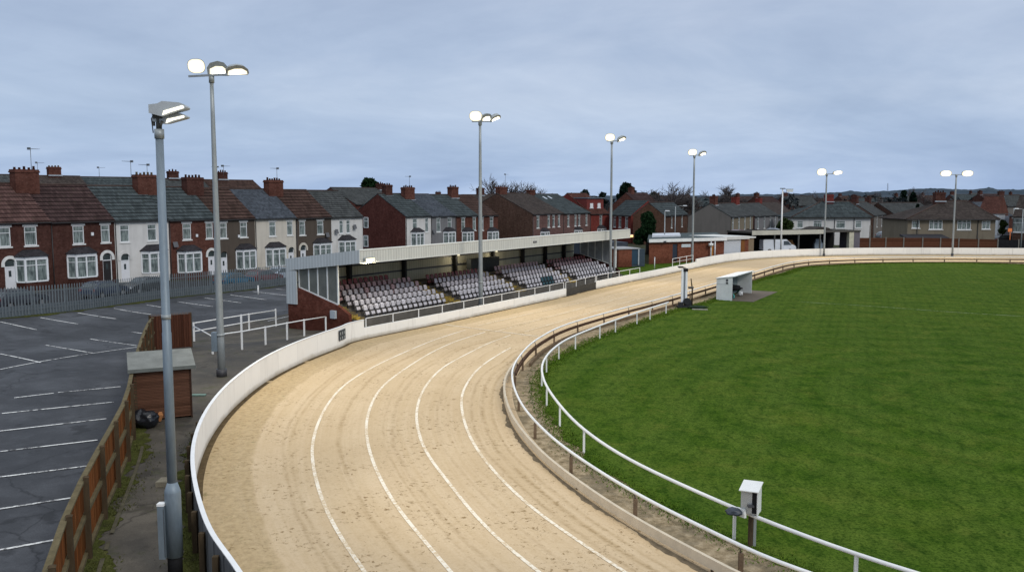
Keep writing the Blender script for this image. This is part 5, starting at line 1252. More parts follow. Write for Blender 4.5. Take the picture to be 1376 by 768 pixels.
# rear row whose ridges show above
R1b = Row(-30, 258, 112, 345, 262, 140)
for ua, ub, rf0, lab, ch in ((-30, 42, rf_grey, 'grey slate roofed house behind the reddish tiled one', []), (42, 125, rf_plain, 'grey-brown roofed house behind the terrace, chimney with buff pots', [(4.4, 4.4, 1.9, 3.6, 1.6, .9, br_red, 4, pot_y)]),
                         (125, 210, rf_slate, 'dark slate roofed house behind the white terraced one', []), (210, 290, rf_grey, 'grey roofed house behind the clean red brick one, small square chimney', [(4.6, 4.4, 1.9, 3.5, 1.5, .9, br_dark, 3)]), (290, 360, rf_brown, 'brown roofed house behind the cream terraced one', [(3.4, 4.4, 1.9, 3.6, 1.5, .9, br_dark, 4)])):
    loc, rz, w_, e = R1b.place(ua, ub); house(loc, rz, w_, 9, e, 2.25, br_brown, rf0, lab, chim=ch, group='rear row behind the first terrace', pipe=False, aerials=[(w_ * .3, 4.5, 2.2, 1.4 + random.random(), random.choice((-1, 1)))])

# ---- second terrace
R2 = Row(545, 290.6, 135, 669, 289, 155)
def t2(ua, ub, wall, roof, label, bayside=.5, wf=((.35, .9), (.78, .8)), row=R2, **kw):
    loc, rz, w_, e = row.place(ua, ub); up = e - .38 - 2.15
    return house(loc, rz, w_, kw.pop('d', 11.5), e, kw.pop('rise', 3.4), wall, roof, label, wins=[(w_ * f, up, ww * 1.12, 2.15) for f, ww in wf], bays=[(w_ * bayside, 2.6)] if bayside else [], group=kw.pop('group', 'second terrace behind the stand roof'), **kw), w_, e
t2(545, 579, w_white, rf_slate, 'white terraced house with large maroon brick gable beyond the stand', .42, ((.36, .95), (.83, .7)), gl=br_gable, chim=[(2.2, 5.75, 2.6, 4.9, 1.5, .9, br_dark, 3)])
t2(579, 612, w_lgrey, rf_blue, 'grey rendered terraced house with dark slate roof beyond the stand', .7, ((.3, .9), (.76, .9)), dishes=[(.5, 3.0)], chim=[(-.1, 4.7, 2.0, 4.6, 2.3, .95, br_red, 5)], aerials=[(.9, 5.2, 4.4, 2.0, -1)])
t2(612, 642, br_red, rf_slate, 'red brick terraced house with white lintels beside the grey rendered one', .5, ((.34, .9), (.84, .8)))
t2(642, 669, br_red, rf_brown, 'red brick terraced house with blue-roofed bay at the second terrace end', .7, ((.2, .8), (.68, .9)), chim=[(-.2, 5.2, 2.4, 4.9, 1.9, .95, br_red, 4)])
R2r = Row(478, 274, 162, 548, 274, 176)
loc, rz, w_, e = R2r.place(478, 548); house(loc, rz, w_, 12, e, 3.0, br_gable, rf_grey, 'maroon brick house with grey slate roof between the two terraces', gl=br_gable, group=None, pipe=False, chim=[(w_ * .9, 5.5, 2.2, 4.0, 1.8, 1, br_dark, 3)])
loc, rz, w_, e = R2.place(545, 579)
gab = next(q for q in bpy.data.objects if q.get('label', '').startswith('white terraced house with large maroon'))
for yv, zv, ww, hh in ((8.3, e - 1.9, 1.0, 1.7), (10.2, e - 4.6, 1.0, 1.5), (8.4, e - 4.9, 1.0, 1.8)):
    b = MB(); fx = -.035
    for y0, y1, z0, z1 in ((yv - ww / 2, yv - ww / 2 + .1, zv, zv + hh), (yv + ww / 2 - .1, yv + ww / 2, zv, zv + hh), (yv - ww / 2 + .1, yv + ww / 2 - .1, zv, zv + .1), (yv - ww / 2 + .1, yv + ww / 2 - .1, zv + hh - .1, zv + hh), (yv - ww / 2 + .1, yv + ww / 2 - .1, zv + hh * .6, zv + hh * .6 + .08)): b.box(fx - .06, fx, y0, y1, z0, z1)
    f = b.build('window', upvc, gab); b = MB(); b.box(fx - .03, fx - .004, yv - ww / 2 + .1, yv + ww / 2 - .1, zv + .1, zv + hh - .1); b.build('pane', glass_m, f)
# ---- third terrace
R3 = Row(715.6, 287.5, 160, 793, 286, 182)
t2(715.6, 757, br_pink, rf_plain, 'pinkish brick terraced house with broad dark brick gable beyond the stand roof', .35, ((.17, .95), (.51, .8), (.67, .8), (.85, .8)), R3, gl=br_brown, d=15, rise=3.7, group='third terrace', chim=[(1.6, 7.5, 2.7, 5.0, 2.7, .95, br_red, 4)], aerials=[(3, 7.4, 4.0, 3.4, 1)])
t2(757, 793, br_pink, rf_slate, 'pinkish brick terraced house with two rooflights in its slate roof', .5, ((.18, .8), (.44, .8), (.58, .8), (.86, .8)), R3, d=15, rise=3.7, group='third terrace', chim=[(.4, 7.4, 2.7, 4.6, 1.9, .95, br_red, 1)], rooflights=[(3.5, .78), (6.0, .80)])
R3r = Row(640, 282, 190, 730, 281, 205)
loc, rz, w_, e = R3r.place(645, 700); house(loc, rz, w_, 12, e, 3.2, br_dark, rf_plain, 'dark roofed house behind the second and third terraces', pipe=False, chim=[(w_ * .45, 6, 2.6, 4.8, 1.6, 1, br_dark, 3)])
# ---- red dormer house
R4 = Row(793, 287, 184, 820, 287, 190)
h, w_, e = t2(793, 819, br_bright, rf_bright, 'bright red brick house with a wide red dormer of two windows', .55, ((.55, .9),), R4, d=12, rise=4.2, group=None)
b = MB(); b.box(.5, w_ - .6, 1.2, 5.0, e + .75, e + 3.2); dm_ = b.build('dormer', plain('red_hung_tile', (.17, .045, .04), .8, .3), h)
for f in (.30, .68):
    b = MB(); b.box(w_ * f - .55, w_ * f + .55, 1.12, 1.196, e + 1.25, e + 2.2); b.box(w_ * f - .7, w_ * f + .7, 1.10, 1.196, e + 1.10, e + 1.24)
    q = b.build('dormer_window', upvc, dm_)
b = MB(); b.box(.4, w_ - .5, .9, 5.2, e + 3.205, e + 3.4); b.build('dormer_roof', plain('flat_felt_blue', (.14, .17, .20), .6), dm_)
R4b = Row(819, 289, 188, 848, 289, 180)
t2(819, 848, br_bright, rf_slate, 'red brick house with wide slate roof right of the dormer house', None, ((.25, .9), (.5, .9), (.8, 1.0)), R4b, d=8, rise=3.0, group=None)
# ---- brown gabled house and others near the bush
R5 = Row(893, 289, 172, 924, 288, 187)
t2(893, 924, br_brown, rf_slate, 'brown house with tall plain gable, right of the round dark bush', None, ((.3, .8), (.75, .8)), R5, gl=brick('tan_gable_brick', (.115, .06, .04), .4), d=6.4, rise=2.4, group=None)
R5b = Row(864, 280, 205, 892, 280, 215)
t2(864, 892, br_red, rf_dkred, 'red brick house with small gable between bush and brown house', None, (), R5b, d=9, rise=3.6, group=None, chim=[(3, 4.5, 2.6, 4.9, 1.6, .9, br_red, 3)])
# ---- grey rendered gable row
R6 = Row(982, 290, 150, 1012, 290, 165)
t2(982, 1012, w_tan, rf_grey, 'grey pebbledash house with broad blank gable behind the clubhouse', None, ((.1, .9), (.36, .9), (.62, .9), (.88, .9)), R6, gl=w_grey, d=7.4, rise=2.1, group='row of houses behind the clubhouse', chim=[(2.6, 3.7, 1.4, 3.5, 1.7, 1.0, br_red, 4)])
R6b = Row(1014, 289.5, 172, 1045, 289.5, 186)
t2(1014, 1045, w_lgrey, rf_grey, 'grey house with bright red chimney stack, second in row behind clubhouse', None, ((.15, .9), (.42, .9), (.68, .9), (.9, .8)), R6b, gl=br_dark, d=8, rise=2.4, group='row of houses behind the clubhouse', chim=[(.4, 4, 1.6, 3.7, 2.2, 1.0, br_bright, 5)])
R6c = Row(1044, 287.5, 200, 1068, 287.5, 214)
t2(1044, 1068, w_tan, rf_plain, 'tan house with brown roof, third in the row behind the clubhouse', None, ((.3, .9), (.65, .9)), R6c, gl=br_dark, d=9, rise=2.6, group='row of houses behind the clubhouse', chim=[(1, 4.5, 1.7, 3.7, 2.2, 1, br_bright, 4)])
# pale verges on those roofs
# ---- hip-roofed semis
def semi(u0, u1, v_e, Y, v_r, ur0, ur1, wall, roof, label, wins, chx, d_=9.5, wallr=None, side=True):
    A = atY(u0, v_e, Y); B = atY(u1, v_e, Y); g_ = gz((A.x + B.x) / 2, Y); w_ = B.x - A.x; e = A.z - g_
    o = empty('semi_detached_house', (A.x, Y, g_)); tag(o, label, 'house')
    zr = atY(ur0, v_r, Y + d_ / 2).z - g_; x0r = atY(ur0, v_r, Y + d_ / 2).x - A.x; x1r = atY(ur1, v_r, Y + d_ / 2).x - A.x
    b = MB(); holes = [((u - u0) / (u1 - u0) * w_ - ww / 2, (u - u0) / (u1 - u0) * w_ + ww / 2, zq, zq + hh) for u, zq, ww, hh, *_ in wins]
    xs = sorted({0, w_, *[h[0] for h in holes], *[h[1] for h in holes]}); zs = sorted({-2, e, *[h[2] for h in holes], *[h[3] for h in holes]})
    for i in range(len(xs) - 1):
        for j in range(len(zs) - 1):
            cx, cz = (xs[i] + xs[i + 1]) / 2, (zs[j] + zs[j + 1]) / 2
            if any(h[0] < cx < h[1] and h[2] < cz < h[3] for h in holes): continue
            b.poly([(xs[i], 0, zs[j]), (xs[i + 1], 0, zs[j]), (xs[i + 1], 0, zs[j + 1]), (xs[i], 0, zs[j + 1])])
    for hx0, hx1, z0, z1 in holes:
        b.poly([(hx0, 0, z0), (hx0, 0, z1), (hx0, .15, z1), (hx0, .15, z0)]); b.poly([(hx1, 0, z0), (hx1, 0, z1), (hx1, .15, z1), (hx1, .15, z0)]); b.poly([(hx0, 0, z1), (hx1, 0, z1), (hx1, .15, z1), (hx0, .15, z1)]); b.poly([(hx0, 0, z0), (hx1, 0, z0), (hx1, .15, z0), (hx0, .15, z0)])
    b.poly([(0, d_, -2), (w_, d_, -2), (w_, d_, e), (0, d_, e)])
    for x in (0, w_): b.poly([(x, 0, -2), (x, d_, -2), (x, d_, e), (x, 0, e)])
    b.build('wall', wall, o, fix=False)
    ov = .45; rb = MB(); k = (zr - e) / (d_ / 2); ze = e - .04
    c = [(-ov, -ov), (w_ + ov, -ov), (w_ + ov, d_ + ov), (-ov, d_ + ov)]; r0 = (x0r, d_ / 2, zr); r1 = (x1r, d_ / 2, zr); sl = math.hypot(d_ / 2 + ov, zr - ze)
    E = [(x, y, ze) for x, y in c]
    rb.poly([E[0], E[1], r1, r0], [(0, 0), (w_, 0), (x1r, sl), (x0r, sl)]); rb.poly([E[2], E[3], r0, r1], [(0, 0), (w_, 0), (x1r, sl), (x0r, sl)])
    rb.poly([E[1], E[2], r1], [(0, 0), (d_, 0), (d_ / 2, sl)]); rb.poly([E[3], E[0], r0], [(0, 0), (d_, 0), (d_ / 2, sl)])
    rb.poly([(x, y, ze - .12) for x, y in c], [(0, .1)] * 4)
    for i in range(4): j = (i + 1) % 4; rb.poly([(*c[i], ze - .12), (*c[j], ze - .12), E[j], E[i]], [(0, .1)] * 4)
    rf_ = rb.build('roof', roof, o, fix=False)
    t = MB(); t.tube([r0, r1], .12, 6)
    for p, q in ((E[0], r0), (E[1], r1)): t.tube([p, q], .11, 6)
    t.build('ridge_tiles', plain('ridge_clay', (.075, .052, .045)), rf_)
    b = MB(); b.box(-ov, w_ + ov, -ov - .12, -ov - .01, ze - .16, ze - .02); b.build('gutter', wood_dark, o)
    for u, zq, ww, hh, *r_ in wins: window(o, (u - u0) / (u1 - u0) * w_, zq, ww, hh, lintel=False, mull=r_[0] if r_ else 0, y=.0, tr=.72)
    chimney(o, chx(w_), d_ / 2 - .3, zr - .6, zr + 1.35, 1.6, 1.0, br_bright if wall is w_white else br_dark, 4)
    return o, w_, e
sw, w_, e = semi(1065, 1170, 291.5, 172, 270.5, 1103, 1141, w_white, rf_slate, 'white rendered semi-detached house pair with dark hipped roof', [(1075.5, 3.4, 1.15, 1.35), (1099, 3.3, 1.7, 1.45), (1130, 3.3, 1.8, 1.45, 0), (1154, 3.4, 1.2, 1.35)], lambda w: w * .56)
for f in (.52, .77):
    b = MB(); b.tube([(w_ * f + .3, -.07, -1.5), (w_ * f + .3, -.07, e - .2)], .06, 6); b.build('drainpipe', wood_dark, sw)
sb_, w_, e = semi(1220, 1338, 294, 138, 269.7, 1268, 1299, w_tan, rf_plain, 'brown pebbledash semi-detached house pair with broad hipped roof', [(1231, 3.5, 1.2, 1.2), (1258, 3.3, 2.1, 1.45, 2), (1296, 3.25, 2.1, 1.5, 2), (1325.5, 3.35, 1.3, 1.25, 1), (1295, .45, 2.0, 1.1, 2), (1326, .3, 1.5, 1.1, 1)], lambda w: w * .50)
for f in (.11, .80):
    b = MB(); b.tube([(w_ * f, -.07, -1.5), (w_ * f, -.07, e - .2)], .06, 6); b.build('drainpipe', wood_dark, sb_)
b = MB(); b.hexa([(-1.2, -2.6, 1.95), (5.4, -2.6, 1.95), (5.4, -.01, 2.25), (-1.2, -.01, 2.25), (-1.2, -2.6, 2.08), (5.4, -2.6, 2.08), (5.4, -.01, 2.55), (-1.2, -.01, 2.55)]); q = b.build('lean_to_roof', plain('dark_lean_to_roof', (.045, .045, .05), .7), sb_)
b = MB(); b.box(-.8, 5.0, -2.2, -.02, -.6, 1.95); b.build('lean_to_wall', w_tan, q)
# rows between and beyond the semis
R7 = Row(1176, 288.5, 186, 1215, 288, 225)
for ua, ub, rf0, lab, ch in ((1174, 1190, rf_grey, 'narrow terraced house with ribbed grey roof right of the white semi', [(1.2, 4, 1.8, 4.0, 2.4, 1, br_dark, 4)]), (1190, 1205, rf_plain, 'narrow terraced house with brown roof and red chimney stack', [(1, 4, 1.8, 4.0, 2.6, 1, br_dark, 4)]), (1205, 1217, rf_grey, 'narrow terraced house at the far end beside dark conifers', [(1, 4, 1.8, 3.8, 1.6, 1, soot, 2)])):
    t2(ua, ub, w_grey if rf0 is rf_grey else br_pink, rf0, lab, None, ((.3, .9), (.7, .9)), R7, gl=br_brown, d=8, rise=2.6, group='row receding right of the white semi', chim=ch)
R8 = Row(1205, 290, 196, 1262, 290, 200)
t2(1205, 1262, br_brown, rf_grey, 'dull brick row with long grey roof between the two semis', None, ((.12, 1), (.3, 1), (.5, 1), (.7, 1)), R8, d=12, rise=2.8, group=None)
R9 = Row(1338, 290, 190, 1362, 290, 192)
t2(1336, 1361, br_dark, rf_blue, 'dark brick house with blue-grey roof right of the brown semi', None, (), R9, d=12, rise=2.9, group=None)
R9b = Row(1318, 287, 175, 1342, 287, 173)
t2(1314, 1340, br_red, rf_bright, 'house with orange-red tiled roof just behind the brown semi', None, (), R9b, d=11, rise=3.3, group=None)
R10 = Row(1360, 291, 143, 1420, 291, 139)
t2(1361, 1425, br_brown, rf_plain, 'brown house cut off at the photo\'s right edge', None, ((.13, 1.5), (.5, 1.4)), R10, d=9, rise=3.2, group=None)
# far rooftops
fr = random.Random(3); k_ = 0
FAR = [(872, 277, 260), (905, 276, 300), (940, 277, 330), (1046, 279, 250), (1075, 276, 290), (1100, 278, 330), (1172, 279, 290), (1190, 276, 360), (1232, 275, 330), (1265, 272, 390), (1300, 272, 340), (1345, 273, 300), (1368, 277, 250), (1150, 272, 420), (1330, 268, 430), (1018, 276, 310), (1385, 271, 380), (740, 275, 290), (600, 277, 260)]
cols = [('grey', rf_grey), ('brown', rf_brown), ('slate', rf_slate), ('reddish', rf_dkred)]
NEAR_ = ['behind the round bush', 'left of the bare trees', 'below the tall bare trees', 'behind the third clubhouse-row house', 'left of the bare tree clump', 'behind the bare tree clump', 'just right of the white semi', 'above the narrow terrace', 'left of the dark conifers', 'behind the brown semi roof', 'right of the brown semi chimney', 'above the white shed', 'at the right edge', 'far beyond the white semi', 'below the wooded hill at right', 'behind the clubhouse row', 'farthest beyond the right edge house', 'between third terrace and dormer house', 'behind the second terrace']
for (u, v, Y), lab in zip(FAR, NEAR_):
    c, rf0 = cols[k_ % 4]; k_ += 1; A = atY(u - 14, v, Y); wd_ = 10 + fr.random() * 6; g_ = gz(A.x, Y); e = max(4.2, min(6.5, A.z - g_))
    house((A.x, Y, A.z - e), R(fr.uniform(8, 50)), wd_, 9, e, 3, (br_brown, w_grey, br_dark)[k_ % 3], rf0, f'distant house with {c} roof {lab}', wins=[(2.5, e - 2.2, 1, 1.4), (wd_ - 3, e - 2.2, 1, 1.4)], chim=[(1.2, 4.5, 2.2, 4.2, 1.6, .9, br_dark, 3)], pipe=False, base=-6, gl=br_dark, name='house', group='distant houses')
# pale industrial sheds in the distance
for u, v, Y, L_, c in ((1341.5, 288, 150, 1.4, (.62, .64, .66)),):
    A = atY(u, v, Y); g_ = gz(A.x, Y); o = empty('garden_shed', (A.x, Y, g_)); tag(o, 'white upright shed with grey side right of the brown semi', 'shed')
    H_ = A.z - g_; b = MB(); b.box(0, 1.15, 0, 1.6, 0, H_); b.build('front_wall', plain('white_shed_paint', c, .6), o); b = MB(); b.box(1.153, 1.95, .1, 1.7, 0, H_ - .25); b.build('side_wall', plain('blue_grey_shed', (.32, .36, .42), .6), o); b = MB(); b.box(-.1, 2.05, -.1, 1.8, H_ + .004, H_ + .1); b.build('roof', soot, o)
for u, v, Y, w2, lab in ((1320, 268.5, 620, 20, 'pale flat warehouse roof below the hill, wider one'), (1353, 273, 560, 11, 'pale flat warehouse roof near the right edge, narrower one')):
    A = atY(u, v, Y); o = empty('warehouse', (A.x, Y, A.z - 8)); tag(o, lab, 'warehouse'); b = MB(); b.box(-w2 / 2, w2 / 2, 0, 20, 0, 8); b.build('wall', plain('warehouse_wall', (.14, .15, .17), .8), o); b = MB(); b.prism([(-w2 / 2 - .3, 8.003), (w2 / 2 + .3, 8.003), (0, 9.6)], -.3, 20.3, 'y'); b.build('roof', plain('warehouse_roof', (.62, .65, .68), .5, .1), o)

# ------------------------------------------------------------------ clubhouse, annex, garage, shelter
cb = brick('clubhouse_brick', (.20, .070, .042), .35)
c0 = Vector((atY(872, 349, 114).x, 114)); c1 = Vector((atY(973, 330, 118.8).x, 118.8)); dd = (c1 - c0).normalized(); Lc = (c1 - c0).length
rzc = math.atan2(dd.y, dd.x); o = empty('clubhouse', (c0.x, c0.y, 0), rzc); tag(o, 'low flat-roofed red brick clubhouse with white fascia beside the far bend', 'clubhouse')
Hc = 2.46; sv = Vector((.165, 1, 0)); sv.rotate(Matrix.Rotation(-rzc, 3, 'Z')); sv = sv * 16
def skew(mb, x0, x1, y0, y1, z0, z1):
    """box whose depth runs along the building's slanted side"""
    f = lambda x, y: (x + sv.x * y, sv.y * y)
    c = [f(x0, y0), f(x1, y0), f(x1, y1), f(x0, y1)]; mb.hexa([(*p, z0) for p in c] + [(*p, z1) for p in c])
hol = (Lc * .305, Lc * .37)
b = MB(); skew(b, 0, hol[0], 0, 1, -.6, Hc); skew(b, hol[1], Lc, 0, 1, -.6, Hc); skew(b, hol[0], hol[1], .02, 1, -.6, Hc); b.box(hol[0], hol[1], .0, .2, 2.1, Hc); b.build('wall', cb, o)
b = MB(); b.box(hol[0] + .02, hol[1] - .02, .08, .14, 0, 2.08); b.build('door', plain('navy_door', (.02, .03, .05), .5), o)
b = MB(); skew(b, -.25, Lc + .1, -.03, 1.03, Hc + .003, Hc + .36); q = b.build('roof', plain('green_grey_felt', (.07, .088, .09), .8, .35, 1.0), o)
b = MB(); b.box(-.3, Lc + .1, -.46, -.36, Hc - .05, Hc + .375); b.build('fascia', white_paint, q)
b = MB(); skew(b, .4, Lc * .42, .30, .75, Hc + .362, Hc + .6); b.build('roof_light', plain('whitish_roof_panel', (.55, .58, .62), .5, .2), q)
b = MB(); b.box(Lc * .42, Lc * .54, -.05, -.004, 1.65, 2.05); q = b.build('sign_board', plain('white_sign', (.68, .72, .74), .4, .05), o)
b = MB()
for i in range(7): b.box(Lc * (.43 + i * .015), Lc * (.438 + i * .015), -.056, -.051, 1.79, 1.9)
b.build('sign_lettering', plain('faded_letters', (.30, .38, .45)), q)
b = MB(); b.box(Lc * .16, Lc * .19, -.56, -.462, Hc - .12, Hc + .1); b.build('bulkhead_light', darkmetal, o)
for f in (.80, .855): b = MB(); b.tube([(Lc * f, -.30, -.3), (Lc * f, -.30, Hc)], .09, 8); b.build('porch_post', upvc, o)
b = MB(); b.box(Lc * .815, Lc * .845, -.12, -.01, .2, 2.0); b.build('orange_door', plain('orange_notice', (.45, .20, .06), .6), o)
for f in (.775, .80): b = MB(); b.tube([(Lc * f, -.5, 1.75), (Lc * f, -.5, 2.1)], .2, 10); b.build('globe_lamp', plain('pale_globe', (.75, .76, .74), .3, .05), o)
# right wing with white shutter
c2 = Vector((atY(972, 330, 119.2).x, 119.2)); c3 = Vector((atY(1007, 330, 122.5).x, 122.5)); d2 = (c3 - c2).normalized(); L2 = (c3 - c2).length
o = empty('garage_block', (c2.x, c2.y, 0), math.atan2(d2.y, d2.x)); tag(o, 'flat-roofed garage with broad white shutter and brick end beside clubhouse', 'garage')
b = MB(); b.box(.05, L2, .15, 6, -.6, 2.45); b.build('wall', cb, o); b = MB(); b.box(.2, L2 * .67, .05, .145, -.2, 2.4); b.build('shutter_door', planks('white_shutter', (.68, .70, .73), .16, 'z', .4, .04), o)
b = MB(); b.box(-.1, L2 * .95, -.25, 6.2, 2.453, 2.86); b.build('roof', plain('pale_roof_edge', (.60, .60, .57), .6, .15), o)
b = MB(); b.box(L2 * .69, L2 * .83, .08, .145, -.2, 2.4); b.build('door', plain('orange_brown_door', (.22, .09, .03), .6), o)
b = MB(); b.box(L2 * 1.0 + .003, L2 * 1.0 + 1.35, .3, 4.5, -.4, 2.5); b.build('side_store', plain('tan_store_board', (.24, .18, .12), .8), o)
b = MB(); b.box(L2 - .2, L2 + 1.5, .1, 4.7, 2.51, 2.72); b.build('store_roof', plain('pale_roof_edge', (.60, .60, .57)), o)
# annex with blue door near the stand end
A = atY(831, 350, 110); d_an = Vector((.93, .36)).normalized()
o = empty('annex_building', (A.x, 110, 0), math.atan2(d_an.y, d_an.x)); tag(o, 'small flat-roofed brick annex with dark blue door past the stand end', 'outbuilding')
b = MB(); b.box(0, 1.9, 0, 4, -.5, 1.72); b.build('wall', cb, o); b = MB(); b.box(1.903, 2.75, -.02, .05, -.2, 1.66); b.build('door', plain('dark_blue_door', (.018, .05, .085), .5), o)
b = MB(); b.box(1.91, 3.8, .06, 4, -.5, 1.70); b.build('rear_wall', plain('dark_blue_grey_board', (.06, .08, .10), .7), o)
b = MB(); b.box(-.2, 3.05, -.12, 4.2, 1.725, 1.84); q = b.build('roof', plain('pale_annex_roof_edge', (.34, .34, .34), .6), o)
b = MB(); b.box(2.76, 2.92, -.1, .04, -.3, 1.72); b.build('door_post', plain('pale_grey_post', (.40, .42, .44), .5), o)
b = MB(); b.box(-1.2, 4.2, 5.3, 12, -.5, 2.3); q = b.build('rear_block', plain('flat_roof_bluegrey', (.055, .065, .08), .7, .3), o)
# small lawn between stand end and clubhouse
lp = [at(823, 363), at(836, 352), at(905, 349), at(925, 351.5), at(921, 355)] 
lp = [(13.4, 89.3), (11.5, 93), (13.0, 110.4), (17.5, 114.5), (25, 116.5), (26.6, 112.6), (21.6, 104.4), (17.2, 96.6)]
sheet('lawn', lp, .012, gm, 2.0)
b = MB(); x, y = at(879.5, 362); b.tube([(x, y, 0), (x, y, 1.35)], .05, 6); b.tube([(x, y, 1.35), (x, y, 1.42)], [.08, .06], 6); q = b.build('lawn_post', white_paint); tag(q, 'thin white post standing on the small lawn by the track wall', 'post')
# open shelter (carport) behind far wall
A = atY(1011, 310, 127); B = atY(1155, 312, 134); dd = Vector((B.x - A.x, B.y - A.y)).normalized(); Lq = math.hypot(B.x - A.x, B.y - A.y); Hs = 3.0
o = empty('open_shelter', (A.x, 127, A.z - Hs), math.atan2(dd.y, dd.x)); tag(o, 'long low open-fronted shelter with cream roof edge, van parked inside', 'shelter')
b = MB(); b.box(-.2, Lq, -.2, 6, Hs - .42, Hs - .18); q = b.build('roof', plain('mossy_dark_roof', (.055, .052, .045), .9, .4), o)
b = MB(); b.box(-.2, Lq * .655, -.26, -.203, Hs - .62, Hs + .02); b.build('fascia', plain('cream_shelter_edge', (.52, .50, .42), .6, .15), q)
b = MB(); b.box(Lq * .658, Lq, -.26, -.203, Hs - .42, Hs - .2); b.build('dark_fascia', plain('dark_shelter_edge', (.09, .085, .075), .8), q)
for x0, x1, h_ in ((Lq * .60, Lq * .80, .55), (Lq * .05, Lq * .16, .3)):
    b = MB(); b.prism([(x0, Hs - .18), (x1, Hs - .18), (x1 - 1.0, Hs - .18 + h_ * .7), ((x0 + x1) / 2, Hs - .18 + h_), (x0 + 1.2, Hs - .18 + h_ * .8)], 1.2, 4.2, 'y'); b.build('roof_tarpaulin', plain('dark_tarpaulin', (.05, .045, .04), .8), q)
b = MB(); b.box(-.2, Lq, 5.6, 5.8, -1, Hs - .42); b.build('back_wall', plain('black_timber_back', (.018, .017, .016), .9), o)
for f in (.0, .20, .42, .62, .66): b = MB(); b.box(Lq * f - .07, Lq * f + .07, -.1, .1, -1, Hs - .42); b.build('post', plain('grey_shelter_post', (.14, .14, .13), .8), o)
b = MB(); b.box(Lq * .895, Lq * .94, -.15, .4, -1, Hs - .43); b.build('cream_pillar', plain('cream_pillar', (.55, .52, .40), .7), o)
b = MB(); b.box(Lq * .943, Lq * 1.0, -.12, 3, -1, Hs - .43); b.build('side_wall', plain('mauve_grey_board', (.16, .145, .16), .8), o)
for x_, s_, c_, lab in ((Lq * .44, .5, (.30, .16, .07), 'small orange-brown crate inside the dark shelter'), (Lq * .71, .55, (.30, .36, .42), 'pale blue bundle inside the dark shelter near its right pillar')):
    px, py = A.x + dd.x * x_ - dd.y * 2.5, 127 + dd.y * x_ + dd.x * 2.5; b = MB(); b.frustum((px, py, A.z - Hs + .9), (1, 0, 0), (0, 1, 0), (0, 0, s_), .5, .3, .38, .25); b.box(px - .6, px + .6, py - .4, py + .4, A.z - Hs - .4, A.z - Hs + .895)
    q = b.build('storage_crate', plain('crate_' + lab.split()[1], c_, .7)); tag(q, lab, 'crate')
# brown panel fence on the right
FP = [(1147, 134), (1169, 134), (1190.5, 134.3), (1214.5, 134.6), (1240, 134.8), (1264, 135), (1288.5, 135), (1315, 135), (1341, 134.6), (1369, 134), (1400, 133)]
vt_ = lambda u: 319.5 + max(0, (u - 1240)) * .022
o = empty('panel_fence', (atY(1250, 320, 134).x, 134, 0)); tag(o, 'brown timber panel fence with concrete posts behind the far track wall', 'fence')
pb = planks('rust_brown_panels', (.125, .052, .030), .35, 'z', var=.2); pdark = plain('black_fence_panel', (.02, .02, .022), .7)
pw = [(atY(u, vt_(u), Y).x, Y, atY(u, vt_(u), Y).z) for u, Y in FP]
for i, (p, q) in enumerate(zip(pw, pw[1:])):
    b = MB(); g_ = gz(p[0], p[1]) - .5; b.hexa([(p[0] + .08, p[1], g_), (q[0] - .08, q[1], g_), (q[0] - .08, q[1] + .05, g_), (p[0] + .08, p[1] + .05, g_), (p[0] + .08, p[1], p[2]), (q[0] - .08, q[1], q[2]), (q[0] - .08, q[1] + .05, q[2]), (p[0] + .08, p[1] + .05, p[2])])
    pc(b.build('panel', pdark if i >= 8 else pb), o)
    b = MB(); tall = 1.9 if i == 1 else 0.12; b.box(p[0] - .08, p[0] + .08, p[1] - .06, p[1] + .1, g_, p[2] + tall); pc(b.build('post', plain('concrete_post', (.20, .185, .16), .9, .3)), o)

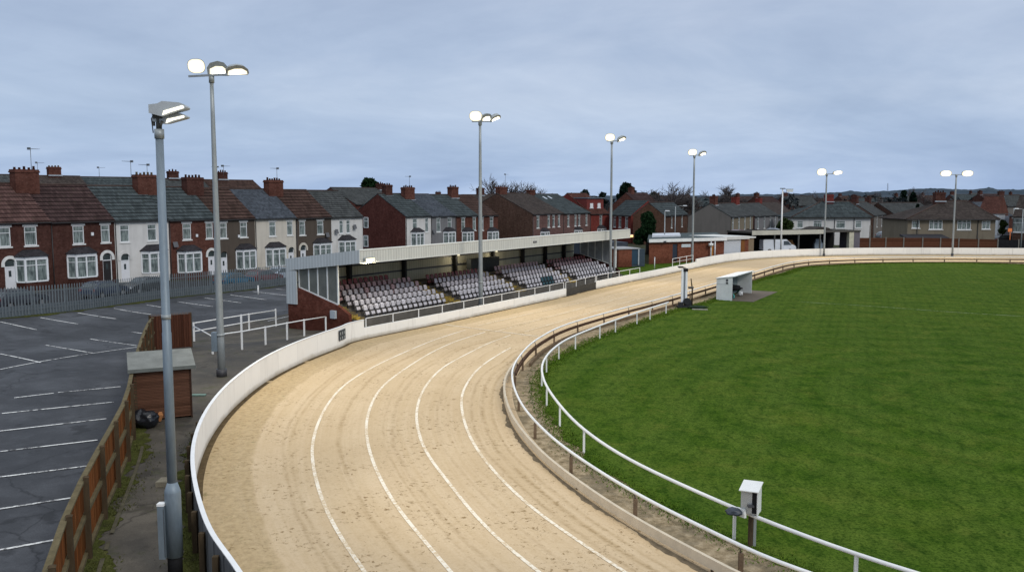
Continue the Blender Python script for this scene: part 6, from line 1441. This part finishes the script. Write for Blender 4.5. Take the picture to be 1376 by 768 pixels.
# ------------------------------------------------------------------ cars + van
def car(loc, rz, paint, label, L_=4.2, W_=1.72, H_=1.45, van=False, group=None, name='parked_car'):
    o = empty(name, loc, rz); tag(o, label, 'van' if van else 'car', group)
    if van: prof = [(-L_ / 2, .35), (-L_ / 2, H_ * .93), (-L_ / 2 + .15, H_), (L_ * .22, H_), (L_ * .36, H_ * .66), (L_ * .47, H_ * .55), (L_ / 2, H_ * .42), (L_ / 2, .32)]
    else: prof = [(-L_ / 2, .35), (-L_ / 2 + .03, .85), (-L_ * .47, .95), (-L_ * .36, H_ * .93), (-L_ * .22, H_), (L_ * .04, H_ * .985), (L_ * .22, .98), (L_ * .42, .84), (L_ * .49, .68), (L_ / 2, .34)]
    secs = [(-1, .90), (-.97, 1), (.97, 1), (1, .90)]
    b = MB(); n = len(prof); ring = []
    for sy, k in secs:
        ring.append([(x * (.985 if k < 1 else 1), sy * W_ / 2 * (1 - .16 * max(0, (z - .9) / (H_ - .9)) if z > .9 else 1), .3 + (z - .3) * (k * .02 + .98)) for x, z in prof])
    b.poly(ring[0]); b.poly(ring[-1][::-1])
    for A_, B_ in zip(ring, ring[1:]):
        for i in range(n): j = (i + 1) % n; b.poly([A_[i], A_[j], B_[j], B_[i]], sm_=False)
    body = b.build('body', paint, o); m = body.modifiers.new('bevel', 'BEVEL'); m.width = .06; m.segments = 2; m.angle_limit = R(20)
    for sy in (-1, 1):
        g_ = MB(); y_ = lambda z: sy * (W_ / 2 * (1 - .16 * max(0, (z - .9) / (H_ - .9))) + .012)
        if van: W = [(L_ * .12, H_ * .60), (L_ * .36, H_ * .60), (L_ * .25, H_ * .90), (L_ * .12, H_ * .90)]
        else: W = [(-L_ * .37, .98), (L_ * .19, .98), (L_ * .045, H_ * .93), (-L_ * .20, H_ * .945), (-L_ * .31, H_ * .90)]
        g_.poly([(x, y_(z), z) for x, z in W]); g_.build('side_window', glass_d, o, fix=False)
        for xw in (-L_ * .31, L_ * .31):
            w1 = MB(); w1.tube([(xw, sy * (W_ / 2 - .2), .31), (xw, sy * (W_ / 2 + .02), .31)], .31, 14); wl = w1.build('wheel', black, o)
            w1 = MB(); w1.tube([(xw, sy * (W_ / 2 + .015), .31), (xw, sy * (W_ / 2 + .03), .31)], .19, 10); w1.build('rim', plain('wheel_rim', (.30, .31, .32), .35, .1, metal=.5), wl)
        h_ = MB(); h_.frustum((L_ / 2 - .06, sy * W_ * .36, .66), (0, 1, 0), (0, 0, 1), (.06, 0, -.01), .17, .08, .15, .06); h_.build('headlight', plain('headlight_lens', (.55, .57, .58), .2), o)
        h_ = MB(); h_.frustum((-L_ / 2 + .05, sy * W_ * .40, .80), (0, 1, 0), (0, 0, 1), (-.06, 0, 0), .10, .11, .09, .10); h_.build('tail_light', plain('tail_light_red', (.25, .02, .02), .3), o)
    for W in ([(L_ * .20 if not van else L_ * .345, 1.02 if not van else H_ * .70), (L_ * .055 if not van else L_ * .235, H_ * .95)],) if True else ():
        (xa, za), (xb, zb) = W; wy = W_ * .40; g_ = MB(); g_.poly([(xa + .03, -wy, za), (xa + .03, wy, za), (xb + .04, wy * .88, zb), (xb + .04, -wy * .88, zb)]); g_.build('windscreen', glass_d, o, fix=False)
    if not van: g_ = MB(); g_.poly([(-L_ * .468, -W_ * .38, 1.0), (-L_ * .468, W_ * .38, 1.0), (-L_ * .372, W_ * .33, H_ * .9), (-L_ * .372, -W_ * .33, H_ * .9)]); g_.build('rear_window', glass_d, o, fix=False)
    b = MB(); b.box(L_ / 2 - .04, L_ / 2 + .05, -W_ * .45, W_ * .45, .30, .46); b.box(-L_ / 2 - .05, -L_ / 2 + .04, -W_ * .45, W_ * .45, .32, .48); b.build('bumper', darkmetal, o)
    return o
def paint(n, c): return plain(n, c, .22, .06, 1, 0, spec=.6)
RD = offset(PP, 3.6)
def car_at(u, k, c, nm, lab, flip=0, **kw):
    best = min(range(1, len(RD) - 1), key=lambda i: abs(688 + RD[i].x / (RD[i].y * math.cos(PITCH) + HC * math.sin(PITCH)) * F - u)); p = RD[best] + (offset(PP, 4.6)[best] - RD[best]) * k; t = (RD[best + 1] - RD[best - 1]).normalized()
    return car((p.x, p.y, gz(p.x, p.y)), math.atan2(t.y, t.x) + (math.pi if flip else 0), paint(nm, c), lab, group='cars parked along the terrace street', **kw)
car_at(28, 0, (.035, .04, .05), 'charcoal_car_paint', 'charcoal car half hidden behind the fence\'s left end')
car_at(140, 0, (.02, .03, .055), 'navy_car_paint', 'dark navy car behind the fence before the dark doorway')
car_at(192, 0, (.015, .016, .018), 'black_car_paint', 'black car behind the fence before the white rendered house', 1)
car_at(318, .2, (.02, .10, .17), 'teal_blue_car_paint', 'teal-blue car behind the fence by the second lamp mast')
car_at(357, 0, (.12, .045, .05), 'maroon_car_paint', 'dull maroon car behind the fence before the cream house')
car_at(374, .3, (.36, .42, .50), 'pale_blue_car_paint', 'pale blue-white car near the stand\'s rear corner', 1)
A = atY(1023, 334, 129); B = atY(1065, 334, 130); zt = atY(1040, 321.5, 129).z
car(((A.x + B.x) / 2, 129.3, zt - 1.98), R(4), paint('white_van_paint', (.70, .72, .75)), 'white panel van parked at the left end of open shelter', L_=B.x - A.x, W_=1.9, H_=1.98, van=True, name='parked_van')
for u, v, Y, rz, c, lab in ((997, 311, 136, 20, (.10, .018, .02), 'dark maroon car beyond the garage block roof'), (1034, 309, 143, 160, (.40, .42, .45), 'pale car beyond the shelter roof by the low bushes'), (1194, 313, 158, 10, (.16, .18, .20), 'grey car behind the fence right of the white semi'), (1206, 312, 166, 10, (.42, .44, .45), 'pale silver car behind the fence near the dull brick row'), (1352, 318, 146, 5, (.03, .032, .035), 'dark car behind the black fence panels at right')):
    A = atY(u, v, Y); car((A.x, Y, A.z - 1.15), R(rz), paint(lab.split()[1] + '_far_paint_' + str(u), c), lab, group='cars parked beyond the track')

# ------------------------------------------------------------------ dugout, camera mast, box on post
x0, y0 = at(965, 402.5); x1, y1 = at(983.5, 404); x2, y2 = at(1010, 394)
fr0 = Vector((x1, y1)); d_ = (Vector((x2, y2)) - fr0).normalized(); Lg = (Vector((x2, y2)) - fr0).length
o = empty('dugout', (x1, y1, 0), math.atan2(d_.y, d_.x)); tag(o, 'white open-fronted dugout shelter with bench on the turf edge', 'dugout')
HD = 1.95; DD = (Vector((x0, y0)) - fr0).length; DD = max(1.3, min(DD, 1.7))
dw = plain('dugout_white_board', (.68, .70, .69), .6, .15, 2)
for nm, xa, xb in (('side_wall', 0, .05), ('side_wall', Lg - .05, Lg)):
    b = MB(); b.prism([(0, 0), (DD, 0), (DD, HD - .22), (0, HD)], xa, xb, 'x'); b.build(nm, dw, o)
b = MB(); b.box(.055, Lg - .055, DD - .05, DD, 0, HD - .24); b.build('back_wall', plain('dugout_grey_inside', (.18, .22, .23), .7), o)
b = MB(); b.hexa([(-.06, -.16, HD + .005), (Lg + .06, -.16, HD + .005), (Lg + .06, DD + .06, HD - .21), (-.06, DD + .06, HD - .21), (-.06, -.16, HD + .06), (Lg + .06, -.16, HD + .06), (Lg + .06, DD + .06, HD - .15), (-.06, DD + .06, HD - .15)]); b.build('roof', plain('dugout_roof_white', (.74, .76, .76), .5, .1), o)
b = MB(); b.box(.3, Lg - .3, DD - .5, DD - .12, .42, .48); b.box(.4, .5, DD - .45, DD - .15, 0, .42); b.box(Lg - .5, Lg - .4, DD - .45, DD - .15, 0, .42); b.build('bench', plain('dark_green_bench', (.02, .06, .05), .6), o)
b = MB(); b.box(-.012, -.002, .35, .52, 1.35, 1.5); b.box(-.012, -.002, .35, .52, 1.56, 1.74); b.build('stencil_mark', darkmetal, o)
b = MB(); b.box(-.006, -.002, .3, DD - .02, 1.30, 1.325); b.build('seam', plain('seam_grey', (.35, .36, .36)), o)
b = MB(); b.box(-.0, Lg + 2.2, -1.7, 1.0, -.02, .028); q = b.build('dugout_slab', plain('brown_concrete_slab', (.13, .11, .09), .9, .15, 1, fine=6)); q.location = o.location; q.rotation_euler = o.rotation_euler; q['kind'] = 'structure'
def dl(a, c, z): v_ = Vector((a, c, 0)); v_.rotate(o.rotation_euler); return (x1 + v_.x, y1 + v_.y, z)
import bmesh
def lump(name, c, sz, mat, seed):
    bm = bmesh.new(); bmesh.ops.create_icosphere(bm, subdivisions=3, radius=1)
    for v in bm.verts: k = 1 + .3 * mn.noise(v.co * 2 + Vector((seed, 0, 0))); v.co = Vector((v.co.x * sz[0] * k, v.co.y * sz[1] * k, max(0, sz[2] * (.9 + v.co.z * k))))
    me = bpy.data.meshes.new(name); bm.to_mesh(me); bm.free()
    for p in me.polygons: p.use_smooth = True
    me.materials.append(mat); q = bpy.data.objects.new(name, me); col.objects.link(q); q.location = c; return q
tag(lump('kit_bag', dl(.9, .5, .03), (.35, .3, .3), plain('dark_kit', (.02, .025, .03), .6), 1), 'dark kit bag on the slab inside the dugout, near end', 'bag')
tag(lump('kit_bag', dl(Lg * .5, DD - .35, .49), (.9, .25, .26), plain('black_kit', (.012, .013, .015), .6), 2), 'long black kit bag lying along the dugout bench', 'bag')
tag(lump('kit_bag', dl(1.3, .35, .03), (.22, .2, .2), plain('teal_kit', (.08, .30, .28), .6), 3), 'small teal bag on the slab inside the dugout', 'bag')
tag(lump('kit_bag', dl(Lg * .58, .3, .03), (.22, .2, .22), plain('white_kit', (.55, .56, .56), .6), 4), 'small white bundle beside the dugout bench', 'bag')
# winch / camera mast
x, y = at(919, 413); zt = atY(919, 357, y).z
o = empty('camera_mast', (x, y, 0)); tag(o, 'white twin-post mast with black camera head at the turf edge', 'mast')
for dx_ in (-.16, .14): b = MB(); b.box(x * 0 + dx_ - .075, dx_ + .075, -.09, .09, .25, zt - .25); b.build('mast_post', plain('mast_white', (.80, .82, .84), .45, .12), o)
b = MB(); b.box(-.085 + .0, .065, -.04, .04, .3, zt - .3); b.build('mast_web', plain('mast_grey_web', (.25, .27, .29), .5), o)
b = MB(); b.box(-.10, .24, -.12, .12, zt - .42, zt - .2); b.frustum((-.15, 0, zt - .16), (1, 0, 0), (0, 1, 0), (-.2, 0, .12), .30, .12, .2, .1); b.build('camera_head', black, o)
b = MB(); b.box(-.5, .6, -.45, .45, 0, .16); b.box(-.42, -.1, -.35, .2, .16, .42); b.box(.05, .5, -.3, .3, .16, .55); b.tube([(.2, -.35, .5), (.2, .35, .5)], .26, 12); b.build('winch_base', plain('dark_winch', (.035, .037, .04), .6), o)
b = MB(); b.box(.3, .7, -.06, .06, 1.45, 1.6); b.build('side_arm', darkmetal, o)
x, y = at(929.5, 411); zt = atY(928, 374, y).z; b = MB(); b.tube([(x, y, 0), (x + .02, y, zt * .6), (x - .10, y, zt)], [.07, .06, .04], 8); q = b.build('timber_pole', post_m); tag(q, 'thin leaning dark pole beside the white camera mast', 'pole')
x, y = at(938, 414.5); tag(lump('folded_net', (x, y, .01), (.75, .28, .12), plain('dark_green_net', (.025, .04, .025), .9), 5), 'dark folded net lying on turf by the camera mast', 'net')
xa, ya = at(930, 416); xb, yb = at(951, 416.6); b = MB(); b.bar((xa, ya, .05), (xb, yb, .05), .12, .06); q = b.build('ground_plank', plain('pale_plank', (.42, .39, .33), .8)); tag(q, 'pale plank lying on turf before the camera mast', 'plank')
# box on a post (bottom right)
x, y = at(1008, 733); zb = atY(1000, 686, y).z; zt = atY(1002, 650, y).z
o = empty('trackside_box', (x, y, 0)); tag(o, 'white hooded metal box on a post behind the pitch rail', 'control box')
b = MB(); b.box(-.05, .05, -.05, .05, -.02, zb + .3); b.build('post', post_m, o)
b = MB(); b.box(.06, .13, -.03, .04, -.02, zb + .1); b.build('cable_pipe', galv, o)
wpp = plain('pale_steel_box', (.70, .71, .69), .45, .12, 3); hh = zt - zb
o_r = R(-28)
def bx(mb, *a):
    n0 = len(mb.v); mb.box(*a); c_, s_ = math.cos(o_r), math.sin(o_r)
    for i in range(n0, len(mb.v)): X, Y_, Z = mb.v[i]; mb.v[i] = (X * c_ - Y_ * s_ - .02, X * s_ + Y_ * c_, Z)
b = MB(); bx(b, -.19, .19, -.20, -.18, zb, zb + hh * .86); bx(b, -.19, -.17, -.18, .2, zb, zb + hh * .86); bx(b, -.19, .19, .18, .2, zb, zb + hh * .86); b.build('box_body', plain('grey_steel_front', (.40, .42, .42), .4, .25, 3, metal=.4), o)
b = MB(); bx(b, .08, .192, -.204, -.2005, zb + .02, zb + hh * .83); b.build('box_opening', black, o)
b = MB(); bx(b, .192, .215, -.20, .2, zb - .02, zb + hh * .86); b.build('side_panel', wpp, o)
b = MB()
n0 = len(b.v); b.hexa([(-.23, -.26, zb + hh * .82), (.24, -.26, zb + hh * .84), (.24, .24, zb + hh * 1.0), (-.23, .24, zb + hh * .98), (-.23, -.26, zb + hh * .85), (.24, -.26, zb + hh * .87), (.24, .24, zb + hh * 1.04), (-.23, .24, zb + hh * 1.02)])
c_, s_ = math.cos(o_r), math.sin(o_r)
for i in range(n0, len(b.v)): X, Y_, Z = b.v[i]; b.v[i] = (X * c_ - Y_ * s_ - .02, X * s_ + Y_ * c_, Z)
b.build('hood', wpp, o)
b = MB(); b.box(-.16, -.02, -.33, -.2, zb + hh * .3, zb + hh * .36); b.build('catch', darkmetal, o)
x3, y3 = at(986, 690, .85); q = lump('track_lamp', (x3 + .02, y3 + .05, .80), (.20, .16, .10), plain('dark_blue_plastic', (.03, .04, .055), .45), 7); tag(q, 'dark rounded lamp clamped to the pitch rail by the box', 'lamp')
b = MB(); b.frustum((.16, -.02, -.02), (.6, -.8, 0), (.8, .6, 0), (0, 0, .2), .14, .035, .12, .03); b.build('lamp_rim', wpp, q)

# ------------------------------------------------------------------ trees and greenery
bark = plain('winter_bark', (.075, .064, .058), .95, .35, 3); twig = plain('winter_twigs', (.105, .092, .090), .95, .3, 1)
def bare_tree(u, vb, vt, Y, spread, label, seed, name='bare_tree', trunks=1, dens=1.0):
    r = random.Random(seed); B_ = atY(u, vb, Y); top = atY(u, vt, Y).z; g_ = gz(B_.x, Y) - .3; H_ = top - g_
    o = empty(name, (B_.x, Y, g_)); tag(o, label, 'tree', 'bare winter trees'); tr = MB(); tw = MB()
    def grow(p, d, L_, rad, lvl):
        n = 3; pts = [p]; q = p.copy(); dd_ = d.copy()
        for i in range(n): dd_ = (dd_ + Vector((r.gauss(0, .13), r.gauss(0, .13), .04 + r.gauss(0, .05)))).normalized(); q = q + dd_ * (L_ / n); pts.append(q.copy())
        (tr if lvl < 2 else tw).tube(pts, [rad * (1 - .45 * i / n) for i in range(n + 1)], 5 if lvl < 2 else 3, caps=False)
        if lvl >= 5: return
        for k in range((4 if lvl < 3 else 3) + (1 if r.random() < dens - .6 else 0)):
            t = r.uniform(.35, 1.0); b0 = pts[min(n, int(t * n))]; nd = (dd_ + Vector((r.gauss(0, .55) * spread, r.gauss(0, .55) * spread, r.gauss(.12, .3)))).normalized(); grow(b0, nd, L_ * r.uniform(.55, .78), max(rad * .52, .027), lvl + 1)
    for k in range(trunks):
        grow(Vector((r.uniform(-1, 1) * (trunks > 1) * H_ * .25, r.uniform(-1, 1) * (trunks > 1) * 1.5, 0)), Vector((r.gauss(0, .1), r.gauss(0, .1), 1)).normalized(), H_ * .36, H_ * .018, 0)
    zm = max(v[2] for v in tw.v + tr.v); k = H_ / zm
    for mb in (tr, tw): mb.v = [(v[0] * k, v[1] * k, v[2] * k) for v in mb.v]
    tr.build('trunk', bark, o, fix=False); tw.build('crown', twig, o, fix=False); return o
bare_tree(684, 300, 233, 210, 1.0, 'bare spiky tree rising behind the second terrace chimneys, left stem', 11)
bare_tree(704, 300, 241, 214, .9, 'bare tree behind the terrace, smaller right neighbour', 12)
bare_tree(668, 300, 254, 218, 1.0, 'low bare tree left of the two spiky ones', 13)
bare_tree(920, 310, 244, 215, 1.3, 'broad bare tree crown beside the slim clubhouse mast, left one', 14, trunks=2)
bare_tree(946, 310, 246, 218, 1.1, 'bare tree right of the slim clubhouse mast', 15, trunks=2)
bare_tree(1068, 290, 257, 330, 1.3, 'hazy bare tree left of the white semi roof', 16, trunks=2)
bare_tree(1090, 290, 256, 335, 1.3, 'hazy bare tree just behind the white semi roof', 17, trunks=2)
bare_tree(1172, 290, 256, 330, .8, 'slender bare tree right of the white semi roof', 18)
bare_tree(1240, 290, 250, 360, .8, 'tall thin bare tree beside the dark conifers', 19)
bare_tree(1255, 290, 258, 350, .9, 'small bare tree left of the brown semi chimney', 20)
bare_tree(1340, 290, 258, 340, 1.2, 'bare tree above the roofs near the right edge', 21, trunks=2)
bare_tree(985, 290, 262, 300, 1.4, 'low spreading bare tree behind the grey gable house', 22, trunks=2)
bare_tree(805, 290, 258, 240, 1.2, 'small bare tree behind the dormer house', 23)
def leafy(u, vb, vt, Y, wpx, mat, label, seed, shape='round', n=2600, size=.28, name='evergreen_tree', cat='tree', group=None):
    rs = np.random.RandomState(seed); B_ = atY(u, vb, Y); top = atY(u, vt, Y).z; bot = atY(u, vb, Y).z; g_ = gz(B_.x, Y); W = wpx * Y / F / 2; H_ = top - bot
    o = empty(name, (B_.x, Y, bot)); tag(o, label, cat, group)
    nb = 26; cs = []
    for i in range(nb):
        t = rs.rand(); 
        if shape == 'cone': rr = (1 - t) ** .8 * .8 + .06
        elif shape == 'dome': rr = math.sqrt(max(.06, 1 - t * t)) * .8
        else: rr = math.sqrt(max(.03, 1 - (2 * t - 1) ** 2)) * .78
        a = rs.rand() * 6.28; k = math.sqrt(rs.rand()); cs.append((math.cos(a) * rr * k * W, math.sin(a) * rr * k * W, t * H_, (.24 + .14 * rs.rand()) * W))
    cs = np.array(cs); k = rs.randint(0, nb, n); d = rs.normal(size=(n, 3)); d /= np.linalg.norm(d, axis=1)[:, None]
    P = cs[k, :3] + d * cs[k, 3:4] * (.55 + .5 * rs.rand(n, 1)); P[:, 2] = np.clip(P[:, 2], 0, None)
    a1 = rs.normal(size=(n, 3)); a1 /= np.linalg.norm(a1, axis=1)[:, None]; a2 = np.cross(a1, rs.normal(size=(n, 3))); a2 /= np.linalg.norm(a2, axis=1)[:, None]; s_ = size * (.6 + .8 * rs.rand(n, 1))
    V = np.empty((n * 4, 3)); V[0::4] = P - a1 * s_; V[1::4] = P - a2 * s_ * .5; V[2::4] = P + a1 * s_; V[3::4] = P + a2 * s_ * .5
    npmesh('crown', V, np.arange(n * 4).reshape(-1, 4), mat, o)
    tb = MB(); tb.tube([(0, 0, min(-1.0, g_ - bot)), (0, 0, H_ * .6)], [W * .12 + .08, .05], 7); tb.build('trunk', bark, o); return o
ev = foliage('dark_conifer', (.010, .022, .014), .5, .7); evb = foliage('dark_laurel', (.012, .030, .012), .5, 1.2); hz = foliage('hazy_evergreen', (.020, .030, .026), .4, .3); bsh = foliage('garden_bush', (.035, .055, .018), .6, 1.5)
leafy(870, 327, 290, 128, 36, evb, 'big round dark bush left of the brick clubhouse', 1, 'dome', n=11000, size=.22, name='round_bush', cat='bush')
leafy(843, 272, 249, 230, 26, ev, 'dark pointed evergreen above the red brick slate-roofed house', 2, 'round', n=3500, size=.45)
leafy(836, 276, 258, 236, 18, ev, 'lower dark evergreen shoulder beside the pointed one', 3, n=1800, size=.45)
leafy(497, 254, 242, 185, 25, evb, 'round dark tree top peeping over the maroon house roof', 4, n=2500, size=.4, name='round_tree')
leafy(786, 276, 257, 235, 15, hz, 'small round evergreen left of the dormer house mast', 5, n=1500, size=.45, name='round_tree')
leafy(810, 276, 259, 235, 11, hz, 'smaller round evergreen right of the dormer house', 6, n=1200, size=.45, name='round_tree')
leafy(1214, 279, 257, 320, 15, ev, 'dark conifer between the two semis, left of a close pair', 7, 'cone', n=2600, size=.55, name='conifer')
leafy(1226, 279, 259, 322, 12, ev, 'dark conifer between the two semis, right of a close pair', 8, 'cone', n=2600, size=.55, name='conifer')
leafy(1232.5, 289, 275, 190, 4, ev, 'narrow dark conifer in front of the long grey roof', 9, 'cone', n=900, size=.3, name='conifer')
leafy(1055, 311, 297, 150, 26, bsh, 'green garden bushes beyond the shelter roof left of white semi', 10, n=2200, size=.25, name='garden_bush', cat='bush')
leafy(1347, 313, 297, 146, 12, bsh, 'green garden tree before the white upright shed', 11, n=1800, size=.22, name='garden_bush', cat='bush')
leafy(878, 271, 260, 260, 14, hz, 'small hazy evergreen behind the small gabled house', 12, n=900, size=.5, name='round_tree')
leafy(742, 272, 262, 240, 7, hz, 'tiny dark tree between the third terrace chimneys', 13, n=600, size=.4, name='round_tree')
# far wooded mass
rs = np.random.RandomState(5); NB = 420; V = []
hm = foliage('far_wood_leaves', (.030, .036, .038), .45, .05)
cl_ = []
for i in range(NB):
    Y = 260 + 420 * rs.rand() ** .9; u = rs.uniform(560, 1500); p = atY(u, 280, Y); zg = gz(p.x, Y); H_ = 5 + 6 * rs.rand(); vt_lim = atY(u, 268 - 6 * rs.rand(), Y).z - zg
    cl_.append((p.x, Y, zg, max(2.5, min(H_, vt_lim)), 3 + 4 * rs.rand()))
allV = []
for x, y, zg, H_, W in cl_:
    n = 120; d = rs.normal(size=(n, 3)); d /= np.linalg.norm(d, axis=1)[:, None]; P = np.c_[x + d[:, 0] * W * .8, y + d[:, 1] * W * .8, zg + H_ * .5 + d[:, 2] * H_ * .5] + rs.normal(0, .5, (n, 3))
    a1 = rs.normal(size=(n, 3)); a2 = rs.normal(size=(n, 3)); s_ = .55
    Q = np.empty((n * 3, 3)); Q[0::3] = P + a1 * s_; Q[1::3] = P + a2 * s_; Q[2::3] = P - (a1 + a2) * s_ * .8; allV.append(Q)
V = np.concatenate(allV); g = npmesh('far_woods', V, np.arange(len(V)).reshape(-1, 3), hm); tag(g, 'hazy belt of distant winter woodland among far roofs', 'woodland', kind='stuff')
# hills
def hill_mat():
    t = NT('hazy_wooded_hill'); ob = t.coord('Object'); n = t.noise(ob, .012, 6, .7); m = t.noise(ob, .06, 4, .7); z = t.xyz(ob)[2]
    c = t.ramp(n, [(.35, (.042, .058, .075)), (.5, (.062, .082, .104)), (.7, (.090, .110, .130))]); c = t.mix(t.ramp(m, [(.45, .5), (.65, 0.0)]), c, (.036, .050, .064))  # distance haze is mixed into the base colour as a blue-grey tint
    return t.done(c, 1.0, spec=0)
hv = []; hf = []; us = list(np.arange(-700, 2100, 3.0)); hr = np.random.RandomState(9)
ctrl = [(-700, 262), (700, 263), (780, 263.5), (860, 262), (960, 263), (1000, 260.5), (1040, 261), (1090, 259.5), (1130, 258), (1142, 256), (1160, 258), (1200, 256), (1230, 253.5), (1260, 252.8), (1290, 254.5), (1310, 254.5), (1328, 251.5), (1340, 254.5), (1376, 254.5), (1500, 256), (2100, 258)]
vt = np.interp(us, [c[0] for c in ctrl], [c[1] for c in ctrl])
rowsY = [700, 900, 1100, 1300, 1500, 1650]
for i, u in enumerate(us):
    for j, Y in enumerate(rowsY):
        f = j / (len(rowsY) - 1); top = atY(u, vt[i] + .9 * mn.noise(Vector((u * .11, 0, 0))) + .7 * mn.noise(Vector((u * .37, 5, 0))), 1650).z; lo = -14
        z = lo + (top - lo) * (f ** 1.3) + (mn.noise(Vector((u * .05, Y * .01, 2))) * 2.0 if 0 < j < 5 else 0); p = atY(u, 260, Y); hv.append((p.x, Y, z))
J = len(rowsY)
for i in range(len(us) - 1):
    for j in range(J - 1): hf.append((i * J + j, (i + 1) * J + j, (i + 1) * J + j + 1, i * J + j + 1))
hl = npmesh('hills', hv, hf, hill_mat()); hl['kind'] = 'structure'
# transmitter mast on the hill
A = atY(1192.5, 256, 1560); B = atY(1192.5, 246, 1560); b = MB()
for sx, sy in ((-1.1, -1.1), (1.1, -1.1), (0, 1.2)): b.tube([(sx, sy, -6), (sx * .3, sy * .3, B.z - A.z)], .22, 4)
for k_ in range(7): zq = (B.z - A.z) * k_ / 7; f = 1 - .7 * k_ / 7; b.tube([(-1.1 * f, -1.1 * f, zq), (1.1 * f, -1.1 * f, zq + 1), (0, 1.2 * f, zq + 1.5)], .16, 3)
q = b.build('transmitter_mast', plain('mast_steel_far', (.16, .18, .21), .8)); q.location = A; tag(q, 'lattice transmitter mast on the wooded skyline', 'mast')
# street lamps and poles
def slamp(u, vb, vt, Y, label, arm=1.0, lit=False):
    B_ = atY(u, vb, Y); g_ = min(B_.z, gz(B_.x, Y)); T_ = atY(u, vt, Y).z; o = empty('street_lamp', (B_.x, Y, g_)); tag(o, label, 'street lamp', 'street lamps among the houses')
    b = MB(); b.tube([(0, 0, 0), (0, 0, T_ - g_)], [.10, .06], 8); b.tube([(0, 0, T_ - g_ - .02), (arm, 0, T_ - g_ + .1)], .04, 6); b.build('pole', galv, o)
    b = MB(); b.frustum((arm + .2 * (1 if arm > 0 else -1), 0, T_ - g_ + .02), (1, 0, 0), (0, 1, 0), (0, 0, .14), .35, .14, .25, .1); b.build('lamp_head', plain('street_lamp_pale', (.55, .58, .60), .4, .1), o)
slamp(893, 316, 284, 122, 'pale street lamp in front of the brown gabled house', .12)
slamp(907, 316, 277, 140, 'grey street lamp with a long arm right of the pale one', 1.3)
slamp(1372, 330, 281, 132, 'street lamp at the right edge beside the last house', -.8)
slamp(1356, 322, 308, 150, 'low post with pale head before the right edge house', -.5)
# road sign lights / small orange sign right
A = atY(1358, 313, 143); b = MB(); b.box(-.42, .42, 0, .06, .2, .75); b.tube([(0, .1, -2.5), (0, .1, .1)], .05, 6); q = b.build('orange_sign', emit('orange_glow_sign', (.9, .30, .12), .55)); q.location = A; tag(q, 'glowing orange sign by the dark car at right', 'sign')
